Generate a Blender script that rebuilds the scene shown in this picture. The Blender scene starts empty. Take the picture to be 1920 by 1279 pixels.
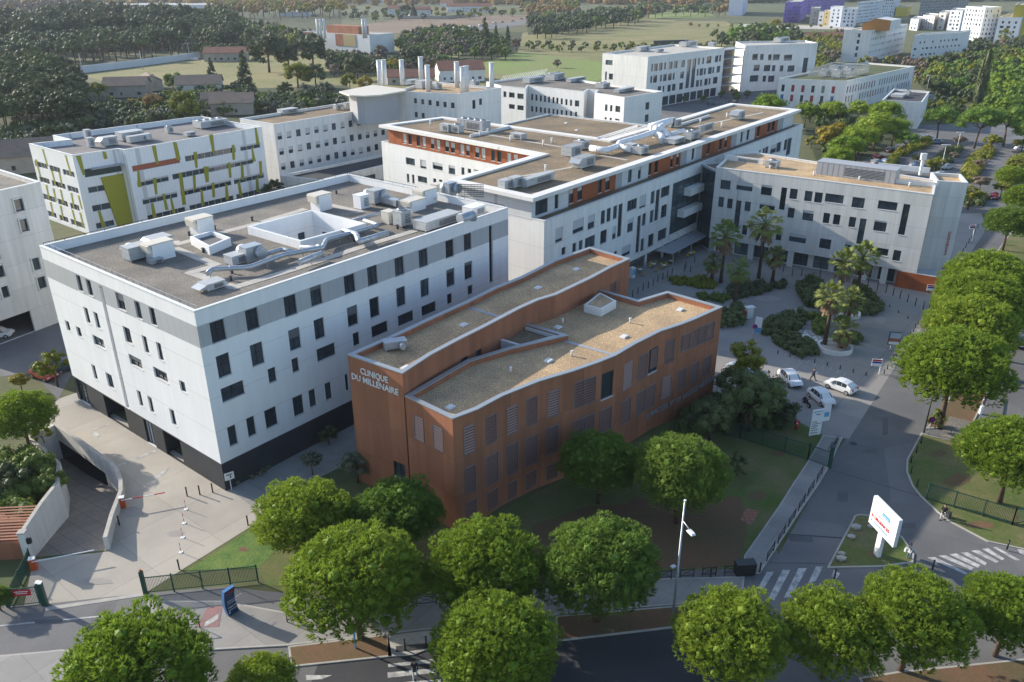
import bpy, bmesh, math, random
from mathutils import Vector, Matrix
from mathutils.geometry import tessellate_polygon

scene = bpy.context.scene
col = scene.collection
rad = math.radians

# ------------------------------------------------------------------ camera
FPX, PIT, ROLL, CX, CY, CAM_H = 1514.5, rad(24.52), rad(-0.08), 960.0, 639.5, 48.0
_f = Vector((0, math.cos(PIT), -math.sin(PIT))); _r = Vector((1, 0, 0)); _u = _r.cross(_f)
_x = _r * math.cos(ROLL) + _u * math.sin(ROLL); _y = _u * math.cos(ROLL) - _r * math.sin(ROLL)
cam_d = bpy.data.cameras.new('camera'); cam = bpy.data.objects.new('camera', cam_d); col.objects.link(cam)
cam_d.lens = FPX / 1920 * 36; cam_d.sensor_width = 36; cam_d.clip_start = 1; cam_d.clip_end = 8000
m = Matrix.Identity(4)
for i in range(3):
    m[i][0] = _x[i]; m[i][1] = _y[i]; m[i][2] = -_f[i]
m[2][3] = CAM_H
cam.matrix_world = m
scene.camera = cam

# ------------------------------------------------------------------ sky and sun
SUN_EL, SUN_AZ = rad(22), rad(153)           # towards the sun, angle from +X
sdir = Vector((math.cos(SUN_AZ) * math.cos(SUN_EL), math.sin(SUN_AZ) * math.cos(SUN_EL), math.sin(SUN_EL)))
w = bpy.data.worlds.new('World'); scene.world = w; w.use_nodes = True
nt = w.node_tree; nt.nodes.clear()
sky = nt.nodes.new('ShaderNodeTexSky'); sky.sky_type = 'NISHITA'; sky.sun_disc = False
sky.sun_elevation = SUN_EL; sky.sun_rotation = math.pi / 2 - SUN_AZ
sky.air_density = 1.0; sky.dust_density = 1.2; sky.ozone_density = 2.1
bg = nt.nodes.new('ShaderNodeBackground'); bg.inputs[1].default_value = 0.15
wo = nt.nodes.new('ShaderNodeOutputWorld')
nt.links.new(sky.outputs[0], bg.inputs[0]); nt.links.new(bg.outputs[0], wo.inputs[0])
sl = bpy.data.lights.new('sun', 'SUN'); sl.energy = 4.1; sl.angle = rad(0.5); sl.color = (1.0, 0.92, 0.80)
sun = bpy.data.objects.new('sun', sl); col.objects.link(sun); sun.rotation_euler = sdir.to_track_quat('Z', 'Y').to_euler()
vs = scene.view_settings
vs.view_transform = 'Standard'; vs.look = 'None'; vs.gamma = 1; vs.exposure = 0.86; vs.use_curve_mapping = False

# ------------------------------------------------------------------ surveying helpers
def ray(px, py):
    return _x * ((px - CX) / FPX) + _y * (-(py - CY) / FPX) + _f
def at(px, py, z=0.0):
    d = ray(px, py); t = (z - CAM_H) / d.z
    return Vector((d.x * t, d.y * t, z))
def hgt(base, top):
    """height of the vertical edge standing on base and ending at top"""
    b = at(*base); d = ray(*top); k = math.hypot(b.x, b.y) / math.hypot(d.x, d.y)
    return CAM_H + k * d.z
def crop(ox, oy, k):
    return lambda *q: (ox + q[0] / k, oy + q[1] / k) + tuple(q[2:])
def on_wall(px, py, p0, p1):
    """(distance along the wall, height) of a point seen on the wall p0-p1"""
    d = ray(px, py); e = Vector((p1[0] - p0[0], p1[1] - p0[1])); L = e.length; e /= L
    n = Vector((e.y, -e.x)); t = (n.x * p0[0] + n.y * p0[1]) / (n.x * d.x + n.y * d.y)
    q = d * t
    return (q.x - p0[0]) * e.x + (q.y - p0[1]) * e.y, CAM_H + q.z

# ------------------------------------------------------------------ objects
def tag(o, label=None, cat=None, group=None, kind=None):
    if label: o['label'] = label
    if cat: o['category'] = cat
    if group: o['group'] = group
    if kind: o['kind'] = kind
    return o
def thing(name, label, cat, loc=(0, 0, 0), rz=0, group=None):
    o = bpy.data.objects.new(name, None); col.objects.link(o); o.empty_display_size = .5
    o.location = loc; o.rotation_euler.z = rz
    return tag(o, label, cat, group)

class MB:
    """collects faces, then becomes one mesh object"""
    def __init__(s): s.v = []; s.f = []; s.m = []; s.sm = []
    def quad(s, a, b, c, d, m=0, smooth=False):
        n = len(s.v); s.v += [tuple(a), tuple(b), tuple(c), tuple(d)]; s.f.append((n, n + 1, n + 2, n + 3)); s.m.append(m); s.sm.append(smooth)
    def tri(s, a, b, c, m=0):
        n = len(s.v); s.v += [tuple(a), tuple(b), tuple(c)]; s.f.append((n, n + 1, n + 2)); s.m.append(m); s.sm.append(False)
    def poly(s, pts, m=0):
        n = len(s.v); s.v += [tuple(p) for p in pts]; s.f.append(tuple(range(n, n + len(pts)))); s.m.append(m); s.sm.append(False)
    def tess(s, loops, m=0):
        tr = tessellate_polygon([[Vector(p) for p in l] for l in loops]); flat = [p for l in loops for p in l]
        n = len(s.v); s.v += [tuple(p) for p in flat]
        for t in tr:
            a, b, c = [Vector(flat[i]) for i in t]
            if (b - a).cross(c - a).z < 0: t = (t[0], t[2], t[1])
            s.f.append(tuple(n + i for i in t)); s.m.append(m); s.sm.append(False)
    def box(s, c, d, rz=0, m=0, taper=1.0, top_shift=(0, 0)):
        """box with its base centre at c"""
        cs, sn = math.cos(rz), math.sin(rz); P = []
        for z, k, sh in ((0, 1, (0, 0)), (d[2], taper, top_shift)):
            for x, y in ((-1, -1), (1, -1), (1, 1), (-1, 1)):
                X, Y = x * d[0] / 2 * k + sh[0], y * d[1] / 2 * k + sh[1]
                P.append((c[0] + X * cs - Y * sn, c[1] + X * sn + Y * cs, c[2] + z))
        for q in ((0, 3, 2, 1), (4, 5, 6, 7), (0, 1, 5, 4), (1, 2, 6, 5), (2, 3, 7, 6), (3, 0, 4, 7)):
            s.quad(*[P[i] for i in q], m)
    def beam(s, a, b, w, h, m=0):
        a, b = Vector(a), Vector(b); d = (b - a).normalized(); up = Vector((0, 0, 1))
        if abs(d.z) > .95: up = Vector((1, 0, 0))
        x = d.cross(up).normalized() * w / 2; y = x.cross(d).normalized() * h / 2
        P = [p + sx * x + sy * y for p in (a, b) for sx, sy in ((-1, -1), (1, -1), (1, 1), (-1, 1))]
        for q in ((0, 1, 2, 3), (7, 6, 5, 4), (0, 4, 5, 1), (1, 5, 6, 2), (2, 6, 7, 3), (3, 7, 4, 0)):
            s.quad(*[P[i] for i in q], m)
    def tube(s, pts, r, n=8, m=0, cap=True):
        pts = [Vector(p) for p in pts]; rs = r if isinstance(r, (list, tuple)) else [r] * len(pts); base = len(s.v)
        px = None
        for i, p in enumerate(pts):
            d = (pts[min(i + 1, len(pts) - 1)] - pts[max(i - 1, 0)]).normalized()
            if px is None: px = d.orthogonal().normalized()
            x = (px - d * px.dot(d)).normalized(); px = x; y = d.cross(x)
            for k in range(n):
                a = 2 * math.pi * k / n; s.v.append(tuple(p + (x * math.cos(a) + y * math.sin(a)) * rs[i]))
        for i in range(len(pts) - 1):
            for k in range(n):
                a, b = base + i * n + k, base + i * n + (k + 1) % n
                s.f.append((a, b, b + n, a + n)); s.m.append(m); s.sm.append(True)
        if cap:
            s.f.append(tuple(base + k for k in range(n))[::-1]); s.m.append(m); s.sm.append(False)
            s.f.append(tuple(base + (len(pts) - 1) * n + k for k in range(n))); s.m.append(m); s.sm.append(False)
    def build(s, name, mats, parent=None, world=True):
        """world: the vertices are world coordinates, the parent an unrotated empty"""
        me = bpy.data.meshes.new(name); off = parent.location if (parent and world) else Vector((0, 0, 0))
        root = parent
        if parent and world:
            off = Vector((0, 0, 0)); q = parent
            while q: off = off + q.location; q = q.parent
        me.from_pydata([(a - off[0], b - off[1], c - off[2]) for a, b, c in s.v], [], s.f)
        for mt in (mats if isinstance(mats, (list, tuple)) else [mats]): me.materials.append(mt)
        me.polygons.foreach_set('material_index', s.m); me.polygons.foreach_set('use_smooth', s.sm); me.update()
        o = bpy.data.objects.new(name, me); col.objects.link(o)
        if parent: o.parent = parent
        return o
def copy_tree(o, parent=None):
    c = o.copy(); col.objects.link(c)
    if parent: c.parent = parent
    for ch in list(o.children): copy_tree(ch, c)
    return c

# ------------------------------------------------------------------ materials
def new_mat(name):
    m = bpy.data.materials.new(name); m.use_nodes = True
    return m, m.node_tree, m.node_tree.nodes['Principled BSDF']
def N(nt, t, **k):
    n = nt.nodes.new(t)
    for a, b in k.items():
        if a in n.inputs: n.inputs[a].default_value = b
        else: setattr(n, a, b)
    return n
def sep_scaled(nt, vec):
    mp = N(nt, 'ShaderNodeMapping'); mp.inputs['Scale'].default_value = vec
    tc = N(nt, 'ShaderNodeTexCoord'); nt.links.new(tc.outputs['Object'], mp.inputs[0]); return mp.outputs[0]
def surf(name, c1, c2=None, scale=.4, fine=0, rough=.85, metal=0, bump=0, bscale=8, streak=0, joints=None, jz0=0, vj=None,
         speck=None, spec=.3, rnd=0, contrast=(.35, .65), famp=.14, tone=0, patch=0):
    """c1/c2 mottled by noise; fine: fine grain; streak: vertical rain marks; joints: spacing of level panel joints; vj: (dirx, diry, spacing)"""
    m, nt, b = new_mat(name); L = nt.links.new
    c2 = c2 or tuple(x * .82 for x in c1)
    v = sep_scaled(nt, (1, 1, 1))
    no = N(nt, 'ShaderNodeTexNoise', Scale=scale, Detail=6.0, Roughness=.62); L(v, no.inputs[0])
    cr = N(nt, 'ShaderNodeMapRange'); cr.inputs[1].default_value, cr.inputs[2].default_value = contrast; L(no.outputs[0], cr.inputs[0])
    mx = N(nt, 'ShaderNodeMix', data_type='RGBA'); mx.inputs[6].default_value = (*c1, 1); mx.inputs[7].default_value = (*c2, 1); L(cr.outputs[0], mx.inputs[0])
    out = mx.outputs[2]
    def mult(fac, colr):
        nonlocal out
        q = N(nt, 'ShaderNodeMix', data_type='RGBA'); L(fac, q.inputs[0]); L(out, q.inputs[6])
        if isinstance(colr, tuple): q.inputs[7].default_value = (*colr, 1)
        else: L(colr, q.inputs[7])
        out = q.outputs[2]
    def bright(fac, lo, hi):
        nonlocal out
        r = N(nt, 'ShaderNodeMapRange'); r.inputs[1].default_value, r.inputs[2].default_value = .3, .7
        r.inputs[3].default_value, r.inputs[4].default_value = lo, hi; L(fac, r.inputs[0])
        q = N(nt, 'ShaderNodeVectorMath', operation='SCALE'); L(out, q.inputs[0]); L(r.outputs[0], q.inputs[3]); out = q.outputs[0]
    if fine:
        nf = N(nt, 'ShaderNodeTexNoise', Scale=fine, Detail=3.0, Roughness=.7); L(v, nf.inputs[0]); bright(nf.outputs[0], 1 - famp, 1 + famp)
    if speck:
        vo = N(nt, 'ShaderNodeTexVoronoi', Scale=speck[0]); L(v, vo.inputs[0]); bright(vo.outputs['Distance'], speck[1], speck[2])
    if streak:
        vs_ = sep_scaled(nt, (1.3, 1.3, .09)); ns = N(nt, 'ShaderNodeTexNoise', Scale=1.0, Detail=5.0); L(vs_, ns.inputs[0]); bright(ns.outputs[0], 1 - streak, 1 + streak * .4)
    sx = N(nt, 'ShaderNodeSeparateXYZ'); L(v, sx.inputs[0])
    def line(src, sp, off, wd):
        a = N(nt, 'ShaderNodeMath', operation='MULTIPLY_ADD'); L(src, a.inputs[0]); a.inputs[1].default_value = 1 / sp; a.inputs[2].default_value = -off / sp + 100
        f = N(nt, 'ShaderNodeMath', operation='FRACT'); L(a.outputs[0], f.inputs[0])
        c = N(nt, 'ShaderNodeMath', operation='LESS_THAN'); L(f.outputs[0], c.inputs[0]); c.inputs[1].default_value = wd / sp
        g = N(nt, 'ShaderNodeMath', operation='MULTIPLY'); L(c.outputs[0], g.inputs[0]); g.inputs[1].default_value = .45
        mult(g.outputs[0], tuple(x * .35 for x in c1))
    if joints: line(sx.outputs[2], joints, jz0, .05)
    if vj:
        for dx, dy in ((vj[0], vj[1]), (-vj[1], vj[0])):
            dt = N(nt, 'ShaderNodeVectorMath', operation='DOT_PRODUCT'); L(v, dt.inputs[0]); dt.inputs[1].default_value = (dx, dy, 0); line(dt.outputs['Value'], vj[2], .37, vj[3] if len(vj) > 3 else .04)
    if tone and vj:
        cv = N(nt, 'ShaderNodeCombineXYZ')
        for k, (dx, dy) in enumerate(((vj[0], vj[1]), (-vj[1], vj[0]))):
            dt = N(nt, 'ShaderNodeVectorMath', operation='DOT_PRODUCT'); L(v, dt.inputs[0]); dt.inputs[1].default_value = (dx, dy, 0)
            a = N(nt, 'ShaderNodeMath', operation='MULTIPLY_ADD'); L(dt.outputs['Value'], a.inputs[0]); a.inputs[1].default_value = 1 / vj[2]; a.inputs[2].default_value = 100 - .37 / vj[2]
            f = N(nt, 'ShaderNodeMath', operation='FLOOR'); L(a.outputs[0], f.inputs[0]); L(f.outputs[0], cv.inputs[k])
        a = N(nt, 'ShaderNodeMath', operation='MULTIPLY_ADD'); L(sx.outputs[2], a.inputs[0]); a.inputs[1].default_value = 1 / (joints or 1e3); a.inputs[2].default_value = 100 - jz0 / (joints or 1e3)
        f = N(nt, 'ShaderNodeMath', operation='FLOOR'); L(a.outputs[0], f.inputs[0]); L(f.outputs[0], cv.inputs[2])
        wn = N(nt, 'ShaderNodeTexWhiteNoise'); L(cv.outputs[0], wn.inputs[0]); bright(wn.outputs[0], 1 - tone, 1 + tone)
    if patch:
        vp = N(nt, 'ShaderNodeTexVoronoi', Scale=.11); L(v, vp.inputs[0]); sc_ = N(nt, 'ShaderNodeSeparateColor'); L(vp.outputs['Color'], sc_.inputs[0]); bright(sc_.outputs[0], 1 - patch, 1 + patch)
    if rnd:
        oi = N(nt, 'ShaderNodeObjectInfo'); bright(oi.outputs['Random'], 1 - rnd, 1 + rnd)
    L(out, b.inputs['Base Color'])
    b.inputs['Roughness'].default_value = rough; b.inputs['Metallic'].default_value = metal; b.inputs['Specular IOR Level'].default_value = spec
    if bump:
        nb = N(nt, 'ShaderNodeTexNoise', Scale=bscale, Detail=4.0); L(v, nb.inputs[0])
        bp = N(nt, 'ShaderNodeBump', Strength=bump, Distance=.05); L(nb.outputs[0], bp.inputs['Height']); L(bp.outputs[0], b.inputs['Normal'])
    return m
def glass(name, c=(.02, .03, .04), rough=.06, rnd=.5):
    m, nt, b = new_mat(name); L = nt.links.new
    oi = N(nt, 'ShaderNodeObjectInfo'); v = sep_scaled(nt, (1, 1, 1)); no = N(nt, 'ShaderNodeTexNoise', Scale=.9, Detail=2.0); L(v, no.inputs[0])
    ad = N(nt, 'ShaderNodeMath', operation='MULTIPLY'); L(oi.outputs['Random'], ad.inputs[0]); L(no.outputs[0], ad.inputs[1])
    mx = N(nt, 'ShaderNodeMix', data_type='RGBA'); mx.inputs[6].default_value = (*c, 1); mx.inputs[7].default_value = (c[0] * 5 + .02, c[1] * 4.5 + .02, c[2] * 4 + .02, 1); L(ad.outputs[0], mx.inputs[0])
    L(mx.outputs[2], b.inputs['Base Color']); b.inputs['Roughness'].default_value = rough; b.inputs['Specular IOR Level'].default_value = .6; b.inputs['IOR'].default_value = 1.5
    return m
def leaf(name, c1, c2, rnd=.25, trans=.25):
    """foliage: hue wanders between c1 and c2 from clump to clump and tree to tree"""
    m, nt, b = new_mat(name); L = nt.links.new
    v = sep_scaled(nt, (1, 1, 1)); no = N(nt, 'ShaderNodeTexNoise', Scale=3.5, Detail=4.0, Roughness=.7); L(v, no.inputs[0])
    oi = N(nt, 'ShaderNodeObjectInfo'); a = N(nt, 'ShaderNodeMath', operation='MULTIPLY_ADD'); L(oi.outputs['Random'], a.inputs[0]); a.inputs[1].default_value = rnd; L(no.outputs[0], a.inputs[2])
    r = N(nt, 'ShaderNodeMapRange'); r.inputs[1].default_value, r.inputs[2].default_value = .35, .65 + rnd; L(a.outputs[0], r.inputs[0])
    mx = N(nt, 'ShaderNodeMix', data_type='RGBA'); mx.inputs[6].default_value = (*c1, 1); mx.inputs[7].default_value = (*c2, 1); L(r.outputs[0], mx.inputs[0])
    L(mx.outputs[2], b.inputs['Base Color']); b.inputs['Roughness'].default_value = .6; b.inputs['Specular IOR Level'].default_value = .25
    if trans:
        t = N(nt, 'ShaderNodeBsdfTranslucent'); L(mx.outputs[2], t.inputs[0]); s = N(nt, 'ShaderNodeMixShader'); s.inputs[0].default_value = trans
        L(b.outputs[0], s.inputs[1]); L(t.outputs[0], s.inputs[2]); L(s.outputs[0], nt.nodes['Material Output'].inputs[0])
    return m
def plain(name, c, rough=.6, metal=0, spec=.4):
    m, nt, b = new_mat(name); L = nt.links.new
    v = sep_scaled(nt, (1, 1, 1)); no = N(nt, 'ShaderNodeTexNoise', Scale=2.0, Detail=4.0); L(v, no.inputs[0])
    mx = N(nt, 'ShaderNodeMix', data_type='RGBA'); mx.inputs[6].default_value = (*c, 1); mx.inputs[7].default_value = (*[x * .86 for x in c], 1); L(no.outputs[0], mx.inputs[0])
    L(mx.outputs[2], b.inputs['Base Color']); b.inputs['Roughness'].default_value = rough; b.inputs['Metallic'].default_value = metal; b.inputs['Specular IOR Level'].default_value = spec
    return m
U = (math.cos(rad(51.34)), math.sin(rad(51.34)))      # the clinic's street direction
M = {}
HAZE = .00008
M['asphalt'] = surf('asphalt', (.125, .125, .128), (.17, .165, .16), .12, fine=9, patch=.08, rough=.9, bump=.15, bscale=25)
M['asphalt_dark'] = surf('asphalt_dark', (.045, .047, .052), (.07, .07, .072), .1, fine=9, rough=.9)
M['asphalt_patch'] = surf('asphalt_patch', (.098, .098, .1), (.12, .12, .12), .5, fine=9, rough=.92)
M['pavement_patch'] = surf('pavement_patch', (.34, .315, .28), (.29, .27, .245), .5, fine=9, famp=.08, rough=.92)
M['concrete'] = surf('concrete_yard', (.42, .38, .32), (.34, .31, .265), .13, fine=14, famp=.07, tone=.04, rough=.9, bump=.1, vj=(U[0], U[1], 6.0, .05))
M['pavement'] = surf('pavement', (.31, .295, .275), (.24, .23, .215), .2, fine=14, famp=.08, tone=.05, rough=.9, vj=(U[0], U[1], 3.1, .04))
M['forecourt'] = surf('forecourt', (.31, .29, .265), (.245, .235, .22), .12, fine=12, famp=.07, tone=.05, rough=.9, vj=(U[0], U[1], 7.5, .07))
M['kerb'] = surf('kerb', (.42, .40, .36), rough=.9, scale=1)
M['grass'] = surf('grass', (.075, .12, .024), (.165, .145, .065), .2, fine=5, famp=.2, rough=.95, bump=.5, bscale=9)
M['ivy'] = surf('ground_ivy', (.06, .13, .02), (.13, .19, .035), .5, fine=4, rough=.8, bump=1, bscale=5)
M['soil'] = surf('pine_soil', (.17, .095, .055), (.12, .095, .045), .3, fine=6, rough=.95, bump=.4)
M['field'] = surf('field', (.16, .165, .055), (.25, .215, .10), .03, fine=.5, famp=.22, rough=.95)
M['field_green'] = surf('field_green', (.17, .24, .055), (.19, .20, .075), .03, fine=.5, rough=.95)
M['field_brown'] = surf('field_ploughed', (.17, .12, .08), (.22, .16, .11), .02, fine=.4, rough=.95)
M['earth'] = surf('open_ground', (.075, .095, .036), (.13, .125, .062), .025, fine=.5, rough=.95)
M['paint_w'] = surf('road_paint', (.56, .55, .52), (.26, .255, .25), 1.6, fine=8, rough=.8)
M['paint_r'] = surf('red_paint', (.33, .16, .15), (.20, .15, .14), 2, fine=8, rough=.8)
M['gravel_dark'] = surf('roof_gravel_grey', (.21, .188, .157), (.15, .138, .12), .25, speck=(9, .7, 1.35), fine=14, patch=.07, rough=.95, bump=.3, bscale=20)
M['gravel_tan'] = surf('roof_gravel_tan', (.49, .345, .195), (.35, .25, .15), .3, speck=(7, .7, 1.3), fine=12, patch=.06, rough=.95, bump=.4, bscale=16)
M['gravel_brown'] = surf('roof_gravel_brown', (.25, .185, .115), (.16, .125, .085), .16, speck=(6, .75, 1.25), fine=9, patch=.08, rough=.95, bump=.3)
M['slab'] = surf('roof_paving', (.52, .48, .42), (.40, .38, .34), .4, rough=.9, vj=(U[0], U[1], .6, .03))
M['white'] = surf('white_render', (.82, .82, .81), (.78, .78, .775), .12, rough=.8, streak=.05, joints=3.62, jz0=3.2)
M['white2'] = surf('smooth_white_concrete', (.76, .755, .74), (.70, .695, .68), .1, rough=.8, streak=.06, joints=3.9, jz0=3.7)
M['band'] = surf('grey_cladding', (.44, .45, .46), (.40, .41, .42), .2, rough=.6, vj=(U[0], U[1], 1.25))
M['darkclad'] = surf('dark_ribbed_cladding', (.055, .058, .065), (.04, .042, .047), .3, rough=.5, vj=(U[0], U[1], .3, .1))
M['cap'] = plain('parapet_metal', (.72, .72, .70), .45)
M['capgrey'] = plain('parapet_zinc', (.40, .42, .43), .4, .4)
M['terracotta'] = surf('terracotta_panels', (.35, .142, .076), (.285, .118, .066), .16, rough=.75, streak=.16, joints=4.1, jz0=3.9, vj=(U[0], U[1], 2.4, .03), tone=.07)
M['conc_wall'] = surf('precast_concrete', (.66, .64, .60), (.61, .59, .555), .12, rough=.85, streak=.14, joints=3.55, jz0=3.3, vj=(U[0], U[1], 5.2, .03), tone=.04)
M['conc_white'] = surf('white_concrete', (.74, .73, .70), (.68, .67, .645), .12, rough=.8, streak=.12, joints=3.9, jz0=3.7)
M['wood'] = surf('orange_wood_cladding', (.36, .10, .032), (.27, .075, .028), .5, rough=.6, vj=(U[0], U[1], .55, .03))
M['alu'] = surf('pale_metal_cladding', (.62, .63, .64), (.56, .57, .58), .2, rough=.45, joints=1.1, vj=(U[0], U[1], 2.2, .03))
M['greyclad'] = plain('mid_grey_cladding', (.36, .37, .39), .5)
M['green'] = plain('olive_green_panel', (.30, .29, .022), .55)
M['frame'] = plain('dark_window_frame', (.035, .038, .042), .4)
M['frame_m'] = plain('grey_roller_shutter', (.13, .14, .15), .6)
M['frame_l'] = plain('light_window_frame', (.55, .55, .54), .4)
M['glass'] = glass('window_glass')
M['glass_b'] = glass('glass_blue', (.035, .055, .065))
M['blind'] = plain('roller_blind', (.50, .51, .52), .6)
M['blind_o'] = plain('orange_blind', (.34, .10, .05), .6)
M['galv'] = plain('galvanised_steel', (.42, .45, .48), .4, .5)
M['unit'] = surf('unit_housing', (.43, .445, .45), (.36, .37, .375), 1.2, rough=.5, joints=.9)
M['unitd'] = plain('dark_grille', (.05, .055, .06), .6)
M['beige'] = plain('beige_hood', (.62, .58, .50), .7)
M['black'] = plain('black_metal', (.02, .022, .025), .45)
M['fence'] = plain('green_fence', (.018, .075, .055), .45)
M['orange'] = plain('orange_cabinet', (.62, .10, .02), .5)
M['bark'] = surf('bark', (.13, .085, .055), (.075, .052, .038), 4, rough=.95, bump=.6, bscale=12)
M['tile'] = surf('roof_tiles', (.36, .16, .10), (.25, .13, .09), .4, rough=.85, vj=(1, 0, .5, .1))
M['tile_old'] = surf('old_roof_tiles', (.27, .20, .15), (.20, .16, .125), .4, rough=.9, vj=(1, 0, .5, .1))
M['stone'] = surf('old_render', (.40, .35, .29), (.32, .285, .24), .3, rough=.9)
M['rubber'] = plain('tyre_rubber', (.02, .02, .02), .8)
M['rim'] = plain('wheel_rim', (.45, .46, .47), .35, .6)
M['lens'] = plain('lamp_lens', (.75, .76, .78), .15)
M['tail'] = plain('tail_lamp', (.35, .01, .01), .25)
M['sign_w'] = plain('sign_white', (.82, .82, .82), .45)
M['sign_blue'] = plain('sign_blue', (.012, .05, .13), .45)
M['sky_blue'] = plain('sign_light_blue', (.13, .38, .62), .45)
M['red'] = plain('sign_red', (.55, .02, .03), .45)
M['blue'] = plain('traffic_blue', (.01, .03, .30), .4)
M['green_p'] = plain('shutter_green', (.22, .27, .20), .6)
M['blue_p'] = plain('shutter_blue', (.04, .20, .42), .6)
M['red_p'] = plain('shutter_red', (.40, .035, .035), .6)
M['yellow'] = plain('yellow_plastic', (.62, .40, .02), .5)
M['letters_g'] = plain('letters_grey', (.36, .34, .34), .5)
M['letters'] = plain('letters_white', (.80, .80, .78), .45)
# ------------------------------------------------------------------ building helpers
def V2(p): return Vector((p[0], p[1]))
def inset(poly, t):
    n = len(poly); out = []
    for i in range(n):
        a, b, c = V2(poly[i - 1]), V2(poly[i]), V2(poly[(i + 1) % n])
        d1, d2 = (b - a).normalized(), (c - b).normalized(); n1, n2 = Vector((-d1.y, d1.x)), Vector((-d2.y, d2.x))
        k = 1 + n1.dot(n2); out.append(b + (n1 + n2) * (t / max(k, .25)))
    return out
def wall_faces(mb, p0, p1, z0, z1, holes=(), depth=.28, matfn=None, sb=(), zb=()):
    p0, p1 = V2(p0), V2(p1); L = (p1 - p0).length; e = (p1 - p0) / L; n = Vector((e.y, -e.x))
    holes = [(max(.03, h[0]), min(L - .03, h[1]), max(z0, h[2]), min(z1 - .02, h[3])) for h in holes]
    holes = [h for h in holes if h[1] - h[0] > .05 and h[3] - h[2] > .05]
    S = sorted(set([0, L] + [round(x, 4) for h in holes for x in h[:2]] + [s for s in sb if 0 < s < L]))
    Z = sorted(set([z0, z1] + [round(x, 4) for h in holes for x in h[2:4]] + [z for z in zb if z0 < z < z1]))
    P = lambda s, z, d=0: (p0.x + e.x * s - n.x * d, p0.y + e.y * s - n.y * d, z)
    for i in range(len(S) - 1):
        for j in range(len(Z) - 1):
            s, z = (S[i] + S[i + 1]) / 2, (Z[j] + Z[j + 1]) / 2
            if S[i + 1] - S[i] < 1e-4 or Z[j + 1] - Z[j] < 1e-4: continue
            if any(h[0] < s < h[1] and h[2] < z < h[3] for h in holes): continue
            mb.quad(P(S[i], Z[j]), P(S[i + 1], Z[j]), P(S[i + 1], Z[j + 1]), P(S[i], Z[j + 1]), matfn(s, z) if matfn else 0)
    for a, b, c, d in holes:
        mi = matfn((a + b) / 2, (c + d) / 2) if matfn else 0
        mb.quad(P(a, c), P(b, c), P(b, c, depth), P(a, c, depth), mi); mb.quad(P(a, d, depth), P(b, d, depth), P(b, d), P(a, d), mi)
        mb.quad(P(a, c), P(a, c, depth), P(a, d, depth), P(a, d), mi); mb.quad(P(b, c, depth), P(b, c), P(b, d), P(b, d, depth), mi)
    return holes
rw = random.Random(7)
def window(par, p0, p1, h, depth=.28, nx=1, nz=1, blind=0, far=False, fm=None, gm=None, bm=None, fw=.07, shutter=None, name='window'):
    """a real framed window in the hole h; its pane is a child; far ones are one mesh"""
    p0, p1 = V2(p0), V2(p1); e = (p1 - p0).normalized(); n = Vector((e.y, -e.x)); a, b, c, d = h
    fm, gm, bm = fm or M['frame'], gm or M['glass'], bm or M['blind']
    P = lambda s, z, q: (p0.x + e.x * s - n.x * q, p0.y + e.y * s - n.y * q, z)
    def bar(mb, s0, s1, z0, z1, q0, q1, m=0):
        A = [P(s0, z0, q0), P(s1, z0, q0), P(s1, z1, q0), P(s0, z1, q0)]; B = [P(s0, z0, q1), P(s1, z0, q1), P(s1, z1, q1), P(s0, z1, q1)]
        mb.quad(*A, m)
        for i in range(4): mb.quad(A[i], B[i], B[(i + 1) % 4], A[(i + 1) % 4], m)
    mb = MB(); q0, q1 = depth - .10, depth - .02
    bar(mb, a, a + fw, c, d, q0, q1); bar(mb, b - fw, b, c, d, q0, q1); bar(mb, a + fw, b - fw, c, c + fw, q0, q1); bar(mb, a + fw, b - fw, d - fw, d, q0, q1)
    for i in range(1, nx): s = a + (b - a) * i / nx; bar(mb, s - .035, s + .035, c + fw, d - fw, q0 + .01, q1)
    for i in range(1, nz): z = c + (d - c) * i / nz; bar(mb, a + fw, b - fw, z - .03, z + .03, q0 + .015, q1)
    mats = [fm]
    def pane(mb, m=0): mb.quad(P(a, c, depth - .03), P(b, c, depth - .03), P(b, d, depth - .03), P(a, d, depth - .03), m)
    if far:
        pane(mb, 1); mats.append(gm)
        if blind: bar(mb, a + .02, b - .02, d - (d - c) * blind, d - .01, .10, .14, 2); mats.append(bm)
        return mb.build(name, mats, par)
    if shutter:
        k = int((d - c) / .27)
        sm = MB(); bar(sm, a - .05, a, c - .05, d + .05, -.05, .06); bar(sm, b, b + .05, c - .05, d + .05, -.05, .06); bar(sm, a, b, c - .05, c, -.05, .06); bar(sm, a, b, d, d + .05, -.05, .06)
        for i in range(k):
            z = c + (d - c) * (i + .5) / k
            sm.quad(P(a, z - .07, -.05), P(b, z - .07, -.05), P(b, z + .07, .06), P(a, z + .07, .06), 1)
    f = mb.build(name, mats, par); g = MB(); pane(g); g.build('pane', gm, f)
    if blind:
        q = MB(); bar(q, a + .02, b - .02, d - (d - c) * blind, d - .01, .10, .15); q.build('roller_blind', bm, f)
    if not shutter and depth > .2: q = MB(); bar(q, a - .04, b + .04, c - .06, c + .005, -.07, depth - .12); q.build('sill', M['cap'], f)
    if shutter: sm.build('louvred_shutter', [M['shut_f'], shutter], f)
    return f
def wins(p0, p1, cr, lst, zs=None):
    """pixel corner pairs -> holes (with their options); zs snaps sills and heads to storeys"""
    out = []
    for q in lst:
        A, B = cr(q[0], q[1]), cr(q[2], q[3]); s0, z1 = on_wall(A[0], A[1], p0, p1); s1, z0 = on_wall(B[0], B[1], p0, p1)
        if s1 < s0: s0, s1 = s1, s0
        out.append((s0, s1, z0, z1) + ((q[4],) if len(q) > 4 else ({},)))
    return out
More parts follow.
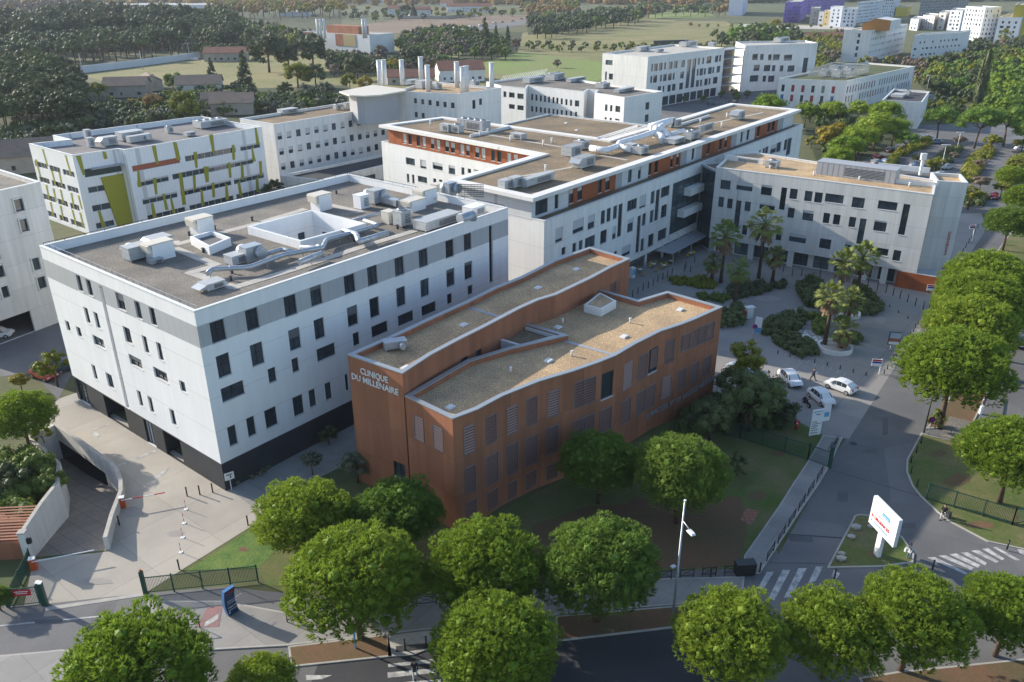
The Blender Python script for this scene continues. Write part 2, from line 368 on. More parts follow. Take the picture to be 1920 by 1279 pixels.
def shell(b, poly, z0, z1, mats, holes={}, matfn=None, sb={}, zb=(), t=.35, ph=.9, cap=None, roof=None, depth=.28, skip=(), court=None, wname='wall', opt={}, over=.04, caph=.06, rname='roof'):
    """walls with real openings, windows, parapet with metal cap, sunk flat roof"""
    mb = MB(); n = len(poly); done = []
    for i in range(n):
        if i in skip: continue
        p0, p1 = poly[i], poly[(i + 1) % n]; hs = [h for h in holes.get(i, [])]
        mf = (lambda s, z, i=i: matfn(i, s, z)) if matfn else None
        hh = wall_faces(mb, p0, p1, z0, z1, [h[:4] for h in hs], depth, mf, sb.get(i, ()), zb)
        L = (V2(p1) - V2(p0)).length
        for h in hs:
            r = (max(.03, h[0]), min(L - .03, h[1]), max(z0, h[2]), min(z1 - .02, h[3]))
            if r[1] - r[0] > .05 and r[3] - r[2] > .05: done.append((p0, p1, r, dict(opt, **(h[4] if len(h) > 4 else {}))))
    ins = inset(poly, t); zr = z1 - ph
    for i in range(n):
        a, c = ins[i], ins[(i + 1) % n]
        mb.quad((c.x, c.y, zr), (a.x, a.y, zr), (a.x, a.y, z1), (c.x, c.y, z1))
    mb.build(wname, mats, b)
    if cap:
        cm = MB(); o = inset(poly, -over); q = inset(poly, t + over)
        for i in range(n):
            j = (i + 1) % n; A, B, C, D = o[i], o[j], q[j], q[i]
            cm.quad((A.x, A.y, z1 + caph), (B.x, B.y, z1 + caph), (C.x, C.y, z1 + caph), (D.x, D.y, z1 + caph))
            cm.quad((A.x, A.y, z1 - caph), (B.x, B.y, z1 - caph), (B.x, B.y, z1 + caph), (A.x, A.y, z1 + caph))
            cm.quad((C.x, C.y, z1 - caph), (D.x, D.y, z1 - caph), (D.x, D.y, z1 + caph), (C.x, C.y, z1 + caph))
        cm.build('parapet_cap', cap, b)
    if roof:
        r = MB(); lo = [[(p.x, p.y, zr) for p in ins]]
        if court: lo.append([(p[0], p[1], zr) for p in court][::-1])
        r.tess(lo); r.build(rname, roof, b)
    for p0, p1, r, o in done:
        if o.pop('open', 0): continue
        o.setdefault('depth', depth); window(b, p0, p1, r, **o)
    return ins
def frame_rect(c0, w, d, ang):
    e = Vector((math.cos(rad(ang)), math.sin(rad(ang)))); v = Vector((-e.y, e.x)); c0 = V2(c0)
    return [c0, c0 + e * w, c0 + e * w + v * d, c0 + v * d]
def ctr(poly): return (sum(p[0] for p in poly) / len(poly), sum(p[1] for p in poly) / len(poly), 0)
def prism(mb, poly, z0, z1, m=0, mt=None):
    n = len(poly)
    for i in range(n):
        a, b = poly[i], poly[(i + 1) % n]; mb.quad((a[0], a[1], z0), (b[0], b[1], z0), (b[0], b[1], z1), (a[0], a[1], z1), m)
    mb.tess([[(p[0], p[1], z1) for p in poly]], m if mt is None else mt)
def text_obj(s, size, mat, parent, loc, ex, ey, name='lettering', depth=.03, bold=.02, align='CENTER', sx=1.0):
    """lettering whose line runs along ex and whose height runs along ey"""
    cu = bpy.data.curves.new(name, 'FONT'); cu.body = s; cu.size = size; cu.extrude = depth; cu.offset = bold * size; cu.align_x = align; cu.resolution_u = 2
    o = bpy.data.objects.new(name, cu); col.objects.link(o); dg = bpy.context.evaluated_depsgraph_get(); dg.update()
    me = bpy.data.meshes.new_from_object(o.evaluated_get(dg)); bpy.data.objects.remove(o); bpy.data.curves.remove(cu)
    ex, ey = Vector(ex).normalized(), Vector(ey).normalized(); ez = ex.cross(ey)
    off = Vector((0, 0, 0)); q = parent
    while q: off += q.location; q = q.parent
    T = Matrix(((ex.x * sx, ey.x, ez.x, loc[0] - off.x), (ex.y * sx, ey.y, ez.y, loc[1] - off.y), (ex.z * sx, ey.z, ez.z, loc[2] - off.z), (0, 0, 0, 1)))
    me.transform(T); me.materials.clear(); me.materials.append(mat)
    r = bpy.data.objects.new(name, me); col.objects.link(r)
    if parent: r.parent = parent
    return r

Z4, Z5, Z6 = crop(0, 430, 2.975), crop(640, 430, 2.975), crop(1280, 430, 2.975)

# ================================================================== the white clinic block
uA = Vector(U); vA = Vector((-U[1], U[0])); oA = V2(at(423.7, 920.8)); wA, dA, zA = 45.9, 31.6, 19.74
pA = [oA, oA + uA * wA, oA + uA * wA + vA * dA, oA + vA * dA]
bA = thing('clinic_building', 'large white clinic block with grey top band, dark ribbed base and ducts crowding its roof', 'building', (oA.x, oA.y, 0))
zW = 3.2; zG0 = on_wall(376.5, 653.5, pA[0], pA[1])[1]; zG1 = on_wall(368.4, 613.1, pA[0], pA[1])[1]
hR = wins(pA[0], pA[1], Z4, [(1167, 525, 1265, 612), (1365, 457, 1450, 547), (1580, 382, 1660, 468), (1727, 327, 1800, 412),
    (1202, 712, 1295, 805), (1392, 650, 1478, 742), (1606, 567, 1683, 657), (1748, 510, 1816, 598), (1230, 892, 1368, 915), (1492, 783, 1546, 843), (1625, 727, 1672, 787), (1765, 672, 1875, 698),
    (1266, 1108, 1330, 1192), (1372, 1058, 1433, 1140), (1473, 1015, 1553, 1085), (1630, 943, 1700, 1022), (1720, 903, 1768, 980), (1810, 863, 1855, 940)])
hR += wins(pA[0], pA[1], Z5, [(12, 265, 80, 345), (142, 215, 205, 300), (295, 165, 352, 248), (430, 120, 484, 200), (580, 68, 628, 148), (682, 32, 726, 108),
    (30, 440, 97, 525), (155, 392, 216, 478), (305, 333, 361, 418), (440, 287, 492, 365), (585, 230, 634, 308), (686, 190, 732, 268),
    (63, 583, 105, 640), (167, 545, 262, 570), (315, 485, 405, 508), (447, 432, 530, 455), (590, 365, 620, 410), (705, 318, 734, 358), (18, 812, 45, 895)])
hR += wins(pA[0], pA[1], crop(560, 320, 4.8), [(1712, 500, 1752, 1000, dict(nz=9, depth=.5))])
hL = wins(pA[3], pA[0], Z4, [(420, 250, 467, 352), (475, 275, 523, 377), (640, 348, 705, 460), (745, 395, 797, 507), (827, 430, 878, 543),
    (463, 430, 508, 530), (518, 457, 563, 558), (682, 537, 741, 645), (788, 588, 835, 697), (867, 625, 915, 738), (360, 505, 397, 573), (421, 538, 460, 606), (513, 585, 588, 672), (715, 692, 798, 787), (852, 763, 940, 862), (996, 838, 1040, 915),
    (507, 750, 548, 843), (586, 795, 640, 895), (760, 893, 802, 993), (820, 927, 863, 1028), (942, 997, 987, 1100)])
slot = wins(pA[3], pA[0], Z4, [(548, 308, 714, 988)])[0]
hL.append((slot[0], slot[0] + .75, zW + .1, slot[3], dict(depth=.5, nz=14, gm=M['greyclad'])))
Z1 = crop(0, 740, 5.95)
hL += [(h[0], h[1], 0.02, zW - .15, o) for h, o in zip(wins(pA[3], pA[0], Z1, [(890, 10, 1010, 120), (1160, 60, 1400, 200), (1600, 300, 1745, 580), (1815, 420, 2030, 640)]),
      (dict(nx=3, nz=2, gm=M['glass_b']), dict(open=1), dict(nx=3, gm=M['greyclad']), dict(open=1)))]
def mfA(i, s, z):
    if z < zW: return 2
    return 1 if zG0 < z < zG1 else 0
court = [V2(at(x, y, zA - .1)) for x, y in ((464, 426), (563, 454), (687, 420), (585, 394.5))]
for h in hR + hL:
    w_, hh = h[1] - h[0], h[3] - h[2]
    if not h[4]: h[4].update(nx=2 if w_ > 1.2 else 1, nz=2 if hh > 1.5 and w_ > 1 else 1, blind=rw.choice([0, 0, 0, 0, 0, .2, .45]) if hh > 1.2 else 0, bm=M['frame_m'])
openA = [x for x in hL if x[4].get('open')]
shell(bA, pA, 0, zA, [M['white'], M['band'], M['darkclad']], {0: hR, 3: hL}, mfA, zb=(zW, zG0, zG1), t=.3, ph=1.0, cap=M['cap'], roof=M['gravel_dark'], court=court)
zRA = zA - 1.0
mb = MB(); n = 4; ci = inset(court, .35)
for i in range(4):
    a, b, c, d = court[i], court[(i + 1) % 4], ci[(i + 1) % 4], ci[i]
    mb.quad((a.x, a.y, zRA), (b.x, b.y, zRA), (b.x, b.y, zA), (a.x, a.y, zA)); mb.quad((a.x, a.y, zA), (b.x, b.y, zA), (c.x, c.y, zA), (d.x, d.y, zA), 1)
    wall_faces(mb, c, d, 8, zA, [(s, s + 1.1, zA - 4.3, zA - 2.5) for s in (1.6, 4.2, 6.6)] if i in (1, 2, 3) else (), .25)
    if i in (1, 2, 3):
        for s in (1.6, 4.2, 6.6):
            if s + 1.3 < (c - d).length: window(bA, c, d, (s, s + 1.1, zA - 4.3, zA - 2.5), .25)
mb.tess([[(p.x, p.y, 8) for p in ci]]); mb.build('light_well', [M['white'], M['cap']], bA)
# dark recess with yellow and black wall stripes behind the two openings
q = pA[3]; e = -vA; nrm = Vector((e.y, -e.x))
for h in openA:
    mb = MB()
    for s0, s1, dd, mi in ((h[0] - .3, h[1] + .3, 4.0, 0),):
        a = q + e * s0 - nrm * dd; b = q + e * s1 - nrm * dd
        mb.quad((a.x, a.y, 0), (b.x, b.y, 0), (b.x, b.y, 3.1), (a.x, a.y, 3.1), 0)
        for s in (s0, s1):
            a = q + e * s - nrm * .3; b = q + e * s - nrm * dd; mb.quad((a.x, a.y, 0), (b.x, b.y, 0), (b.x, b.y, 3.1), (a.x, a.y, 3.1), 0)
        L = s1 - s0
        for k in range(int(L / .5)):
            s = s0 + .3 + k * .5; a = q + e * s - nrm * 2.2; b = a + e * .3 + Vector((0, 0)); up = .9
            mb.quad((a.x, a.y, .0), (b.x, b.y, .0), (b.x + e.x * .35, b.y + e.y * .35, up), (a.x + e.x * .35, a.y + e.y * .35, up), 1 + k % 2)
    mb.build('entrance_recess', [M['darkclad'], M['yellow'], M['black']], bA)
# railing along the south west edge and the safety cable posts
mb = MB(); r0, r1 = pA[3] - vA * .8 + uA * .75, pA[0] + vA * .75 + uA * .75
def rail(mb, a, b, z, h, step, r=.025, rails=(1.0,)):
    a, b = V2(a), V2(b); L = (b - a).length; k = max(1, round(L / step))
    for i in range(k + 1):
        p = a.lerp(b, i / k); mb.beam((p.x, p.y, z), (p.x, p.y, z + h), r * 1.6, r * 1.6)
    for f in rails: mb.beam((a.x, a.y, z + h * f), (b.x, b.y, z + h * f), r * 1.6, r * 1.6)
rail(mb, r0, r1, zRA, 1.15, 1.45, .03, (1, .5)); rail(mb, r1, pA[1] - uA * 1.0 + vA * .75, zRA, .55, 1.45, .02)
mb.build('guard_rail', M['capgrey'], bA)
mb = MB()
for a, b in ((pA[3] + uA * .4 - vA * .15, pA[2] - uA * .4 - vA * .15), (pA[2] - vA * .4 - uA * .15, pA[1] + vA * .5 - uA * .15)): rail(mb, a, b, zA + .06, .22, 2.4, .03)
mb.build('cable_post_row', M['black'], bA)
def strips(par, zz, segs, w=1.0, mat='slab', name='paving_strip'):
    mb = MB()
    for i, (a, b) in enumerate(segs):
        A, B = V2(at(*a, zz)), V2(at(*b, zz)); d = (B - A).normalized(); n = Vector((-d.y, d.x)) * w / 2; z = zz + .012 + i * .004
        mb.quad(*[(p.x, p.y, z) for p in (A - n, B - n, B + n, A + n)])
    return mb.build(name, M[mat], par)
C5, C6 = crop(220, 340, 4.8), crop(560, 320, 4.8)
strips(bA, zRA, [(C5(20, 600), C5(560, 545)), (C5(520, 570), C5(1290, 370)), (C5(1290, 370), C6(60, 345)), (C6(240, 300), C6(570, 375)), (C5(510, 600), C5(900, 760)), (C5(640, 815), C5(1060, 960)), (C5(1030, 965), C5(1600, 790)), (C5(1600, 790), C6(560, 690)), (C6(560, 690), C6(1120, 520)), (C5(640, 830), C5(870, 765))], 1.15)

# ================================================================== the terracotta clinic
zD1, zD2 = 14.5, 12.24
D1px = [Z5(*q) for q in ((35, 700), (340, 805), (500, 700), (650, 620), (800, 545), (1000, 440), (1100, 395), (1200, 365), (1400, 270), (1500, 215), (1610, 165), (1385, 100), (1190, 170), (1000, 265), (850, 325), (700, 400), (500, 490), (300, 585))]
D2px = [Z5(355, 930), Z5(620, 1058), Z5(760, 1005), Z5(900, 930), Z5(1100, 850), Z5(1300, 790), Z5(1430, 745), Z5(1530, 705), Z5(1640, 640), Z5(1780, 570), Z5(1900, 530), (1300, 600), (1354.6, 575.6), (1251.2, 546.7), (1196, 563), (1107.2, 537.6),
        Z5(1180, 425), Z5(1050, 470), Z5(950, 510), (1051.8, 628.3), Z5(930, 660), Z5(700, 730), Z5(640, 765)]
pD1 = [V2(at(*q, zD1)) for q in D1px]; pD2 = [V2(at(*q, zD2)) for q in D2px]
bD = thing('red_clinic', 'terracotta clinic of two wavy wings with tan gravel roofs and louvred shutters', 'building', ctr(pD2))
sh = lambda **k: dict(dict(shutter=M['shut'], depth=.22), **k)
M['shut_f'] = plain('shutter_frame', (.24, .20, .20), .5); M['shut'] = plain('shutter_slat', (.19, .095, .072), .6); M['shut_l'] = plain('shutter_slat_pale', (.33, .19, .155), .5)
def seg_wins(poly, edges, cr, lst, opt):
    """give each pixel rectangle to the wall segment that holds its middle"""
    out = {}
    for q in lst:
        A, B = cr(q[0], q[1]), cr(q[2], q[3]); o = q[4] if len(q) > 4 else {}
        for i in edges:
            p0, p1 = poly[i], poly[(i + 1) % len(poly)]; L = (p1 - p0).length
            s0, z1 = on_wall(A[0], A[1], p0, p1); s1, z0 = on_wall(B[0], B[1], p0, p1); s = (s0 + s1) / 2
            if 0 <= s <= L:
                if s0 < .15: s1 += .15 - s0; s0 = .15
                if s1 > L - .15: s0 -= s1 - L + .15; s1 = L - .15
                out.setdefault(i, []).append((max(.1, s0), s1, z0, z1, dict(opt, **o))); break
    return out
def merge(*ds):
    o = {}
    for d in ds:
        for k, v in d.items(): o.setdefault(k, []).extend(v)
    return o
ident = lambda *q: q
sl_, sd = dict(shutter=M['shut_l']), {}
E2 = list(range(1, 12))
hD2 = merge(seg_wins(pD2, [0], Z5, [(405, 1035, 462, 1190, sl_), (510, 1088, 570, 1245, sl_)], sh()),
    seg_wins(pD2, E2, Z5, [(683, 1105, 747, 1235, sl_), (808, 1053, 865, 1175), (925, 998, 982, 1125, sl_), (1038, 948, 1093, 1075), (1152, 908, 1212, 1030, sl_), (1270, 868, 1328, 990), (1382, 830, 1438, 950), (1490, 795, 1546, 912, dict(shutter=None)), (1583, 755, 1625, 868, sl_), (1662, 710, 1702, 820), (1740, 665, 1777, 775, dict(shutter=None)), (1813, 622, 1850, 735),
        (1263, 1085, 1322, 1205), (1372, 1040, 1430, 1150), (1478, 998, 1533, 1100), (1573, 960, 1612, 1060), (1650, 915, 1688, 1015), (1725, 872, 1760, 970), (1793, 830, 1832, 930, sl_)], sh()),
    seg_wins(pD2, E2, ident, [(871.5, 878.5, 892, 919), (912.4, 858, 933.5, 900), (950.3, 836, 970.4, 883), (988, 822, 1008, 865), (1025, 803, 1045, 846), (873.8, 942, 894, 967), (913.4, 925.5, 933.5, 947), (952, 907, 968.7, 930.5), (988.9, 887, 1008, 908.7), (1025, 873.5, 1045, 893.6),
        (1227, 655, 1237, 682), (1249, 643, 1260, 668), (1275, 631, 1288, 656), (1288.5, 625, 1300, 650), (1300.5, 619, 1312, 645), (1312.5, 614, 1324, 640), (1324.5, 609, 1337, 634), (1271, 696, 1282, 726), (1296, 684, 1307, 713), (1319, 672, 1330, 701)], sh()))
shell(bD, pD2, 0, zD2, [M['terracotta']], hD2, t=.42, ph=.6, cap=M['capgrey'], roof=M['gravel_tan'], depth=.22)
hD1 = merge(seg_wins(pD1, [0], ident, [(737.6, 863.2, 760.9, 901, dict(nz=1, nx=2, shutter=None))], sh()), seg_wins(pD1, range(1, 11), Z5, [(750, 680, 782, 715, dict(shutter=None)), (1507, 300, 1530, 345), (665, 725, 705, 735, dict(shutter=None))], sh()))
shell(bD, pD1, 0, zD1, [M['terracotta']], hD1, t=.42, ph=.6, cap=M['capgrey'], roof=M['gravel_tan'], depth=.22, wname='rear_wall', rname='rear_roof')
# glazed link with its own low roof
pl = [V2(at(*Z5(*q), 12.0)) for q in ((805, 592), (1000, 652), (1215, 594), (945, 514))]; pl = [pl[0], pl[1], pl[2], pl[3]]
shell(bD, pl, 6, 12.0, [M['alu']], {0: [(k * 1.3 + .2, k * 1.3 + 1.35, 6.6, 10.2, dict(gm=M['glass_b'])) for k in range(5)]}, t=.25, ph=.35, cap=M['cap'], roof=M['gravel_brown'], wname='link_wall', rname='link_roof')
strips(bD, zD2 - .58, [(Z5(1235, 620), Z5(1530, 703))], .5, 'greyclad', 'roof_joint'); strips(bD, zD1 - .58, [(Z5(680, 425), Z5(885, 490))], .5, 'greyclad', 'roof_joint')
e0 = (pD1[1] - pD1[0]).normalized(); nn = Vector((e0.y, -e0.x))
for s, (x0, y0, x1, y1) in (('CLINIQUE', (676, 688, 728, 714)), ('DU MILLÉNAIRE', (660, 699, 747.5, 736))):
    a, za = on_wall(x0, y0, pD1[0], pD1[1]); b, zb_ = on_wall(x1, y1, pD1[0], pD1[1]); p = pD1[0] + e0 * ((a + b) / 2) + nn * .06
    t_ = text_obj(s, .92, M['letters'], bD, (p.x, p.y, (za + zb_) / 2 - .45), (e0.x, e0.y, 0), (0, 0, 1), 'sign_lettering', .04, .006)
    wd = max(v.co.dot(Vector((e0.x, e0.y, 0))) for v in t_.data.vertices) - min(v.co.dot(Vector((e0.x, e0.y, 0))) for v in t_.data.vertices)
    k = abs(b - a) / wd; T = Matrix.Translation(Vector((p.x, p.y, 0)) - bD.location); S = Matrix.Identity(4)
    E3 = Vector((e0.x, e0.y, 0))
    for i in range(3):
        for j in range(3): S[i][j] += (k - 1) * E3[i] * E3[j]
    t_.data.transform(T @ S @ T.inverted())
def wall_pos(poly, edges, x, y):
    for i in edges:
        p0, p1 = poly[i], poly[(i + 1) % len(poly)]; a, z = on_wall(x, y, p0, p1)
        if 0 <= a <= (p1 - p0).length: return i, a, z
i0, a0, z0_ = wall_pos(pD2, range(2, 12), 1212, 781); i1, a1, z1_ = wall_pos(pD2, range(2, 12), 1337, 707)
tot = -a0 + a1 + sum((pD2[i + 1] - pD2[i]).length for i in range(i0, i1)); word = "D'ANALYSES ET DE BIOLOGIE MÉDICALE"
for k, ch in enumerate(word):
    if ch == ' ': continue
    d = a0 + tot * (k + .5) / len(word); i = i0
    while d > (pD2[i + 1] - pD2[i]).length: d -= (pD2[i + 1] - pD2[i]).length; i += 1
    e = (pD2[i + 1] - pD2[i]).normalized(); nq = Vector((e.y, -e.x)); p = pD2[i] + e * d + nq * .1; t = (k + .5) / len(word)
    text_obj(ch, .85, M['letters_g'], bD, (p.x, p.y, z0_ + (z1_ - z0_) * t - .3), (e.x, e.y, 0), (0, 0, 1), 'sign_letter', .03, .012)

# ================================================================== the main hospital building
zT, zR = 15.59, 19.0
f0 = V2(at(1020.5, 415, zT)); f1 = V2(at(1506, 233.5, zT)); eB = (f1 - f0).normalized(); nB = Vector((eB.y, -eB.x)); vB = -nB
rpx = [(999.4, 372), (1502.7, 205), (1369.9, 193), (1139, 260), (830, 218.5), (709.9, 234.2), (1007, 288.5), (838, 337)]
pR = [V2(at(*q, zR)) for q in rpx]
bB = thing('hospital_building', 'long white hospital building with broad white roof rim and orange panelled top storey', 'building', (f0.x, f0.y, 0))
# lower body: the main facade plus the parts under the roof
pin = inset(pR, 1.3)
low = [f0, f1, V2(at(1500, 233, zT)) + vB * 9, pin[2], pin[3], pin[4], pin[5], pin[6], pin[7], f0 + vB * 14]
low = [f0, f1, f1 + vB * 3, pin[2], pin[3], pin[4], pin[5], pin[6], pin[7]]
C3, C2, C1 = crop(1000, 290, 5.647), crop(1080, 170, 4.364), crop(700, 180, 4.8)
bl = lambda f: dict(blind=f)
hB = wins(f0, f1, C3, [(235, 785, 308, 910, bl(.8)), (420, 705, 532, 800, bl(.7)), (580, 650, 647, 770, bl(.55)), (718, 600, 758, 725), (780, 575, 818, 700), (848, 550, 885, 670), (905, 530, 930, 860, dict(nz=4)), (998, 495, 1095, 565, dict(nx=3)), (1130, 440, 1187, 550, bl(.85)), (1248, 395, 1280, 510), (1303, 378, 1320, 690, dict(nz=4)), (1355, 355, 1440, 425, dict(nx=2)),
    (415, 945, 453, 1025), (483, 917, 520, 1000), (548, 890, 650, 965, dict(nx=3)), (712, 815, 775, 925), (840, 765, 872, 885, bl(.6)), (1000, 690, 1055, 805, bl(.35)), (1105, 655, 1118, 1030, dict(nz=4)), (1157, 630, 1187, 745), (1238, 597, 1268, 712), (1358, 545, 1410, 650),
    (937, 985, 1025, 1050, bl(.7)), (855, 1030, 885, 1060), (1140, 897, 1168, 1012), (1220, 855, 1270, 960), (1323, 810, 1405, 880, dict(nx=2)), (300, 990, 340, 1050)])
cw = wins(f0, f1, C3, [(1483, 290, 1738, 720)])[0]; cw = (cw[0], cw[1], cw[2] + .2, cw[3] - .3, dict(nx=5, nz=11, gm=M['glass_b'], depth=.2)); 
hB.append(cw)
hB += wins(f0, f1, C2, [(1500, 488, 1512, 502), (1530, 475, 1545, 510), (1553, 463, 1570, 510), (1595, 450, 1640, 500, bl(.5)), (1645, 430, 1672, 495), (1708, 405, 1727, 480), (1735, 395, 1750, 520)])
zF = on_wall(1207, 478.6, f0, f1)[1]
# west wing facade (under the orange band)
w0, w1 = pin[5], pin[6]
ox, oz = on_wall(*C1(245, 455), w0, w1)
hW = wins(w0, w1, C1, [(290, 550, 375, 630, dict(nx=2)), (420, 570, 478, 660, bl(.75)), (532, 595, 625, 675, dict(nx=2, blind=.4)), (675, 620, 737, 712, bl(.3)), (790, 640, 820, 713), (848, 652, 880, 698), (903, 660, 970, 685),
    (298, 698, 325, 780), (345, 705, 372, 790), (398, 715, 485, 790, dict(nx=3)), (537, 740, 567, 790), (590, 750, 620, 778)])
def mfB(i, s, z): return 0
shell(bB, low, 0.0, zT, [M['white2'] if 'white2' in M else M['conc_white']], {0: [h for h in hB if h[2] > zF], 6: hW}, t=.35, ph=.35, cap=M['cap'], roof=M['gravel_brown'], opt=dict(far=False), skip=(0,), wname='wall', rname='terrace')
mb = MB(); hh = wall_faces(mb, f0, f1, zF, zT, [h[:4] for h in hB], .28); mb.quad((f0.x, f0.y, zF), (f1.x, f1.y, zF), ((f1 + vB * 3).x, (f1 + vB * 3).y, zF), ((f0 + vB * 3).x, (f0 + vB * 3).y, zF))
mb.build('street_facade', M['conc_white'], bB)
for h in hB:
    o = dict(h[4]); o.setdefault('depth', .28); o.setdefault('nx', 2 if h[1] - h[0] > 1.4 else 1); window(bB, f0, f1, h[:4], **o)
# recessed ground floor with columns and shop glass
g0, g1 = f0 + vB * 3 , f1 + vB * 3; LB = (f1 - f0).length
mb = MB(); gh = [(s, s + 3.2, .3, 2.9) for s in [2 + k * 4.0 for k in range(int(LB / 4) - 1)]]
wall_faces(mb, g0, g1, 0, zF, gh, .15); mb.build('ground_floor_wall', M['greyclad'], bB)
for h in gh[3:]: window(bB, g0, g1, h, .15, nx=3, nz=2, gm=M['glass_b'], name='shop_window')
for k in range(11):
    p = f0 + eB * (13 + k * 6.2) + vB * .5; mb = MB(); mb.tube([(p.x, p.y, 0), (p.x, p.y, zF)], .28, 12); mb.build('column', M['conc_white'], bB)
# balconies on the glazed stair
for q in ((1605, 310, 1740, 370), (1535, 545, 1720, 570)):
    a, za = on_wall(*C3(q[0], q[1] + 10), f0, f1); b, zb_ = on_wall(*C3(q[2], q[3]), f0, f1); A = f0 + eB * a; B = f0 + eB * b; o_ = nB * 1.3
    mb = MB(); prism(mb, [A + o_, B + o_, B + vB * .1, A + vB * .1][::1], zb_, zb_ + 1.35); mb.build('balcony', M['conc_white'], bB)
# thin glass entrance canopy
a, _ = on_wall(*C3(1290, 1020), f0, f1); b, _ = on_wall(*C3(1700, 860), f0, f1); mb = MB(); A, B = f0 + eB * a, f0 + eB * b
prism(mb, [A + nB * 3.4, B + nB * 3.4, B + nB * .05, A + nB * .05], zF - .25, zF - .13)
for k in range(5):
    p = A.lerp(B, (k + .5) / 5); mb.beam((p.x, p.y, zF + 1.2), (p.x + nB.x * 2.4, p.y + nB.y * 2.4, zF - .1), .05, .05)
for k in range(3):
    p = A.lerp(B, .05 + .45 * k) + nB * 3.3; mb.beam((p.x, p.y, 0), (p.x, p.y, zF - .2), .12, .12)
mb.build('entrance_canopy', M['greyclad'], bB)
# upper, set back storey
up = inset(pR, 1.25); zU = zR - .55
segs = [(1001, 0), (1065.5, 1), (1153.7, 2), (1165.6, 0), (1215.2, 1), (1275.5, 2), (1287.2, 0), (1315.6, 1), (1370.6, 2), (1380.6, 0), (1415, 1), (1457.6, 2), (1468.4, 0), (1600, 0)]
def s_at(x, p0=None, p1=None):
    k = (233.5 - 415) / (1506 - 1020.5); return on_wall(x, 407 + (x - 1001) * k, up[0], up[1])[0]
sS = [(s_at(x), m) for x, m in segs]
def mfU(i, s, z):
    if i == 0:
        m = 0
        for a, c in sS:
            if s >= a: m = c
        return m
    return 1 if i == 5 else 0
dr = []
for x0, x1, zz in [(1003.5, 1027, .9)] + [(1000 + a / 5.647, 1000 + b / 5.647, 0) for a, b in ((225, 265), (375, 422), (465, 515), (680, 720), (760, 805), (1000, 1040), (1105, 1137), (1215, 1245), (1280, 1315), (1450, 1475), (1510, 1540))] + [(1080 + a / 4.364, 1080 + b / 4.364, 0) for a, b in ((945, 965), (1065, 1090), (1165, 1190), (1212, 1235), (1345, 1362), (1395, 1415), (1480, 1500), (1565, 1587), (1600, 1622))]:
    a, b = s_at(x0), s_at(x1); dr.append((a, b, zT + .1, zT + 2.25, dict(nx=2 if b - a > 2 else 1, blind=rw.choice([0, 0, .3]))))
hO = [(h[0], h[1], zT + .25, zT + 2.25, dict(blind=rw.choice([0, .5, .9]))) for h in wins(up[5], up[6], C1, [(a, 480, b, 520) for a, b in ((270, 305), (320, 352), (393, 427), (443, 475), (518, 552), (568, 603), (648, 683), (697, 735), (780, 818), (835, 868), (915, 952), (970, 1007), (1060, 1095), (1113, 1152), (1203, 1240), (1262, 1300), (1360, 1390), (1420, 1450))])]
shell(bB, up, zT - .3, zU, [M['alu'], M['wood'], M['greyclad']], {0: dr, 5: hO}, mfU, sb={0: [a for a, c in sS]}, t=.2, ph=.02, wname='top_storey', skip=())
# roof slab: broad white rim, gravel inside
mb = MB(); rin = inset(pR, 1.55); n = len(pR)
for i in range(n):
    j = (i + 1) % n; a, b, c, d = pR[i], pR[j], rin[j], rin[i]
    mb.quad((a.x, a.y, zU), (b.x, b.y, zU), (b.x, b.y, zR), (a.x, a.y, zR)); mb.quad((a.x, a.y, zR), (b.x, b.y, zR), (c.x, c.y, zR), (d.x, d.y, zR))
    mb.quad((c.x, c.y, zR - .35), (d.x, d.y, zR - .35), (d.x, d.y, zR), (c.x, c.y, zR))
    q, r = up[j], up[i]; mb.quad((b.x, b.y, zU), (a.x, a.y, zU), (r.x, r.y, zU + .004), (q.x, q.y, zU + .004))
mb.build('roof_rim', surf('roof_rim_concrete', (.74, .72, .68), (.66, .64, .61), .3, rough=.8, vj=(U[0], U[1], 3.0, .04)), bB)
mb = MB(); mb.tess([[(p.x, p.y, zR - .33) for p in rin]]); mb.build('roof', M['gravel_brown'], bB)
strips(bB, zR - .33, [(C1(805, 310), C1(1690, 460)), (C1(865, 375), C1(1230, 290)), (C1(1300, 730), C1(1850, 630)), (C2(960, 300), C2(1290, 230)), (C2(1290, 230), C2(1530, 180)), (C2(200, 530), C2(420, 570))], .7)
mb = MB()
for a, b in ((C1(870, 372), C1(1225, 290)), (C2(850, 290), C2(1090, 215)), (C2(170, 405), C2(500, 300))):
    A, B = at(*a, zR - .3), at(*b, zR - .3); mb.beam(A + Vector((0, 0, .25)), B + Vector((0, 0, .25)), .3, .5)
mb.build('roof_upstand', M['cap'], bB)
# low gravel roofed block on the court side
lb = [V2(at(*q, 14.5)) for q in ((940, 234), (1136, 261), (1215, 235), (1030, 213.5))]
shell(bB, lb, 0, 14.5, [M['conc_white']], t=.3, ph=.3, cap=M['cap'], roof=M['gravel_brown'], wname='court_block_wall', rname='court_block_roof')
# pale end wing left of the orange band
eW = (w1 - w0).normalized(); vW = Vector((-eW.y, eW.x)); a = w0 - eW * 3.6
wp = [a - vW * 1.0, w0 + eW * .5 - vW * 1.0, w0 + eW * .5 + vW * 6, a + vW * 6]
wp = [a + Vector((eW.y, -eW.x)) * -.8, w0 + Vector((eW.y, -eW.x)) * -.8, w0 + vW * 7, a + vW * 7]
shell(bB, wp, 0, zT - .6, [M['conc_white']], t=.25, ph=.4, cap=M['cap'], roof=M['gravel_brown'], wname='end_wall', rname='end_roof')

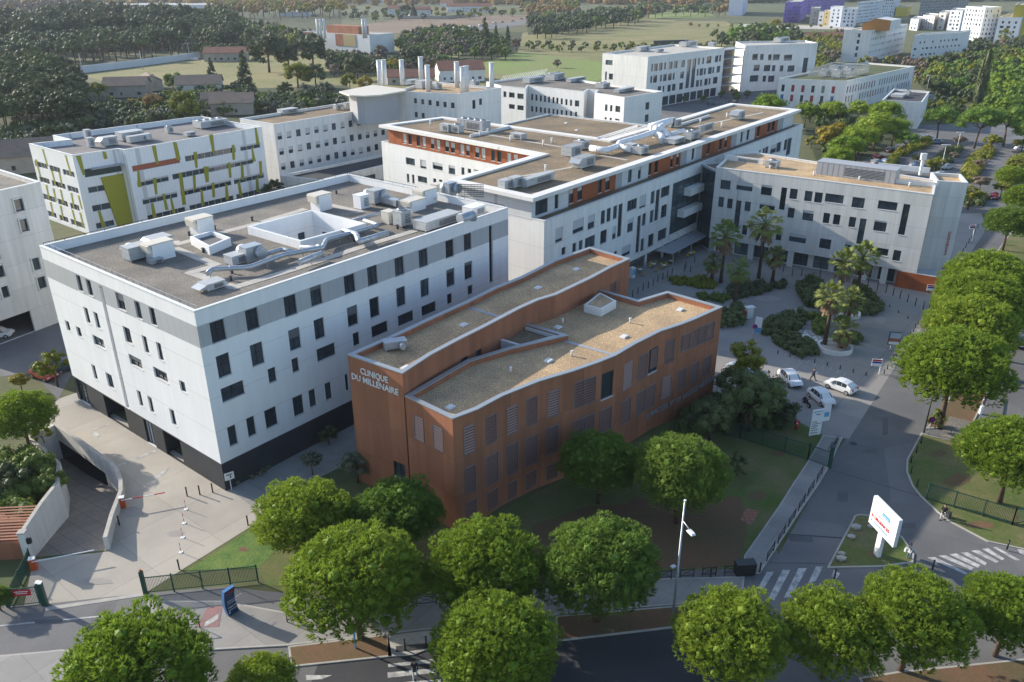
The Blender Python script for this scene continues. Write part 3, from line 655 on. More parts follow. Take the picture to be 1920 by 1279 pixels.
# ================================================================== emergency wing
zC = 16.0
C4 = crop(1320, 290, 4.7375)
c0, c1 = V2(at(1343, 313.8, zC)), V2(at(1750.7, 365.1, zC)); eC = (c1 - c0).normalized(); vC = Vector((-eC.y, eC.x))
pC = [c0, c1, V2(at(1756, 338, zC)), V2(at(1414, 285.7, zC)), V2(at(1372, 288, zC))]
bC = thing('emergency_wing', 'pale concrete hospital wing marked URGENCES with tan gravel roof behind the palms', 'building', (c0.x, c0.y, 0))
hC = wins(c0, c1, C4, [(150, 222, 230, 315), (292, 237, 427, 330, bl(.45)), (512, 265, 597, 368, bl(.22)), (690, 290, 712, 495, dict(nz=3)), (768, 300, 822, 400), (900, 320, 953, 420), (988, 332, 1043, 433), (1082, 342, 1232, 440, dict(nx=3)), (1322, 375, 1415, 482), (1552, 405, 1707, 503, dict(nx=2)), (1775, 437, 1778, 718, dict(nz=4)),
    (133, 372, 170, 470), (210, 388, 248, 482), (288, 405, 305, 660, dict(nz=3)), (365, 415, 408, 507), (495, 430, 625, 500, bl(.25)), (750, 470, 795, 567), (882, 490, 965, 595, bl(.25)), (1065, 515, 1107, 615), (1155, 528, 1200, 628), (1295, 550, 1338, 650), (1390, 565, 1395, 800, dict(nz=4)), (1517, 580, 1610, 690, bl(.15)),
    (343, 625, 378, 717), (640, 700, 668, 765), (762, 695, 900, 793, bl(.4)), (1032, 742, 1118, 845), (1258, 775, 1305, 830, bl(.5)), (1478, 815, 1628, 905, dict(nx=3)), (1688, 845, 1735, 950)])
hC = [((h[0], h[1], h[2], h[3], h[4]) if h[1] - h[0] > .9 else (h[0], h[0] + 1.0, h[2], h[3], h[4])) for h in hC]
for h in hC:
    if h[3] - h[2] > 4 and h[1] - h[0] > 1.4: pass
zc = on_wall(1718.6, 512, c0, c1)[1]
for h in hC: h[4].setdefault('nx', 2 if h[1] - h[0] > 1.5 else 1)
shell(bC, pC, zc, zC, [M['conc_wall']], {0: hC}, t=.3, ph=.35, cap=M['cap'], roof=M['gravel_tan'])
mb = MB(); mb.tess([[(p.x, p.y, zc) for p in pC]]); mb.build('soffit', M['conc_wall'], bC)
q0, q1 = c0 + vC * 1.4, c1 + vC * 1.4 - eC * .5; mb = MB(); LC = (q1 - q0).length
gg = [(s, s + 2.6, .25, zc - .2) for s in [1.0 + 3.6 * k for k in range(int(LC / 3.6))]]
wall_faces(mb, q0, q1, 0, zc, gg, .15)
for a, b in ((q1, V2(at(1756, 338, zC))), (V2(at(1372, 288, zC)), q0)): wall_faces(mb, a, b, 0, zc)
mb.build('ground_floor_wall', M['conc_wall'], bC)
for h in gg: window(bC, q0, q1, h, .15, nx=2, nz=3, gm=M['glass_b'], name='ground_floor_glazing')
for x in (1408, 1483, 1624, 1661):
    s = on_wall(x, 460 + (x - 1408) * .14, c0, c1)[0]; p = c0 + eC * s + vC * .4; mb = MB(); mb.box((p.x, p.y, 0), (1.0, .5, zc), math.atan2(eC.y, eC.x)); mb.build('pillar', M['conc_wall'], bC)
# plant room in rusty panels under the corner
s0 = on_wall(1681, 515, c0, c1)[0]; A = c0 + eC * s0 + nB * 0 - vC * .25; B = c1 + eC * 3.6 - vC * .25
mb = MB(); prism(mb, [A, B, B + vC * 5, A + vC * 1.2], 0, 2.85, 0, 1); mb.build('rust_red_porch', [M['wood'], M['greyclad']], bC)
# end slab with the vertical lettering
zK = 16.46; k0, k1 = V2(at(1757, 339.5, zK)), V2(at(1815.2, 343.1, zK)); k1b = V2(at(1776.5, 520.6)); eK = (k1 - k0).normalized(); vK = Vector((-eK.y, eK.x))
shell(bC, [k0, k1, k1 + vK * 6.5, k0 + vK * 6.5], 0, zK, [M['conc_wall']], t=.3, ph=.5, cap=M['cap'], roof=M['gravel_tan'], wname='end_slab', rname='end_slab_roof')
Zc = crop(1560, 300, 4.918)
for i, ch in enumerate('URGENCES'):
    x, y = 1085 - i * 5.8, 672 + i * 27.5; s, z = on_wall(*Zc(x, y), k0, k1); nK = Vector((eK.y, -eK.x)); p = k0 + eK * s + nK * .05
    text_obj(ch, .6, M['red'], bC, (p.x, p.y, z - .2), (eK.x, eK.y, 0), (0, 0, 1), 'sign_letter', .03, .02)
s, z = on_wall(*Zc(1042, 1000), k0, k1); p = k0 + eK * s + nK * .06
def disc(mb, c, n, r, m=0, k=20, th=.03):
    n = Vector(n).normalized(); x = n.orthogonal().normalized(); y = n.cross(x); c = Vector(c)
    mb.poly([c + n * th + (x * math.cos(2 * math.pi * i / k) + y * math.sin(2 * math.pi * i / k)) * r for i in range(k)], m)
mb = MB(); disc(mb, (p.x, p.y, z), (nK.x, nK.y, 0), .5, 0); disc(mb, (p.x, p.y, z), (nK.x, nK.y, 0), .38, 1, th=.04); mb.build('no_parking_disc', [M['red'], M['blue']], bC)
# glazed joint between the two buildings
s = on_wall(*C3(1745, 500), f0, f1)[0]; j0 = f0 + eB * s + nB * .02; j1 = c0 + vC * .6
nJ = (j1 - j0).normalized(); LJ = (j1 - j0).length; vJ = Vector((-nJ.y, nJ.x))
mb = MB(); hj = [(.12, LJ - .12, zT - 15.2 + 3.4, zT - .6)]
shell(bC, [j0, j1, j1 + vJ * 7, j0 + vJ * 7], 0, zT - .3, [M['greyclad']], {0: [(.12, LJ - .12, .3, zT - .7, dict(nx=4, nz=14, gm=M['glass_b']))]}, t=.2, ph=.25, cap=M['cap'], roof=M['gravel_brown'], wname='joint_wall', rname='joint_roof')
# ================================================================== helpers for the other buildings
def auto_wins(L, z0, z1, storey=3.3, bay=3.0, w=1.1, h=1.5, rnd=0, base=1.0, seed=0, opt={}, margin=1.0, skip=.0):
    r = random.Random(seed); out = []; z = z0 + base
    while z + h < z1 - .6:
        k = max(1, int((L - 2 * margin) / bay)); st = (L - 2 * margin) / k
        for i in range(k):
            if r.random() < skip: continue
            s = margin + (i + .5) * st + r.uniform(-rnd, rnd); ww = w * r.choice([1, 1, 1, 1.7 if rnd else 1]); out.append((s - ww / 2, s + ww / 2, z, z + h, dict(opt)))
        z += storey
    return out
def roof_pts(lst, z): return [V2(at(x, y, z)) for x, y in lst]
def side(p, i): return (p[(i + 1) % len(p)] - p[i]).length
def block(name, label, poly, z, wallmat, edges={}, roof='gravel_dark', cap='cap', z0=0, far=True, matfn=None, mats=None, zb=(), ph=.6, group=None, cat='building', sb={}):
    b = thing(name, label, cat, ctr(poly), 0, group)
    shell(b, poly, z0, z, mats or [M[wallmat]], edges, matfn, zb=zb, sb=sb, t=.35, ph=ph, cap=M[cap], roof=M[roof], opt=dict(far=far))
    return b

# ------------------------------------------------------------------ glazed walkway between the clinic and the hospital
pL = roof_pts([(951, 463), (1092, 500), (1105, 480), (985, 452)], 8.5)
a, b_ = V2(at(950, 470, 8.5)), V2(at(1100, 513, 8.5)); e = (b_ - a).normalized(); v = Vector((-e.y, e.x))
pL = [a, b_, b_ + v * 7.5, a + v * 7.5]
block('glazed_walkway', 'low blue glazed link behind the long terracotta roof, joining the white clinic to the hospital', pL, 8.5, 'greyclad', {0: [(k * 2.4 + .1, k * 2.4 + 2.35, z, z + 2.5, dict(gm=M['glass_b'], nz=2)) for k in range(int(side(pL, 0) / 2.4)) for z in (.4, 3.1, 5.6)]}, roof='gravel_brown', far=False)

# ------------------------------------------------------------------ white building with olive green panels
zE = hgt((169, 440), (135.4, 291.6)); K1, K7 = crop(0, 0, 2.975), crop(40, 240, 6.395)
pE = roof_pts([(54, 269.7), (135.4, 291.6), (219.8, 279), (233.9, 281.4), (490.5, 237.9), (379, 218.5), (356.3, 220.2), (98.6, 254), (131, 262)], zE)
bE = thing('office_building', 'white panelled building with slanting olive green strips and long window bands', 'building', ctr(pE))
rows = []
for a, b in ((915, 945), (1005, 1035), (1108, 1140), (1208, 1238)):
    rows.append((on_wall(*K1(800, b + 4), pE[3], pE[4])[1], on_wall(*K1(800, a), pE[3], pE[4])[1]))
L3, L0 = side(pE, 3), side(pE, 0)
hE = {3: [], 0: [], 1: []}; rr = random.Random(5)
for i, (a, b) in enumerate(rows):
    s = .8 + .4 * i
    while s < L3 - 4:
        L = min(rr.uniform(7, 13), L3 - 1 - s); hE[3].append((s, s + L, a, b, dict(nx=max(2, int(L / 1.5)), fm=M['frame_l'], blind=rr.choice([0, .3, .9, 0]), bm=M['blind_o'] if i == 0 and s < 18 else M['blind']))); s += L + rr.uniform(.5, 1.4)
    s = .6 + .5 * (i % 2)
    while s < L0 - 2.5:
        L = min(rr.uniform(3.5, 6), L0 - .8 - s); hE[0].append((s, s + L, a, b, dict(nx=max(2, int(L / 1.2)), fm=M['frame_l']))); s += L + rr.uniform(.9, 1.8)
    hE[1].append((1.5, 5.2, a, b, dict(nx=2, fm=M['frame_l'])))
shell(bE, pE, 0, zE, [surf('white_sheet_cladding', (.76, .77, .78), (.70, .71, .72), .2, rough=.5, vj=(U[0], U[1], .8, .03))], hE, t=.3, ph=1.1, cap=M['cap'], roof=surf('roof_membrane_grey', (.21, .195, .185), (.165, .155, .15), .2, rough=.9, fine=3), opt=dict(far=True), depth=.2)
def panel(par, p0, p1, pts, mat, off=.05, name='green_panel'):
    p0, p1 = V2(p0), V2(p1); e = (p1 - p0).normalized(); n = Vector((e.y, -e.x)); q = [on_wall(x, y, p0, p1) for x, y in pts]; mb = MB()
    F = [(p0.x + e.x * s + n.x * off, p0.y + e.y * s + n.y * off, z) for s, z in q]; B = [(p0.x + e.x * s, p0.y + e.y * s, z) for s, z in q]
    mb.poly(F); k = len(F)
    for i in range(k): mb.quad(F[i], B[i], B[(i + 1) % k], F[(i + 1) % k])
    return mb.build(name, mat, par)
for q in ([(845, 812), (868, 812), (885, 915), (870, 915)], [(963, 790), (985, 795), (1008, 890), (985, 893)], [(1165, 752), (1188, 750), (1198, 850), (1185, 855)], [(1420, 712), (1430, 712), (1448, 805), (1430, 808)], [(765, 948), (775, 948), (790, 1042), (768, 1045)], [(1077, 850), (1097, 845), (1103, 935), (1090, 938)], [(1292, 810), (1307, 808), (1312, 890), (1297, 893)], [(1400, 820), (1408, 820), (1427, 900), (1410, 902)], [(853, 995), (872, 992), (878, 1085), (865, 1085)], [(995, 965), (1015, 962), (1038, 1140), (1018, 1145)], [(1133, 930), (1163, 928), (1165, 1015), (1148, 1018)], [(1270, 908), (1285, 905), (1292, 990), (1278, 993)], [(1342, 920), (1357, 918), (1362, 1003), (1345, 1005)], [(1443, 900), (1460, 898), (1462, 980), (1450, 985)], [(905, 1082), (918, 1080), (940, 1170), (922, 1172)], [(948, 1105), (958, 1103), (980, 1190), (962, 1193)], [(1075, 978), (1090, 976), (1093, 1060), (1080, 1062)], [(1180, 1020), (1195, 1018), (1200, 1100), (1185, 1102)], [(1118, 1062), (1130, 1060), (1140, 1145), (1122, 1147)], [(1255, 1030), (1267, 1028), (1278, 1110), (1258, 1113)], [(1325, 1015), (1338, 1013), (1352, 1092), (1335, 1095)], [(1425, 992), (1440, 990), (1445, 1070), (1430, 1072)], [(840, 1135), (855, 1132), (875, 1218), (853, 1220)]):
    panel(bE, pE[3], pE[4], [K1(*p) for p in q], M['green'])
for q in ([(422, 870), (450, 868), (475, 975), (462, 978)], [(570, 845), (590, 848), (600, 885), (580, 888)], [(545, 1178), (560, 1175), (588, 1268), (568, 1270)]): panel(bE, pE[1], pE[2], [K1(*p) for p in q], M['green'])
panel(bE, pE[1], pE[2], [K1(*p) for p in ((560, 990), (695, 965), (748, 1240), (655, 1265))], M['green'], .35, 'green_stair_screen')
panel(bE, pE[1], pE[2], [K1(*p) for p in ((470, 945), (700, 905), (705, 950), (475, 990))], M['glass_b'], .04, 'window_band')
for x, y, x2, y2 in ((245, 250, 310, 460), (520, 325, 590, 560), (165, 375, 225, 590), (355, 505, 405, 690), (445, 525, 480, 690), (590, 775, 625, 960), (460, 735, 500, 900), (290, 680, 325, 850), (375, 720, 410, 880), (675, 805, 720, 970), (340, 885, 380, 1050), (460, 925, 495, 1090), (600, 975, 655, 1170), (695, 1010, 745, 1200)):
    panel(bE, pE[0], pE[1], [K7(x, y), K7(x + 18, y + 4), K7(x2 + 14, y2 + 4), K7(x2, y2)], M['green'])
e = (pE[2] - pE[1]).normalized(); n = Vector((e.y, -e.x)); a = pE[1] + e * on_wall(*K1(490, 905), pE[1], pE[2])[0]; mb = MB()
prism(mb, [a + n * 1.4, a + e * 8 + n * 1.4, a + e * 8 + n * .05, a + n * .05], rows[0][1] + .3, rows[0][1] + .45); mb.build('canopy', M['greyclad'], bE)

# ------------------------------------------------------------------ pale building with three rows of small square windows
zF_ = 14.57; K = crop(440, 140, 3.692)
pF = roof_pts([(449.5, 222.6), (513.1, 233.4), (751.5, 195), (690, 186)], zF_)
W1 = [(312, 427), (376, 415), (441, 403), (504, 393), (566, 381), (628, 371), (687, 361), (747, 351), (803, 340), (860, 329), (915, 320), (968, 310), (1021, 301), (1074, 292), (1126, 283)]
W2 = [(325, 532), (389, 519), (453, 507), (514, 495), (577, 484), (636, 472), (695, 461), (752, 450), (811, 439), (867, 428), (921, 417), (975, 406), (1028, 397), (1080, 388)]
W3 = [(337, 636), (401, 622), (464, 609), (525, 597), (586, 585), (647, 573), (705, 560), (762, 549), (818, 537), (874, 525), (928, 512), (982, 501), (1034, 491)]
hs = []
for Wn in (W1, W2, W3):
    z = sum(on_wall(*K(*p), pF[1], pF[2])[1] for p in Wn) / len(Wn)
    for p in Wn:
        s = on_wall(*K(*p), pF[1], pF[2])[0]; hs.append((s - .68, s + .68, z - .85, z + .85, dict(blind=rr.choice([0, .2, .5, .8]), bm=M['blind'])))
bF = block('laboratory_building', 'pale concrete building with three rows of small square windows beside the green panelled one', pF, zF_, 'conc_white', {1: hs, 0: [(6.5, 7.7, z, z + 1.6, {}) for z in (10, 6.6, 3.2)]}, 'gravel_brown')
# lean garage wing in front of it
pf2 = roof_pts([(525.3, 329), (600, 338), (735, 306), (730, 287)], 4.6)
bG_ = block('garage_wing', 'low grey roofed garage wing in front of the small square windowed building', pf2, 4.6, 'conc_wall', {1: [(k * 6 + 1, k * 6 + 5.2, .1, 3.0, dict(gm=M['unitd'], nz=5)) for k in range(int(side(pf2, 1) / 6))]}, 'asphalt_dark')
# plant block with tall flues and the swooping canopy roof
zP = 19.0; pP = roof_pts([(745, 171), (856.6, 176.6), (939.7, 165), (800, 152)], zP)
K9 = crop(440, 140, 3.692); hp = wins(pP[0], pP[1], K9, [(1240, 163, 1262, 200), (1290, 170, 1312, 207), (1340, 175, 1364, 213), (1392, 183, 1416, 220), (1443, 188, 1468, 227), (1496, 193, 1522, 233), (1245, 258, 1268, 297), (1294, 265, 1316, 303)])
hp2 = wins(pP[1], pP[2], K9, [(1645, 178, 1668, 235), (1692, 168, 1713, 208)])
bP = block('plant_building', 'pale concrete block with tall white flues on its roof, behind the orange banded wing', pP, zP, 'conc_white', {0: hp, 1: hp2}, 'gravel_tan')
mb = MB(); cz = zP + .6
cp = roof_pts([(635.6, 171.5), (655, 178.5), (680, 179.5), (711, 178), (762, 169.5), (757, 166.3), (699, 159)], cz); prism(mb, cp, cz - .35, cz); mb.build('canopy_roof', M['beige'], bP)
cp2 = inset(cp, 2.2); mb = MB(); prism(mb, cp2, 12, cz - .35); mb.build('canopy_wall', M['greyclad'], bP)
for i, (x, y) in enumerate([(713, 160), (722, 159), (755, 159), (790, 152), (803, 172), (857, 164), (868, 176), (875, 174), (922, 166)]):
    p = at(x, y, zP - .6); mb = MB(); mb.tube([p, p + Vector((0, 0, 6.8))], .68, 10); mb.tube([p + Vector((0, 0, 6.8)), p + Vector((0, 0, 6.95))], .76, 10); mb.build('flue', M['alu'], bP)
# ------------------------------------------------------------------ beige building at the left edge
zG = hgt((107, 600), (75, 341)); ga, gb = V2(at(-60, 371, zG)), V2(at(75, 341, zG)); gc = V2(at(0, 318, zG)); 
gd = (gc - gb); gp = [gb + (ga - gb) * 1.6, gb, gb + gd * 1.2, gb + (ga - gb) * 1.6 + gd * 1.2]
K0 = crop(0, 300, 4.0); hg = wins(gp[0], gp[1], K0, [(95, 300, 185, 375), (138, 450, 220, 528), (232, 742, 308, 815), (272, 885, 352, 952), (-40, 675, 5, 740), (-30, 800, 40, 870), (0, 955, 75, 1022), (-120, 330, -40, 400), (-90, 480, -10, 560)])
hg.append((max(0, on_wall(0, 560, gp[0], gp[1])[0] - 16), on_wall(57, 585, gp[0], gp[1])[0], .05, 3.3, dict(open=1)))
bG = block('hospital_annex', 'beige concrete building with small framed square windows at the left edge', gp, zG, 'conc_wall', {0: hg}, 'gravel_dark', far=False)
e = (gp[1] - gp[0]).normalized(); nG = Vector((e.y, -e.x))
for h in hg[:-1]:
    mb = MB(); P = lambda s, z, q: (gp[0].x + e.x * s + nG.x * q, gp[0].y + e.y * s + nG.y * q, z)
    for s0, s1, z0, z1 in ((h[0] - .18, h[0], h[2] - .18, h[3] + .18), (h[1], h[1] + .18, h[2] - .18, h[3] + .18), (h[0], h[1], h[2] - .18, h[2]), (h[0], h[1], h[3], h[3] + .18)):
        A = [P(s0, z0, .18), P(s1, z0, .18), P(s1, z1, .18), P(s0, z1, .18)]; B = [P(s0, z0, 0), P(s1, z0, 0), P(s1, z1, 0), P(s0, z1, 0)]; mb.quad(*A)
        for i in range(4): mb.quad(A[i], B[i], B[(i + 1) % 4], A[(i + 1) % 4])
    mb.build('window_surround', M['conc_wall'], bG)
# ------------------------------------------------------------------ white research building
zH = 15.0; pH = roof_pts([(912, 153.5), (939, 161), (986, 166), (990, 160.5), (1095.5, 172), (1103, 167.5), (1120, 169), (1115, 174), (1171, 183), (1243, 171.4), (1129, 156), (1020, 139.5)], zH)
KH = crop(800, 130, 4); hh = {}
def addw(e, lst, zsn=None, **o):
    for q in wins(pH[e], pH[e + 1], KH, lst): hh.setdefault(e, []).append(q[:4] + (dict(o),))
addw(3, [(x, 185 + (x - 783) * .145, x + 15, 233 + (x - 783) * .145) for x in (783, 815, 848, 879, 910, 943, 972, 1005, 1040, 1075)] + [(1112, 232, 1143, 282)] + [(x, 275 + (x - 783) * .13, x + 15, 318 + (x - 783) * .13) for x in (783, 815, 848, 879, 910, 943, 972, 1005, 1040, 1075, 1112)])
addw(7, [(1338, 262, 1355, 315), (1376, 267, 1392, 318), (1416, 272, 1450, 325), (1335, 358, 1350, 378), (1373, 362, 1388, 385), (1413, 368, 1446, 388)])
addw(8, [(1643, 250, 1668, 300), (1638, 342, 1663, 393)]); addw(1, [(575, 165, 598, 210), (617, 172, 660, 215), (680, 180, 727, 225), (617, 260, 660, 300), (680, 268, 727, 310)])
bH = block('research_building', 'white stepped building with narrow dark windows and cluttered roof before the tall white block', pH, zH, 'white2', hh, 'gravel_dark')
# ------------------------------------------------------------------ tall white building in two blocks
zI = 19.2; KI = crop(1120, 60, 7.525)
pI = roof_pts([(1130, 99.9), (1215.4, 106.5), (1359.2, 89.9), (1262, 83)], zI)
li = [(765, 455, 780, 555), (805, 450, 848, 548), (873, 440, 915, 540), (945, 432, 965, 528), (1015, 422, 1057, 518), (1083, 412, 1127, 508), (1188, 400, 1230, 493), (1275, 390, 1290, 790), (1348, 378, 1362, 780), (1423, 370, 1440, 460), (1485, 362, 1502, 450), (1547, 348, 1603, 440), (1665, 335, 1700, 425), (1723, 328, 1742, 415),
      (752, 625, 770, 718), (793, 615, 840, 712), (890, 605, 908, 697), (933, 597, 975, 690), (1002, 588, 1045, 680), (1068, 580, 1087, 670), (1175, 562, 1217, 652), (1408, 525, 1424, 615), (1448, 517, 1488, 610), (1508, 512, 1527, 600), (1567, 503, 1610, 590), (1628, 495, 1645, 580), (1690, 483, 1727, 570),
      (855, 770, 898, 825), (925, 763, 942, 850), (992, 750, 1033, 838), (1057, 738, 1100, 825), (1160, 722, 1205, 808), (1395, 682, 1430, 770), (1455, 675, 1473, 762), (1515, 662, 1553, 750), (1575, 652, 1592, 740), (1637, 640, 1690, 725)]
hI = {1: wins(pI[1], pI[2], KI, li), 0: wins(pI[0], pI[1], KI, [(112, 560, 130, 680), (165, 585, 217, 675), (118, 393, 212, 470, dict(gm=M['glass_b']))])}
Li = side(pI, 1); hI[1] += [(k * 5 + 1, k * 5 + 5.4, .2, 3.6, dict(nx=4)) for k in range(int(Li / 5.2))]
bI = block('white_office_block', 'tall white building with irregular dark windows, its bright blank end facing the field', pI, zI, 'conc_white', hI, 'slab')
pI2 = roof_pts([(1397.6, 86), (1533.8, 80.7), (1510, 76), (1380, 78)], zI); KJ = crop(1380, 0, 6.857)
hI2 = {0: wins(pI2[0], pI2[1], KJ, [(215, 695, 275, 772), (315, 695, 350, 772), (418, 700, 453, 775), (482, 700, 555, 775), (622, 705, 715, 778), (232, 835, 298, 912), (363, 838, 435, 915), (467, 840, 500, 917), (568, 843, 603, 918), (668, 845, 745, 920), (183, 972, 280, 1048), (347, 975, 382, 1050), (418, 975, 487, 1052), (872, 745, 905, 935)])}
pI2[1] += Vector((0, 0))
bI2 = block('white_office_block', 'right hand white block with three rows of dark windows, joined by dark open galleries', pI2, zI, 'conc_white', hI2, 'slab', group=None)
q = [V2(pI[2]), V2(pI2[0])]; e = (q[1] - q[0]).normalized(); v = Vector((-e.y, e.x))
g = thing('gallery_link', 'dark open gallery floors between the two tall white blocks', 'walkway', (q[0].x, q[0].y, 0))
for k in range(5):
    mb = MB(); prism(mb, [q[0] + e * .1, q[1] - e * .1, q[1] - e * .1 + v * 6, q[0] + e * .1 + v * 6], 4 + k * 3.6 - .3, 4 + k * 3.6); mb.build('gallery_floor', M['greyclad'], g)
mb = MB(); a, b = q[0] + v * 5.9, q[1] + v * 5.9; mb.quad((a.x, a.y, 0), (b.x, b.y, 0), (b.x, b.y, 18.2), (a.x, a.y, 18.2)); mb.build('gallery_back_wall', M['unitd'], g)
# ------------------------------------------------------------------ building with coloured shutters and its annex
zJ = 11.2; pJ = roof_pts([(1459.8, 147.5), (1587.6, 152), (1715.3, 124.4), (1626, 117.6), (1590, 120)], zJ)
hJ, rj = {0: [], 1: []}, random.Random(3)
for e_, bay in ((0, 3.6), (1, 2.6)):
    L = side(pJ, e_); k = int((L - 2) / bay)
    for z in (6.6, 3.0):
        for i in range(k):
            if e_ == 1 and rj.random() < .12: continue
            hJ[e_].append((1 + i * bay + .5, 1 + i * bay + 1.6, z, z + 2.5, dict(gm=rj.choice([M['frame'], M['glass'], M['green_p'], M['blue_p'], M['red_p'], M['green_p']] if e_ else [M['glass'], M['glass'], M['green_p'], M['blue_p'], M['red_p']]), fm=rj.choice([M['frame'], M['blue_p'], M['green_p'], M['red_p']]) if e_ else M['frame'], nx=1)))
bJ = block('school_building', 'white building with blue, red and green shutters and a caged plant deck on its roof', pJ, zJ, 'conc_white', hJ, 'earth')
zJ2 = 8.74; pJ2 = roof_pts([(1654, 187.5), (1729, 191.7), (1743, 171.7), (1676, 166.7)], zJ2)
bJ2 = block('school_annex', 'small white annex with a dark roof beside the coloured shutters', pJ2, zJ2, 'conc_white', {1: [(3, 4.4, 4.5, 6.6, dict(gm=M['red_p'])), (7, 8.4, 4.5, 6.6, dict(gm=M['red_p']))]}, 'asphalt_dark')
# ------------------------------------------------------------------ white buildings with the orange gable
def corner(name, label, bl_, bn, br, top, mat, edges=None, roof='slab', **k):
    z = hgt(bn, top); l, n_, r = V2(at(*bl_)), V2(at(*bn)), V2(at(*br)); d_ = r - n_; q_ = n_ - l
    if q_.x * d_.y - q_.y * d_.x < .1 * q_.length * d_.length:
        if q_.length > d_.length: r = n_ + Vector((-q_.y, q_.x)).normalized() * 16
        else: l = n_ + Vector((-d_.y, d_.x)).normalized() * 14
    p = [l, n_, r, l + r - n_]
    return block(name, label, p, z, mat, edges(p, z) if callable(edges) else (edges or {}), roof, **k), p, z
ew = lambda st, bay, w, h, sk=.1, seed=1, e0=True: (lambda p, z: {i: auto_wins(side(p, i), 0, z, st, bay, w, h, .3, 1.2, seed + i, skip=sk) for i in ((0, 1) if e0 else (1,))})
bK, pK, zK_ = corner('faculty_building', 'white building carrying an orange gabled penthouse on its roof', (1574, 116), (1624.5, 117.6), (1692, 99), (1633, 57.1), 'conc_white', lambda p, z: {1: auto_wins(side(p, 1), 0, z, 3.6, 3.4, 1.0, 1.3, .3, 1.2, 4), 0: [(side(p, 0) * .52, side(p, 0) * .52 + 1.4, zz, zz + 2.2, {}) for zz in (3, 6.6, 10.2, 13.6)]})
a, b = V2(at(1616, 56, zK_)), V2(at(1668, 56, zK_)); v = (pK[2] - pK[1]).normalized() * 22; mb = MB()
h1, h2, h3 = zK_ + 3.2, zK_ + 6.2, zK_ + 5.0; m_ = a.lerp(b, .45)
F = [(a.x, a.y, zK_ - .5), (b.x, b.y, zK_ - .5), (b.x, b.y, h3), (m_.x, m_.y, h2), (a.x, a.y, h1)]; B = [(p[0] + v.x, p[1] + v.y, p[2]) for p in F]
mb.poly(F); mb.poly(B[::-1]); mb.quad(F[1], B[1], B[2], F[2], 1); mb.quad(F[2], B[2], B[3], F[3], 1); mb.quad(F[3], B[3], B[4], F[4], 1); mb.quad(F[4], B[4], B[0], F[0], 1)
mb.build('orange_gable', [plain('ochre_orange', (.50, .20, .04), .6), M['conc_white']], bK)
bK2, _, _ = corner('faculty_building', 'white building with sloping roof just right of the orange gabled one', (1706, 110.5), (1800, 101.5), (1812, 96), (1804.4, 60), 'conc_white', lambda p, z: {0: auto_wins(side(p, 0), 0, z, 3.6, 4.2, 1.6, 1.2, .3, 1.2, 9, skip=.35)})
# ------------------------------------------------------------------ the far housing quarter
M['flat_w'] = surf('flats_white', (.62, .65, .70), (.55, .58, .63), .03, rough=.8); M['flat_g'] = surf('flats_grey', (.27, .275, .28), (.22, .225, .23), .03, rough=.8)
M['violet'] = surf('violet_cladding', (.19, .12, .44), (.15, .10, .36), .03, rough=.7); M['ochre'] = surf('ochre_render', (.42, .33, .16), (.36, .28, .14), .05, rough=.8); M['lemon'] = plain('lemon_box', (.55, .42, .04), .7)
KB, KC = crop(1380, 0, 6.857), crop(1640, 0, 6.857)
def flat(label, bl_, bn, br, top, mat, st=3.2, bay=3.4, w=1.3, h=1.7, seed=1, roof='slab', name='apartment_block'):
    return corner(name, label, bl_, bn, br, top, mat, lambda p, z: {0: auto_wins(side(p, 0), 0, z, st, bay, w, h, .2, 1.0, seed, skip=.08), 1: auto_wins(side(p, 1), 0, z, st, bay, w, h, .2, 1.0, seed + 7, skip=.08)}, roof)
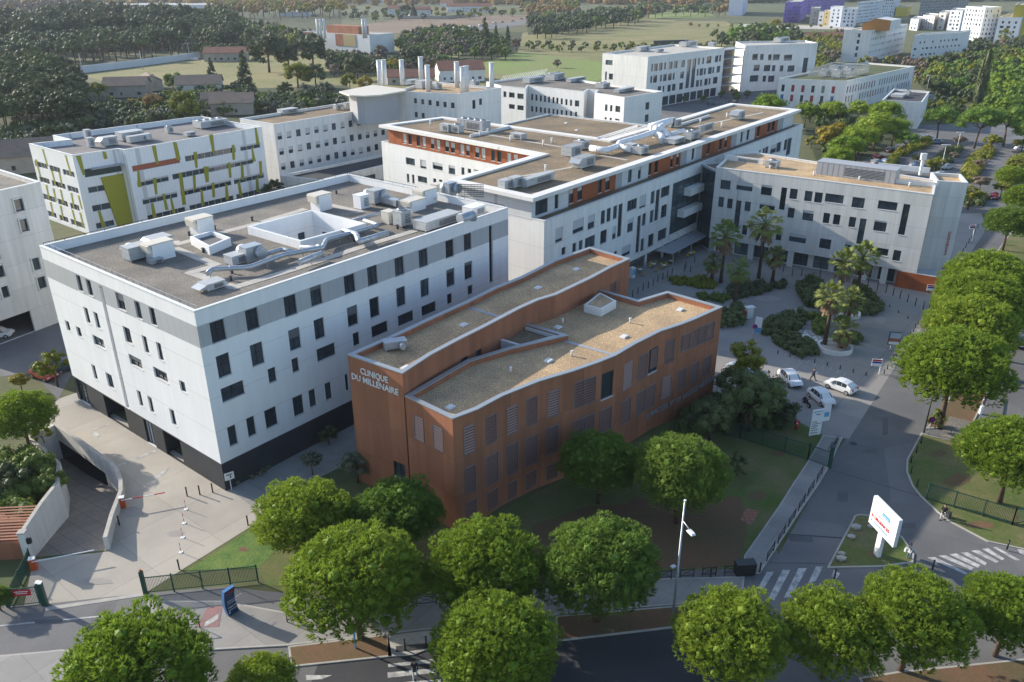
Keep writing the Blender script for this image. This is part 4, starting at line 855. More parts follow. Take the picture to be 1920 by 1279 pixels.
for a in [
    ('pale apartment row with dark vertical windows, left of the violet block', KB(70, 205), KB(135, 155), KB(640, 175), KB(140, -60), 'flat_w'),
    ('violet apartment block, leftmost and boldest of the colourful quarter', KB(600, 300), KB(800, 290), KB(900, 215), KB(800, 20), 'violet'),
    ('violet upper block behind the pale terrace of the far quarter', KB(900, 190), KB(1380, 130), KB(1480, 110), KB(1385, -60), 'violet'),
    ('dark grey gabled block beside the violet one', KB(935, 325), KB(1045, 325), KB(1065, 290), KB(1055, 105), 'flat_g'),
    ('narrow white house with dark windows between grey and ochre blocks', KB(1045, 330), KB(1110, 332), KB(1125, 310), KB(1115, 150), 'flat_w'),
    ('narrow ochre house in the pale terrace', KB(1112, 335), KB(1180, 338), KB(1190, 318), KB(1190, 140), 'ochre'),
    ('white arched gable block, right of the narrow ochre house', KB(1182, 342), KB(1335, 348), KB(1350, 325), KB(1300, 92), 'flat_w'),
    ('white block with rounded gable, second from the narrow ochre house', KB(1337, 350), KB(1520, 352), KB(1540, 325), KB(1470, 108), 'flat_w'),
    ('tall pale tower block behind the orange gable', KB(1525, 300), KB(1800, 260), KB(1850, 235), KB(1800, 10), 'flat_w'),
    ('wide grey block of balconies at the top of the far quarter', KC(560, 200), KC(1050, 170), KC(1180, 140), KC(1080, -70), 'flat_g'),
    ('grey white block above the sloping white roof', KC(20, 225), KC(240, 215), KC(300, 190), KC(255, -40), 'flat_w'),
    ('small white house with two windows near the sloping roof', KC(440, 385), KC(540, 395), KC(600, 350), KC(560, 250), 'flat_w'),
    ('pale beige house with a pitched top, middle of the right quarter', KC(590, 370), KC(740, 385), KC(800, 350), KC(755, 205), 'conc_wall'),
    ('beige block with a dark recess, middle of the right quarter', KC(790, 380), KC(880, 385), KC(930, 340), KC(890, 165), 'conc_wall'),
    ('white block with black window pairs, left of the big white complex', KC(920, 390), KC(1080, 400), KC(1130, 350), KC(1100, 140), 'flat_w'),
    ('big white apartment complex with wide windows at the right edge', KC(1085, 500), KC(1330, 530), KC(1540, 520), KC(1385, 95), 'flat_w'),
    ('white right hand apartment block with a yellow roof box', KC(1520, 560), KC(1810, 570), KC(1930, 500), KC(1860, 225), 'flat_w')]:
    flat(*a, seed=len(a[0]))
for i, (lab, x0, y0, x1, y1) in enumerate([('yellow rooftop box on the right hand white block', 1690, 60, 1870, 190), ('yellow box above the sloping white roof', 255, 90, 415, 150)]):
    b, p, z = corner('penthouse', lab, KC(x0, [560, 215][i]), KC(x1, [560, 215][i]), KC(x1 + 40, [500, 190][i]), KC(x1, y0), 'lemon')
# ------------------------------------------------------------------ industrial hall and barns
bM, pM, zM = corner('industrial_hall', 'white and orange industrial hall with thin chimneys', (572, 93), (695, 102), (740, 97), (692.5, 66), 'alu')
hm = zM; e = (pM[1] - pM[0]); 
for s0, s1, mt in ((.02, .14, 'orange2'), (.5, .62, 'orange2'), (.62, .8, 'ochre')):
    a, b = pM[0] + e * s0, pM[0] + e * s1; n = Vector((e.y, -e.x)).normalized() * .3; mb = MB(); prism(mb, [a + n, b + n, b, a], hm * .35, hm * .98); mb.build('colour_panel', M['terracotta'] if mt == 'orange2' else M['ochre'], bM)
for x in (597, 603, 610, 682, 687):
    p = at(x, 72, zM); mb = MB(); mb.tube([p, p + Vector((0, 0, 11))], .7, 8); mb.build('chimney', M['alu'], bM)
mb = MB(); a = pM[0] + e * .3; b = pM[0] + e * .78; v = (pM[2] - pM[1]) * .6; prism(mb, [a + v * .3, b + v * .3, b + v, a + v], zM - .5, zM + 4.5); mb.build('upper_hall', M['terracotta'], bM)
def house(label, px, py, L, W, H, rot, roof='tile', wall='stone', group=None, pitch=.32, name='farmhouse'):
    c = at(px, py); b = thing(name, label, 'house', (c.x, c.y, 0), rad(rot)); mb = MB()
    w_, l_, hr = W / 2, L / 2, W / 2 * pitch * 1.6
    P = [(-l_, -w_), (l_, -w_), (l_, w_), (-l_, w_)]
    for i in range(4):
        p0, p1 = Vector(P[i]), Vector(P[(i + 1) % 4]); hs_ = auto_wins((p1 - p0).length, 0, H, 2.8, 3.2, .9, 1.2, .4, 1.0, int(px) + i, skip=.3)
        for r in wall_faces(mb, p0, p1, 0, H, [q[:4] for q in hs_], .15): 
            m2 = MB(); e = (p1 - p0).normalized(); nn_ = Vector((e.y, -e.x)); f = lambda s, z: (p0.x + e.x * s - nn_.x * .12, p0.y + e.y * s - nn_.y * .12, z); m2.quad(f(r[0], r[2]), f(r[1], r[2]), f(r[1], r[3]), f(r[0], r[3])); m2.build('window', M['frame'], b, world=False)
    mb.poly([(-l_, -w_, H), (-l_, w_, H), (-l_, 0, H + hr)]); mb.poly([(l_, w_, H), (l_, -w_, H), (l_, 0, H + hr)]); mb.build('wall', M[wall], b, world=False)
    r = MB(); o = .5; s = hr / w_
    for sg in (-1, 1):
        A = [(-l_ - o, sg * (w_ + o), H - o * s), (l_ + o, sg * (w_ + o), H - o * s), (l_ + o, 0, H + hr), (-l_ - o, 0, H + hr)]
        if sg > 0: A = A[::-1]
        r.quad(*A); r.quad(*[(x, y, z + .18) for x, y, z in A]); r.quad(A[0], A[1], (A[1][0], A[1][1], A[1][2] + .18), (A[0][0], A[0][1], A[0][2] + .18))
    rf = r.build('roof', M[roof], b, world=False); ch = MB(); ch.box((l_ * .4, w_ * .3, H + hr * .4), (.7, .7, 1.6)); ch.build('chimney', M[wall], rf, world=False)
    return b
house('long grey farmhouse with a white gable among trees, left of centre field', 242, 180, 17, 11, 5, 12, 'tile_old'); house('small old barn behind the grey farmhouse', 283, 168, 14, 9, 4.5, -60, 'tile_old')
house('beige farmhouse with a low tiled roof, second along the tree belt', 378, 180, 18, 12, 5.5, 14, 'tile_old', 'conc_wall'); house('low outbuilding in front of the beige farmhouse', 412, 200, 12, 8, 3.6, 15, 'tile_old')
house('house with a pale red roof at the end of the white wall', 426, 114, 24, 11, 5, 8, 'tile'); house('white villa with a broad red hipped roof behind the flues', 862, 150, 22, 14, 5.5, 14, 'tile', 'white2' if 'white2' in M else 'conc_white')
house('low red roofed house left of the white villa', 770, 156, 22, 11, 3.6, 10, 'tile'); house('brown roofed shed behind the flat olive trees, far left', 28, 318, 26, 13, 4.5, 28, 'tile_old')
house('old stone house with grey roof behind the green panelled building', 440, 212, 15, 11, 4.5, 10, 'tile_old'); house('house with a pale red roof hidden by trees near the white faculty building', 1545, 84, 30, 14, 5, 5, 'tile')
for i, (x, y) in enumerate(((745, 27), (787, 30), (838, 15), (880, 22))): house(['white house with a dark roof beside the brown field', 'white house with a red roof beside the brown field', 'small white house above the row of yellow trees', 'long white house behind the row of yellow trees'][i], x, y, [22, 26, 18, 60][i], 14, 7, [5, 10, 0, 5][i], 'tile', 'conc_white')
def shed(label, x0, x1, y, top, mat='alu'):
    corner('warehouse', label, (x0, y), (x1, y), (x1 + 8, y - 4), (x1, top), mat)
shed('long white warehouse roof on the far left horizon', 160, 395, 17, 9); shed('white shed with blue bays beyond the field', 522, 580, 31, 22); shed('pale warehouse on the horizon behind the hall', 660, 745, 6, 0); shed('small white depot left of the blue bays', 440, 470, 22, 15)
m_, p_, z_ = None, None, None
# long white boundary wall, road screen
def wall_line(name, label, pts, h, t, mat, cat='wall', step=None):
    b = thing(name, label, cat, at(*pts[0])); mb = MB()
    for a, c in zip(pts, pts[1:]):
        A, B = at(*a), at(*c); mb.beam(A + Vector((0, 0, h / 2)), B + Vector((0, 0, h / 2)), t, h)
    mb.build('wall_panel', mat, b); return b
wall_line('boundary_wall', 'long white concrete wall along the far meadow', [(140, 139), (240, 127), (325, 116), (375, 109)], 3.6, .5, surf('wall_white', (.62, .63, .64), (.55, .56, .57), .1, rough=.8))
for i, (x, y, t) in enumerate(((153, 127, 100), (268, 131, 95), (355, 104, 80), (551, 78, 61), (412, 70, 62))):
    b = at(x, y); h = hgt((x, y), (x - 4, t)); mb = MB(); mb.tube([b, b + Vector((0, 0, h))], [.25, .15], 6); tag(mb.build('utility_pole', M['conc_wall']), ['pale leaning pole left of the white wall', 'pale pole rising through the middle of the white wall', 'pale pole at the right end of the white wall', 'thin pole in front of the dark round trees', 'thin pole with a crossbar in the pine wood'][i], 'pole')
# ================================================================== ground
def sheet(name, pts, z, mat, holes=(), kind='structure', label=None):
    mb = MB(); mb.tess([[(*V2(at(x, y)), z) for x, y in pts]] + [[(*h, z) for h in hh] for hh in holes]); o = mb.build(name, mat); o['kind'] = kind
    if label: o['label'] = label
    return o
def slab(name, pts, h, mat, kerb='kerb', z0=0.0):
    """raised pavement or island with a kerb stone rim"""
    p = [V2(at(x, y)) for x, y in pts]
    if sum(p[i].x * p[(i + 1) % len(p)].y - p[(i + 1) % len(p)].x * p[i].y for i in range(len(p))) < 0: p = p[::-1]
    mb = MB(); n = len(p); q = inset(p, .16)
    for i in range(n):
        a, b, c, d = p[i], p[(i + 1) % n], q[(i + 1) % n], q[i]
        mb.quad((a.x, a.y, z0), (b.x, b.y, z0), (b.x, b.y, h), (a.x, a.y, h), 1); mb.quad((a.x, a.y, h), (b.x, b.y, h), (c.x, c.y, h), (d.x, d.y, h), 1)
    mb.tess([[(v.x, v.y, h) for v in q]], 0); o = mb.build(name, [M[mat], M[kerb]]); o['kind'] = 'structure'; return o
# the sunken ramp: rim on the ground, floor falling to the tunnel
RR = [V2(at(*q)) for q in ((192, 1007, 1.5), (205, 965, 1.1), (214, 940, 1.1), (222, 920, 1.1), (222, 900, 1.1), (215, 880, 1.1), (205, 867, 1.1), (190, 858, 1.1), (150, 829, 1.1), (102, 797, 1.1))]
RL = [V2((-43.3, 58.3)), V2((-43.9, 62.5)), V2((-44.4, 66.3)), V2((-46.5, 70.5)), V2((-50.6, 74.6)), V2((-53.6, 77.2))]
rim = RR + RL[::-1]
far = [(-2600, -250), (2600, -250), (2600, 3400), (-2600, 3400)]
mb = MB(); mb.tess([[(*p, 0) for p in far], [(*p, 0) for p in rim]]); tag(mb.build('ground', M['earth']), kind='structure')
def lerp_ramp(p):   # depth of the ramp floor at plan point p
    a = V2((-40.2, 58.5)); b = V2((-48.6, 75.9)); d = (b - a); t = max(0, min(1, (p - a).dot(d) / d.length_squared)); return -3.3 * t
mb = MB(); nR = 24
def along(P, t):
    Ls = [(P[i + 1] - P[i]).length for i in range(len(P) - 1)]; T = t * sum(Ls)
    for i, l in enumerate(Ls):
        if T <= l or i == len(Ls) - 1: return P[i].lerp(P[i + 1], min(1, T / l))
        T -= l
for i in range(nR):
    a, b = along(RL, i / nR), along(RL, (i + 1) / nR); c, d = along(RR, i / nR), along(RR, (i + 1) / nR)
    mb.quad((a.x, a.y, lerp_ramp(a)), (c.x, c.y, lerp_ramp(c)), (d.x, d.y, lerp_ramp(d)), (b.x, b.y, lerp_ramp(b)))
tag(mb.build('ramp_floor', surf('ramp_concrete', (.25, .22, .185), (.19, .17, .15), .3, fine=5, rough=.9, vj=(-U[1], U[0], 1.6, .1))), kind='structure')
def ramp_wall(name, label, P, top, th, hole=None, shift=1):
    b = thing(name, label, 'wall', (P[0].x, P[0].y, 0)); mb = MB(); n = len(P); nn = []
    for i in range(n):
        d = (P[min(i + 1, n - 1)] - P[max(i - 1, 0)]).normalized(); nn.append(Vector((d.y, -d.x)) * th * shift)
    for i in range(n - 1):
        a, c = P[i], P[i + 1]; A, C = a + nn[i], c + nn[i + 1]; ta, tc = top[i], top[i + 1]
        zb = -.9 if hole and hole(i) else None
        mb.quad((a.x, a.y, zb if zb is not None else lerp_ramp(a) - .3), (c.x, c.y, zb if zb is not None else lerp_ramp(c) - .3), (c.x, c.y, tc), (a.x, a.y, ta))
        mb.quad((A.x, A.y, -.1), (C.x, C.y, -.1), (C.x, C.y, tc), (A.x, A.y, ta)); mb.quad((a.x, a.y, ta), (c.x, c.y, tc), (C.x, C.y, tc), (A.x, A.y, ta), 1)
    a, A = P[0], P[0] + nn[0]; mb.quad((a.x, a.y, -.2), (A.x, A.y, -.2), (A.x, A.y, top[0]), (a.x, a.y, top[0]))
    mb.build('wall_panel', [M['conc_wall'], M['kerb']], b); return b
rwl = ramp_wall('ramp_wall', 'curved low concrete wall with a pale coping along the right of the sunken ramp', RR, [1.45, 1.15, 1.1, 1.1, 1.1, 1.1, 1.1, 1.1, 1.1, 1.1], .38, lambda i: i >= 7)
ramp_wall('ramp_wall', 'tall concrete garden wall along the left of the sunken ramp', RL, [3.05, 3.0, 2.7, 2.2, 1.6, 1.15], .35, None, -1)
b = thing('ramp_wall', 'concrete end wall closing the head of the sunken ramp', 'wall', (RR[-1].x, RR[-1].y, 0)); mb = MB(); a, c = RR[-1], RL[-1]
mb.quad((a.x, a.y, -3.8), (c.x, c.y, -3.8), (c.x, c.y, 1.15), (a.x, a.y, 1.1)); d = (c - a).normalized(); v = Vector((-d.y, d.x)) * -.35; mb.quad((a.x, a.y, 1.1), (c.x, c.y, 1.15), (c.x + v.x, c.y + v.y, 1.15), (a.x + v.x, a.y + v.y, 1.1), 0); mb.build('wall_panel', M['conc_wall'], b)
# dark garage beyond the opening
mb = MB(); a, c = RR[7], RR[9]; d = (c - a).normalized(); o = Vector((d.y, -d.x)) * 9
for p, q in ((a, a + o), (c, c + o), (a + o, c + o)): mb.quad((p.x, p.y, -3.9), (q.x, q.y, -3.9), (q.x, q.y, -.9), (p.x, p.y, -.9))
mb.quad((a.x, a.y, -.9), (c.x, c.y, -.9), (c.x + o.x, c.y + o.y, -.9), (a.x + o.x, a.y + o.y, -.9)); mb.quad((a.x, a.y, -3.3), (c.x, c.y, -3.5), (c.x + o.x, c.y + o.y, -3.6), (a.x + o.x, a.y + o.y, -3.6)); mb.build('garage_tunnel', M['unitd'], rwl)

sheet('far_field', [(420, 95), (440, 150), (900, 190), (1300, 180), (1330, 95), (1480, 52), (1300, 42), (1180, 30), (1000, 60), (700, 90)], .05, M['field'])
sheet('meadow', [(150, 141), (375, 111), (640, 112), (650, 170), (560, 178), (420, 165), (215, 158)], .06, M['field'])
sheet('green_field', [(800, 92), (1000, 100), (1150, 120), (1135, 150), (940, 140), (900, 128), (820, 118)], .08, M['field_green'])
sheet('green_strip', [(960, 128), (1040, 130), (1135, 142), (1120, 152), (960, 150)], .1, M['field_green'])
sheet('ploughed_field', [(655, 52), (760, 33), (1000, 28), (1010, 45), (900, 55), (760, 62), (650, 66)], .08, M['field_brown'])
sheet('sports_ground', [(1215, 23), (1330, 24), (1345, 33), (1218, 35)], .1, M['field_green'])
sheet('bright_meadow', [(1150, 40), (1360, 40), (1400, 60), (1290, 75), (1130, 82), (1060, 72)], .09, M['field'])
sheet('motorway', [(830, 55), (955, 42), (1080, 22), (1085, 26), (965, 50), (840, 65)], .2, M['asphalt'])
sheet('quarter_street', [(1385, 45), (1600, 50), (1600, 56), (1380, 52)], .1, M['slab'])
sheet('north_car_park', [(480, 330), (520, 360), (760, 330), (760, 290), (700, 250), (560, 300)], .02, M['asphalt'])
sheet('court_yard', [(1240, 165), (1480, 165), (1500, 200), (1440, 215), (1200, 235)], .02, M['asphalt'])
sheet('east_car_park', [(1560, 300), (1700, 235), (1960, 230), (1960, 350), (1880, 400), (1800, 400), (1640, 330)], .02, M['asphalt'])
sheet('west_car_park', [(-120, 560), (60, 520), (120, 560), (135, 700), (110, 750), (60, 700), (-120, 720)], .02, M['asphalt'])
sheet('upper_street', [(1640, 165), (1730, 190), (1830, 185), (1960, 215), (1960, 200), (1840, 172), (1740, 170)], .02, M['pavement'])
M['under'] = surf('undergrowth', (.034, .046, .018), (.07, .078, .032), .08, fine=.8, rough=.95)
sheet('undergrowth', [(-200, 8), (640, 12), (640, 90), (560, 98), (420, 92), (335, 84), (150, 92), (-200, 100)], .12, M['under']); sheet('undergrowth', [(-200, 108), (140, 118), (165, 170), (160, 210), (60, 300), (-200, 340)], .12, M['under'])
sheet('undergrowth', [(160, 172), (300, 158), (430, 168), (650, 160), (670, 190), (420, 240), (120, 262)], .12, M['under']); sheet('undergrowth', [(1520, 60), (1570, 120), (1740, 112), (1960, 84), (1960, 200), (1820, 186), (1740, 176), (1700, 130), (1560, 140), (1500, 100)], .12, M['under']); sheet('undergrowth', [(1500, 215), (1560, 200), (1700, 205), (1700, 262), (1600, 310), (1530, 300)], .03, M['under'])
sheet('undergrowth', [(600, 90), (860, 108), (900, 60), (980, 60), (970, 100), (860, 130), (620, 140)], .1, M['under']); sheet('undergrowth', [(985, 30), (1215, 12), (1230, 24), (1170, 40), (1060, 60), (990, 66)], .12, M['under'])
# streets
sheet('boulevard', [(-400, 1150), (85, 1132), (280, 1112), (420, 1100), (700, 1130), (1100, 1080), (1390, 1060), (1440, 1000), (1460, 1040), (1560, 860), (1640, 745), (1680, 680), (1745, 590), (1850, 425), (1900, 330), (1990, 330), (2100, 600), (2200, 1300), (1600, 1500), (-600, 1600)], .008, M['asphalt'])
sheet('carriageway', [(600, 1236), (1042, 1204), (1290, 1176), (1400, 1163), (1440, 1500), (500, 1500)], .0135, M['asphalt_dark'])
yard = [(45, 1137), (273, 1112), (345, 1066), (476, 984), (560, 925), (600, 895), (665, 862), (668, 790), (424, 905), (148, 735), (110, 748), (75, 790), (62, 850), (30, 960)]
hole = [Vector((p.x, p.y)) for p in rim]
mb = MB(); Y = [V2(at(*p)) for p in yard]
# the yard is laid round the ramp opening: right part and front part
y1 = [V2(at(*p)) for p in ((273, 1112), (345, 1066), (476, 984), (560, 925), (600, 895), (665, 862), (668, 790), (424, 905), (148, 735), (110, 748), (78, 778))] + RR[::-1] + [V2(at(205, 1034)), V2(at(62, 1050)), V2(at(45, 1137))]
mb.tess([[(p.x, p.y, .012) for p in y1]]); tag(mb.build('yard', M['concrete']), kind='structure')
sheet('clinic_path', [(424, 915), (480, 955), (520, 940), (600, 893), (665, 860), (900, 700), (1180, 520), (1160, 480), (950, 470), (668, 790)], .016, M['pavement'])
sheet('forecourt', [(1543, 817), (1592, 823), (1680, 685), (1744, 594), (1850, 428), (1840, 400), (1500, 380), (1150, 470), (1120, 600), (1300, 780), (1450, 800)], .0095, M['forecourt'])
sheet('lawn', [(650, 905), (700, 880), (855, 995), (1056, 900), (1330, 752), (1430, 772), (1500, 792), (1545, 817), (1490, 905), (1397, 1041), (1390, 1066), (1240, 1072), (1000, 1085), (760, 1100), (500, 1100), (484, 1066), (560, 930)], .0145, M['grass'])
sheet('grass_bank', [(343, 1070), (476, 985), (560, 930), (600, 900), (700, 950), (560, 1080), (484, 1066)], .02, M['grass'])
sheet('ground_ivy', [(352, 1070), (400, 1040), (478, 990), (520, 1030), (484, 1066)], .03, M['ivy'], kind='stuff')
sheet('bare_soil', [(1000, 985), (1100, 950), (1390, 930), (1400, 1000), (1385, 1062), (1240, 1068), (1000, 1075)], .018, M['soil'])
slab('pavement', [(275, 1128), (280, 1165), (360, 1222), (540, 1212), (730, 1190), (1060, 1152), (1280, 1134), (1394, 1106), (1396, 1082), (1240, 1086), (1000, 1102), (760, 1122), (540, 1150), (420, 1128)], .1, 'pavement')
slab('pavement', [(1394, 1078), (1395, 1043), (1460, 950), (1489, 904), (1513, 868), (1543, 817), (1580, 822), (1551, 883), (1535, 910), (1510, 946), (1425, 1076)], .12, 'pavement')
slab('soil_verge', [(540, 1213), (728, 1190), (735, 1232), (545, 1252)], .09, 'soil'); slab('soil_verge', [(1042, 1156), (1280, 1136), (1395, 1108), (1400, 1150), (1280, 1176), (1042, 1204)], .09, 'soil')
slab('median_strip', [(1609, 1272), (1686, 1260), (1817, 1247), (2000, 1228), (2100, 1300), (1700, 1420)], .1, 'soil')
slab('verge', [(1727, 812), (1700, 862), (1699, 885), (1710, 912), (1725, 931), (1757, 961), (1780, 979), (1852, 1017), (1960, 1040), (2050, 980), (1960, 850), (1807, 831), (1740, 817)], .1, 'grass')
slab('traffic_island', [(1550, 1066), (1602, 968), (1610, 965), (1629, 967), (1692, 1008), (1714, 1040), (1712, 1056), (1650, 1064)], .1, 'grass')
slab('traffic_island', [(-60, 1235), (89, 1222), (114, 1219), (161, 1222), (300, 1300), (-60, 1400)], .08, 'pavement')
slab('tree_strip', [(1735, 805), (1765, 772), (1860, 600), (1895, 520), (1960, 520), (1870, 700), (1822, 800)], .1, 'soil')
sheet('gravel_bed', [(1758, 825), (1780, 782), (1822, 792), (1812, 832)], .11, M['gravel_dark'])
slab('tree_strip', [(1870, 470), (1900, 430), (1960, 440), (1960, 500), (1900, 500)], .1, 'grass')
# gravel plaza paths, white stones
sheet('cobble_patch', [(1490, 635), (1500, 618), (1530, 622), (1545, 640), (1530, 655), (1500, 650)], .03, surf('white_cobbles', (.55, .54, .52), (.35, .35, .33), 2, speck=(2.2, .5, 1.4), rough=.9))
# painted marks
ZB, ZC, ZD = crop(0, 850, 2.981), crop(640, 850, 2.981), crop(1280, 850, 2.981)
def mark(pts, cr=ident, z=.02, mat='paint_w', name='road_marking'):
    mb = MB(); mb.poly([at(*cr(*p), z)[:] for p in pts]); tag(mb.build(name, M[mat]), kind='structure')
def stripe(a, b, w, cr=ident, z=.022, mat='paint_w'):
    A, B = at(*cr(*a)), at(*cr(*b)); d = (B - A).normalized(); n = Vector((-d.y, d.x, 0)) * w / 2; mb = MB(); mb.quad(*[(p.x, p.y, z) for p in (A - n, B - n, B + n, A + n)]); tag(mb.build('road_marking', M[mat]), kind='structure')
for q in ([(420, 755), (470, 663), (510, 662), (445, 770)], [(478, 812), (558, 652), (602, 652), (512, 822)], [(565, 808), (648, 642), (695, 642), (605, 805)], [(700, 728), (745, 633), (785, 632), (745, 712)], [(845, 652), (880, 672), (862, 700), (830, 690)]): mark(q, ZD)
for q in ([(1365, 582), (1410, 580), (1598, 670), (1580, 678)], [(1430, 572), (1470, 570), (1630, 640), (1612, 652)], [(1490, 565), (1530, 560), (1665, 625), (1650, 640)], [(1552, 555), (1590, 552), (1700, 612), (1690, 628)], [(1612, 545), (1650, 540), (1770, 605), (1750, 612)], [(1673, 535), (1708, 530), (1800, 590), (1785, 598)], [(1733, 525), (1755, 524), (1890, 598), (1860, 598)], [(1870, 535), (1908, 535), (1908, 570), (1885, 560)]): mark(q, ZD)
mark([(260, 1178), (262, 1195), (530, 1170), (528, 1148)], ZC); mark([(258, 1225), (260, 1255), (540, 1225), (538, 1200)], ZC); mark([(350, 1279), (352, 1300), (560, 1285), (555, 1262)], ZC)
slab('crossing_pad', [ZC(260, 1022), ZC(530, 990), ZC(530, 1080), ZC(400, 1130), ZC(262, 1140)], .09, 'slab')
mark([ZC(305, 1078), ZC(525, 1055), ZC(525, 1085), ZC(305, 1110)], z=.12, mat='asphalt_dark', name='tactile_strip')
stripe((0, 965), (580, 910), .16, ZB); stripe((580, 910), (752, 985), .16, ZB); mark([(345, 1135), (400, 1108), (408, 1165), (400, 1170)], ZB, .1); mark([(1058, 1048), (1150, 1085), (1150, 1108), (1062, 1095)], ZB, .12)
mark([(1710, 1240), (1855, 1240), (1800, 1262), (1712, 1268)], ZB)
stripe((640, 80), (875, -15), .35, ZB, .026); stripe((862, 195), (872, 135), .22, ZB, .026); mark([(862, 133), (890, 110), (950, 75), (905, 130)], ZB, .026)
stripe((505, 1125), (612, 1085), .2, Z4, .026); mark([(505, 1130), (545, 1135), (568, 1172), (510, 1150)], Z4, .026)
sheet('gate_track', [ZB(250, 862), ZB(815, 778), ZB(820, 795), ZB(255, 882)], .03, M['kerb'])
sheet('cycle_paint', [ZB(1160, 870), ZB(1245, 852), ZB(1225, 975), ZB(1095, 980)], .115, M['paint_r']); sheet('cycle_paint', [ZB(1150, 950), ZB(1225, 900), ZB(1218, 935), ZB(1140, 978)], .12, M['paint_w'])
for a, b in (((1500, 700), (1545, 735)),): pass
mark([(1440, 1000), (1441, 998), (1610, 1010), (1610, 1012)], z=.02, mat='asphalt_dark')
stripe((820, 92), (1320, 238), .08, ZD, .02, 'asphalt_dark'); stripe((480, 614), (800, 616), .06, ZD, .02, 'asphalt_dark'); stripe((1185, 765), (1590, 820), .05, crop(1280, 430, 2.975), .02, 'asphalt_dark')
sheet('drain_cover', [(1388, 975), (1399, 953), (1424, 959), (1408, 986)], .03, M['tile'])
for x, y in ((1600, 832),): mb = MB(); disc(mb, at(x, y, .015), (0, 0, 1), .42, th=.012); tag(mb.build('manhole_cover', M['black']), kind='structure')
for i in range(9):
    stripe((1470 + i * 14, 668 + i * 4.5), (1476 + i * 14, 662 + i * 4.5), .08, ident, .02)
for i in range(7):  # parking bays in the east car park
    for (x0, y0, x1, y1) in ((1680, 300, 1720, 285), (1770, 330, 1830, 318), (1830, 300, 1890, 292)): stripe((x0 + i * 7, y0 - i * 9), (x1 + i * 7, y1 - i * 9), .12, ident, .03)
rp = random.Random(2)
for x, y, w_, h_, mt in ((1500, 1010, 60, 16, 'asphalt_patch'), (1580, 930, 26, 30, 'asphalt_patch'), (1630, 845, 40, 10, 'asphalt_patch'), (1700, 985, 50, 14, 'asphalt_patch'), (330, 1190, 60, 14, 'asphalt_patch'), (90, 1165, 70, 10, 'asphalt_patch'), (1660, 800, 14, 40, 'asphalt_patch'), (860, 1180, 70, 8, 'asphalt'), (250, 960, 40, 22, 'pavement_patch'), (180, 1090, 70, 14, 'pavement_patch'), (330, 1000, 40, 12, 'pavement_patch'), (1600, 760, 26, 14, 'pavement_patch'), (1440, 560, 50, 12, 'pavement_patch'), (1650, 600, 24, 16, 'pavement_patch')):
    n = 7 if mt == 'pavement_patch' else 4; q = [(x + w_ / 2 * math.cos(6.283 * (i + .5) / n) * rp.uniform(.8, 1.2), y + h_ / 2 * math.sin(6.283 * (i + .5) / n) * rp.uniform(.8, 1.2)) for i in range(n)]
    mark(q, z=.028 if mt != 'asphalt' else .016, mat=mt, name='repair_patch')

for x, y, w_, h_, z_ in ((1800, 900, 60, 24, .106), (1840, 985, 70, 16, .106), (1760, 850, 40, 14, .106), (1460, 850, 40, 12, .02), (1420, 930, 34, 22, .02), (1320, 960, 70, 20, .024), (1200, 940, 50, 14, .024), (1640, 1040, 34, 10, .106), (455, 1030, 22, 10, .034), (700, 900, 30, 10, .026)):
    q = [(x + w_ / 2 * math.cos(6.283 * i / 11) * rp.uniform(.6, 1.2), y + h_ / 2 * math.sin(6.283 * i / 11) * rp.uniform(.6, 1.2)) for i in range(11)]; mark(q, z=z_, mat='soil', name='bare_soil')
# ================================================================== vegetation
M['pine'] = leaf('pine_needles', (.17, .27, .028), (.30, .38, .045), .5, .45)
M['pine_b'] = leaf('pine_needles_bluish', (.13, .23, .04), (.22, .31, .055), .5, .45)
M['dark'] = leaf('dark_evergreen', (.045, .066, .03), (.10, .115, .045), .3, .15)
M['holm'] = leaf('holm_oak_leaves', (.065, .095, .032), (.13, .15, .05), .3, .15)
M['leafg'] = leaf('green_leaves', (.10, .16, .028), (.18, .22, .045), .3, .3)
M['leafy'] = leaf('yellow_leaves', (.24, .21, .025), (.38, .27, .03), .4, .3)
M['leafyg'] = leaf('yellow_green_leaves', (.15, .18, .02), (.25, .24, .03), .4, .3)
M['leafo'] = leaf('orange_leaves', (.26, .16, .05), (.32, .20, .06), .4, .3)
M['olive'] = leaf('olive_leaves', (.105, .125, .075), (.155, .165, .105), .3, .15)
M['brown'] = leaf('dry_twigs', (.16, .12, .085), (.20, .16, .11), .3, .1)
M['palmleaf'] = leaf('palm_fronds', (.13, .19, .04), (.25, .27, .07), .3, .25)
M['deadleaf'] = surf('dead_fronds', (.26, .17, .09), (.18, .12, .07), 3, rough=.95)
rv = random.Random(11)
def rdir(r, zmin=-1):
    while True:
        v = Vector((r.uniform(-1, 1), r.uniform(-1, 1), r.uniform(-1, 1)))
        if .05 < v.length < 1 and v.normalized().z >= zmin: return v.normalized()
ICO = None
def ico():
    global ICO
    if ICO is None:
        bm = bmesh.new(); bmesh.ops.create_icosphere(bm, subdivisions=1, radius=1); ICO = ([v.co.copy() for v in bm.verts], [tuple(v.index for v in f.verts) for f in bm.faces]); bm.free()
    return ICO
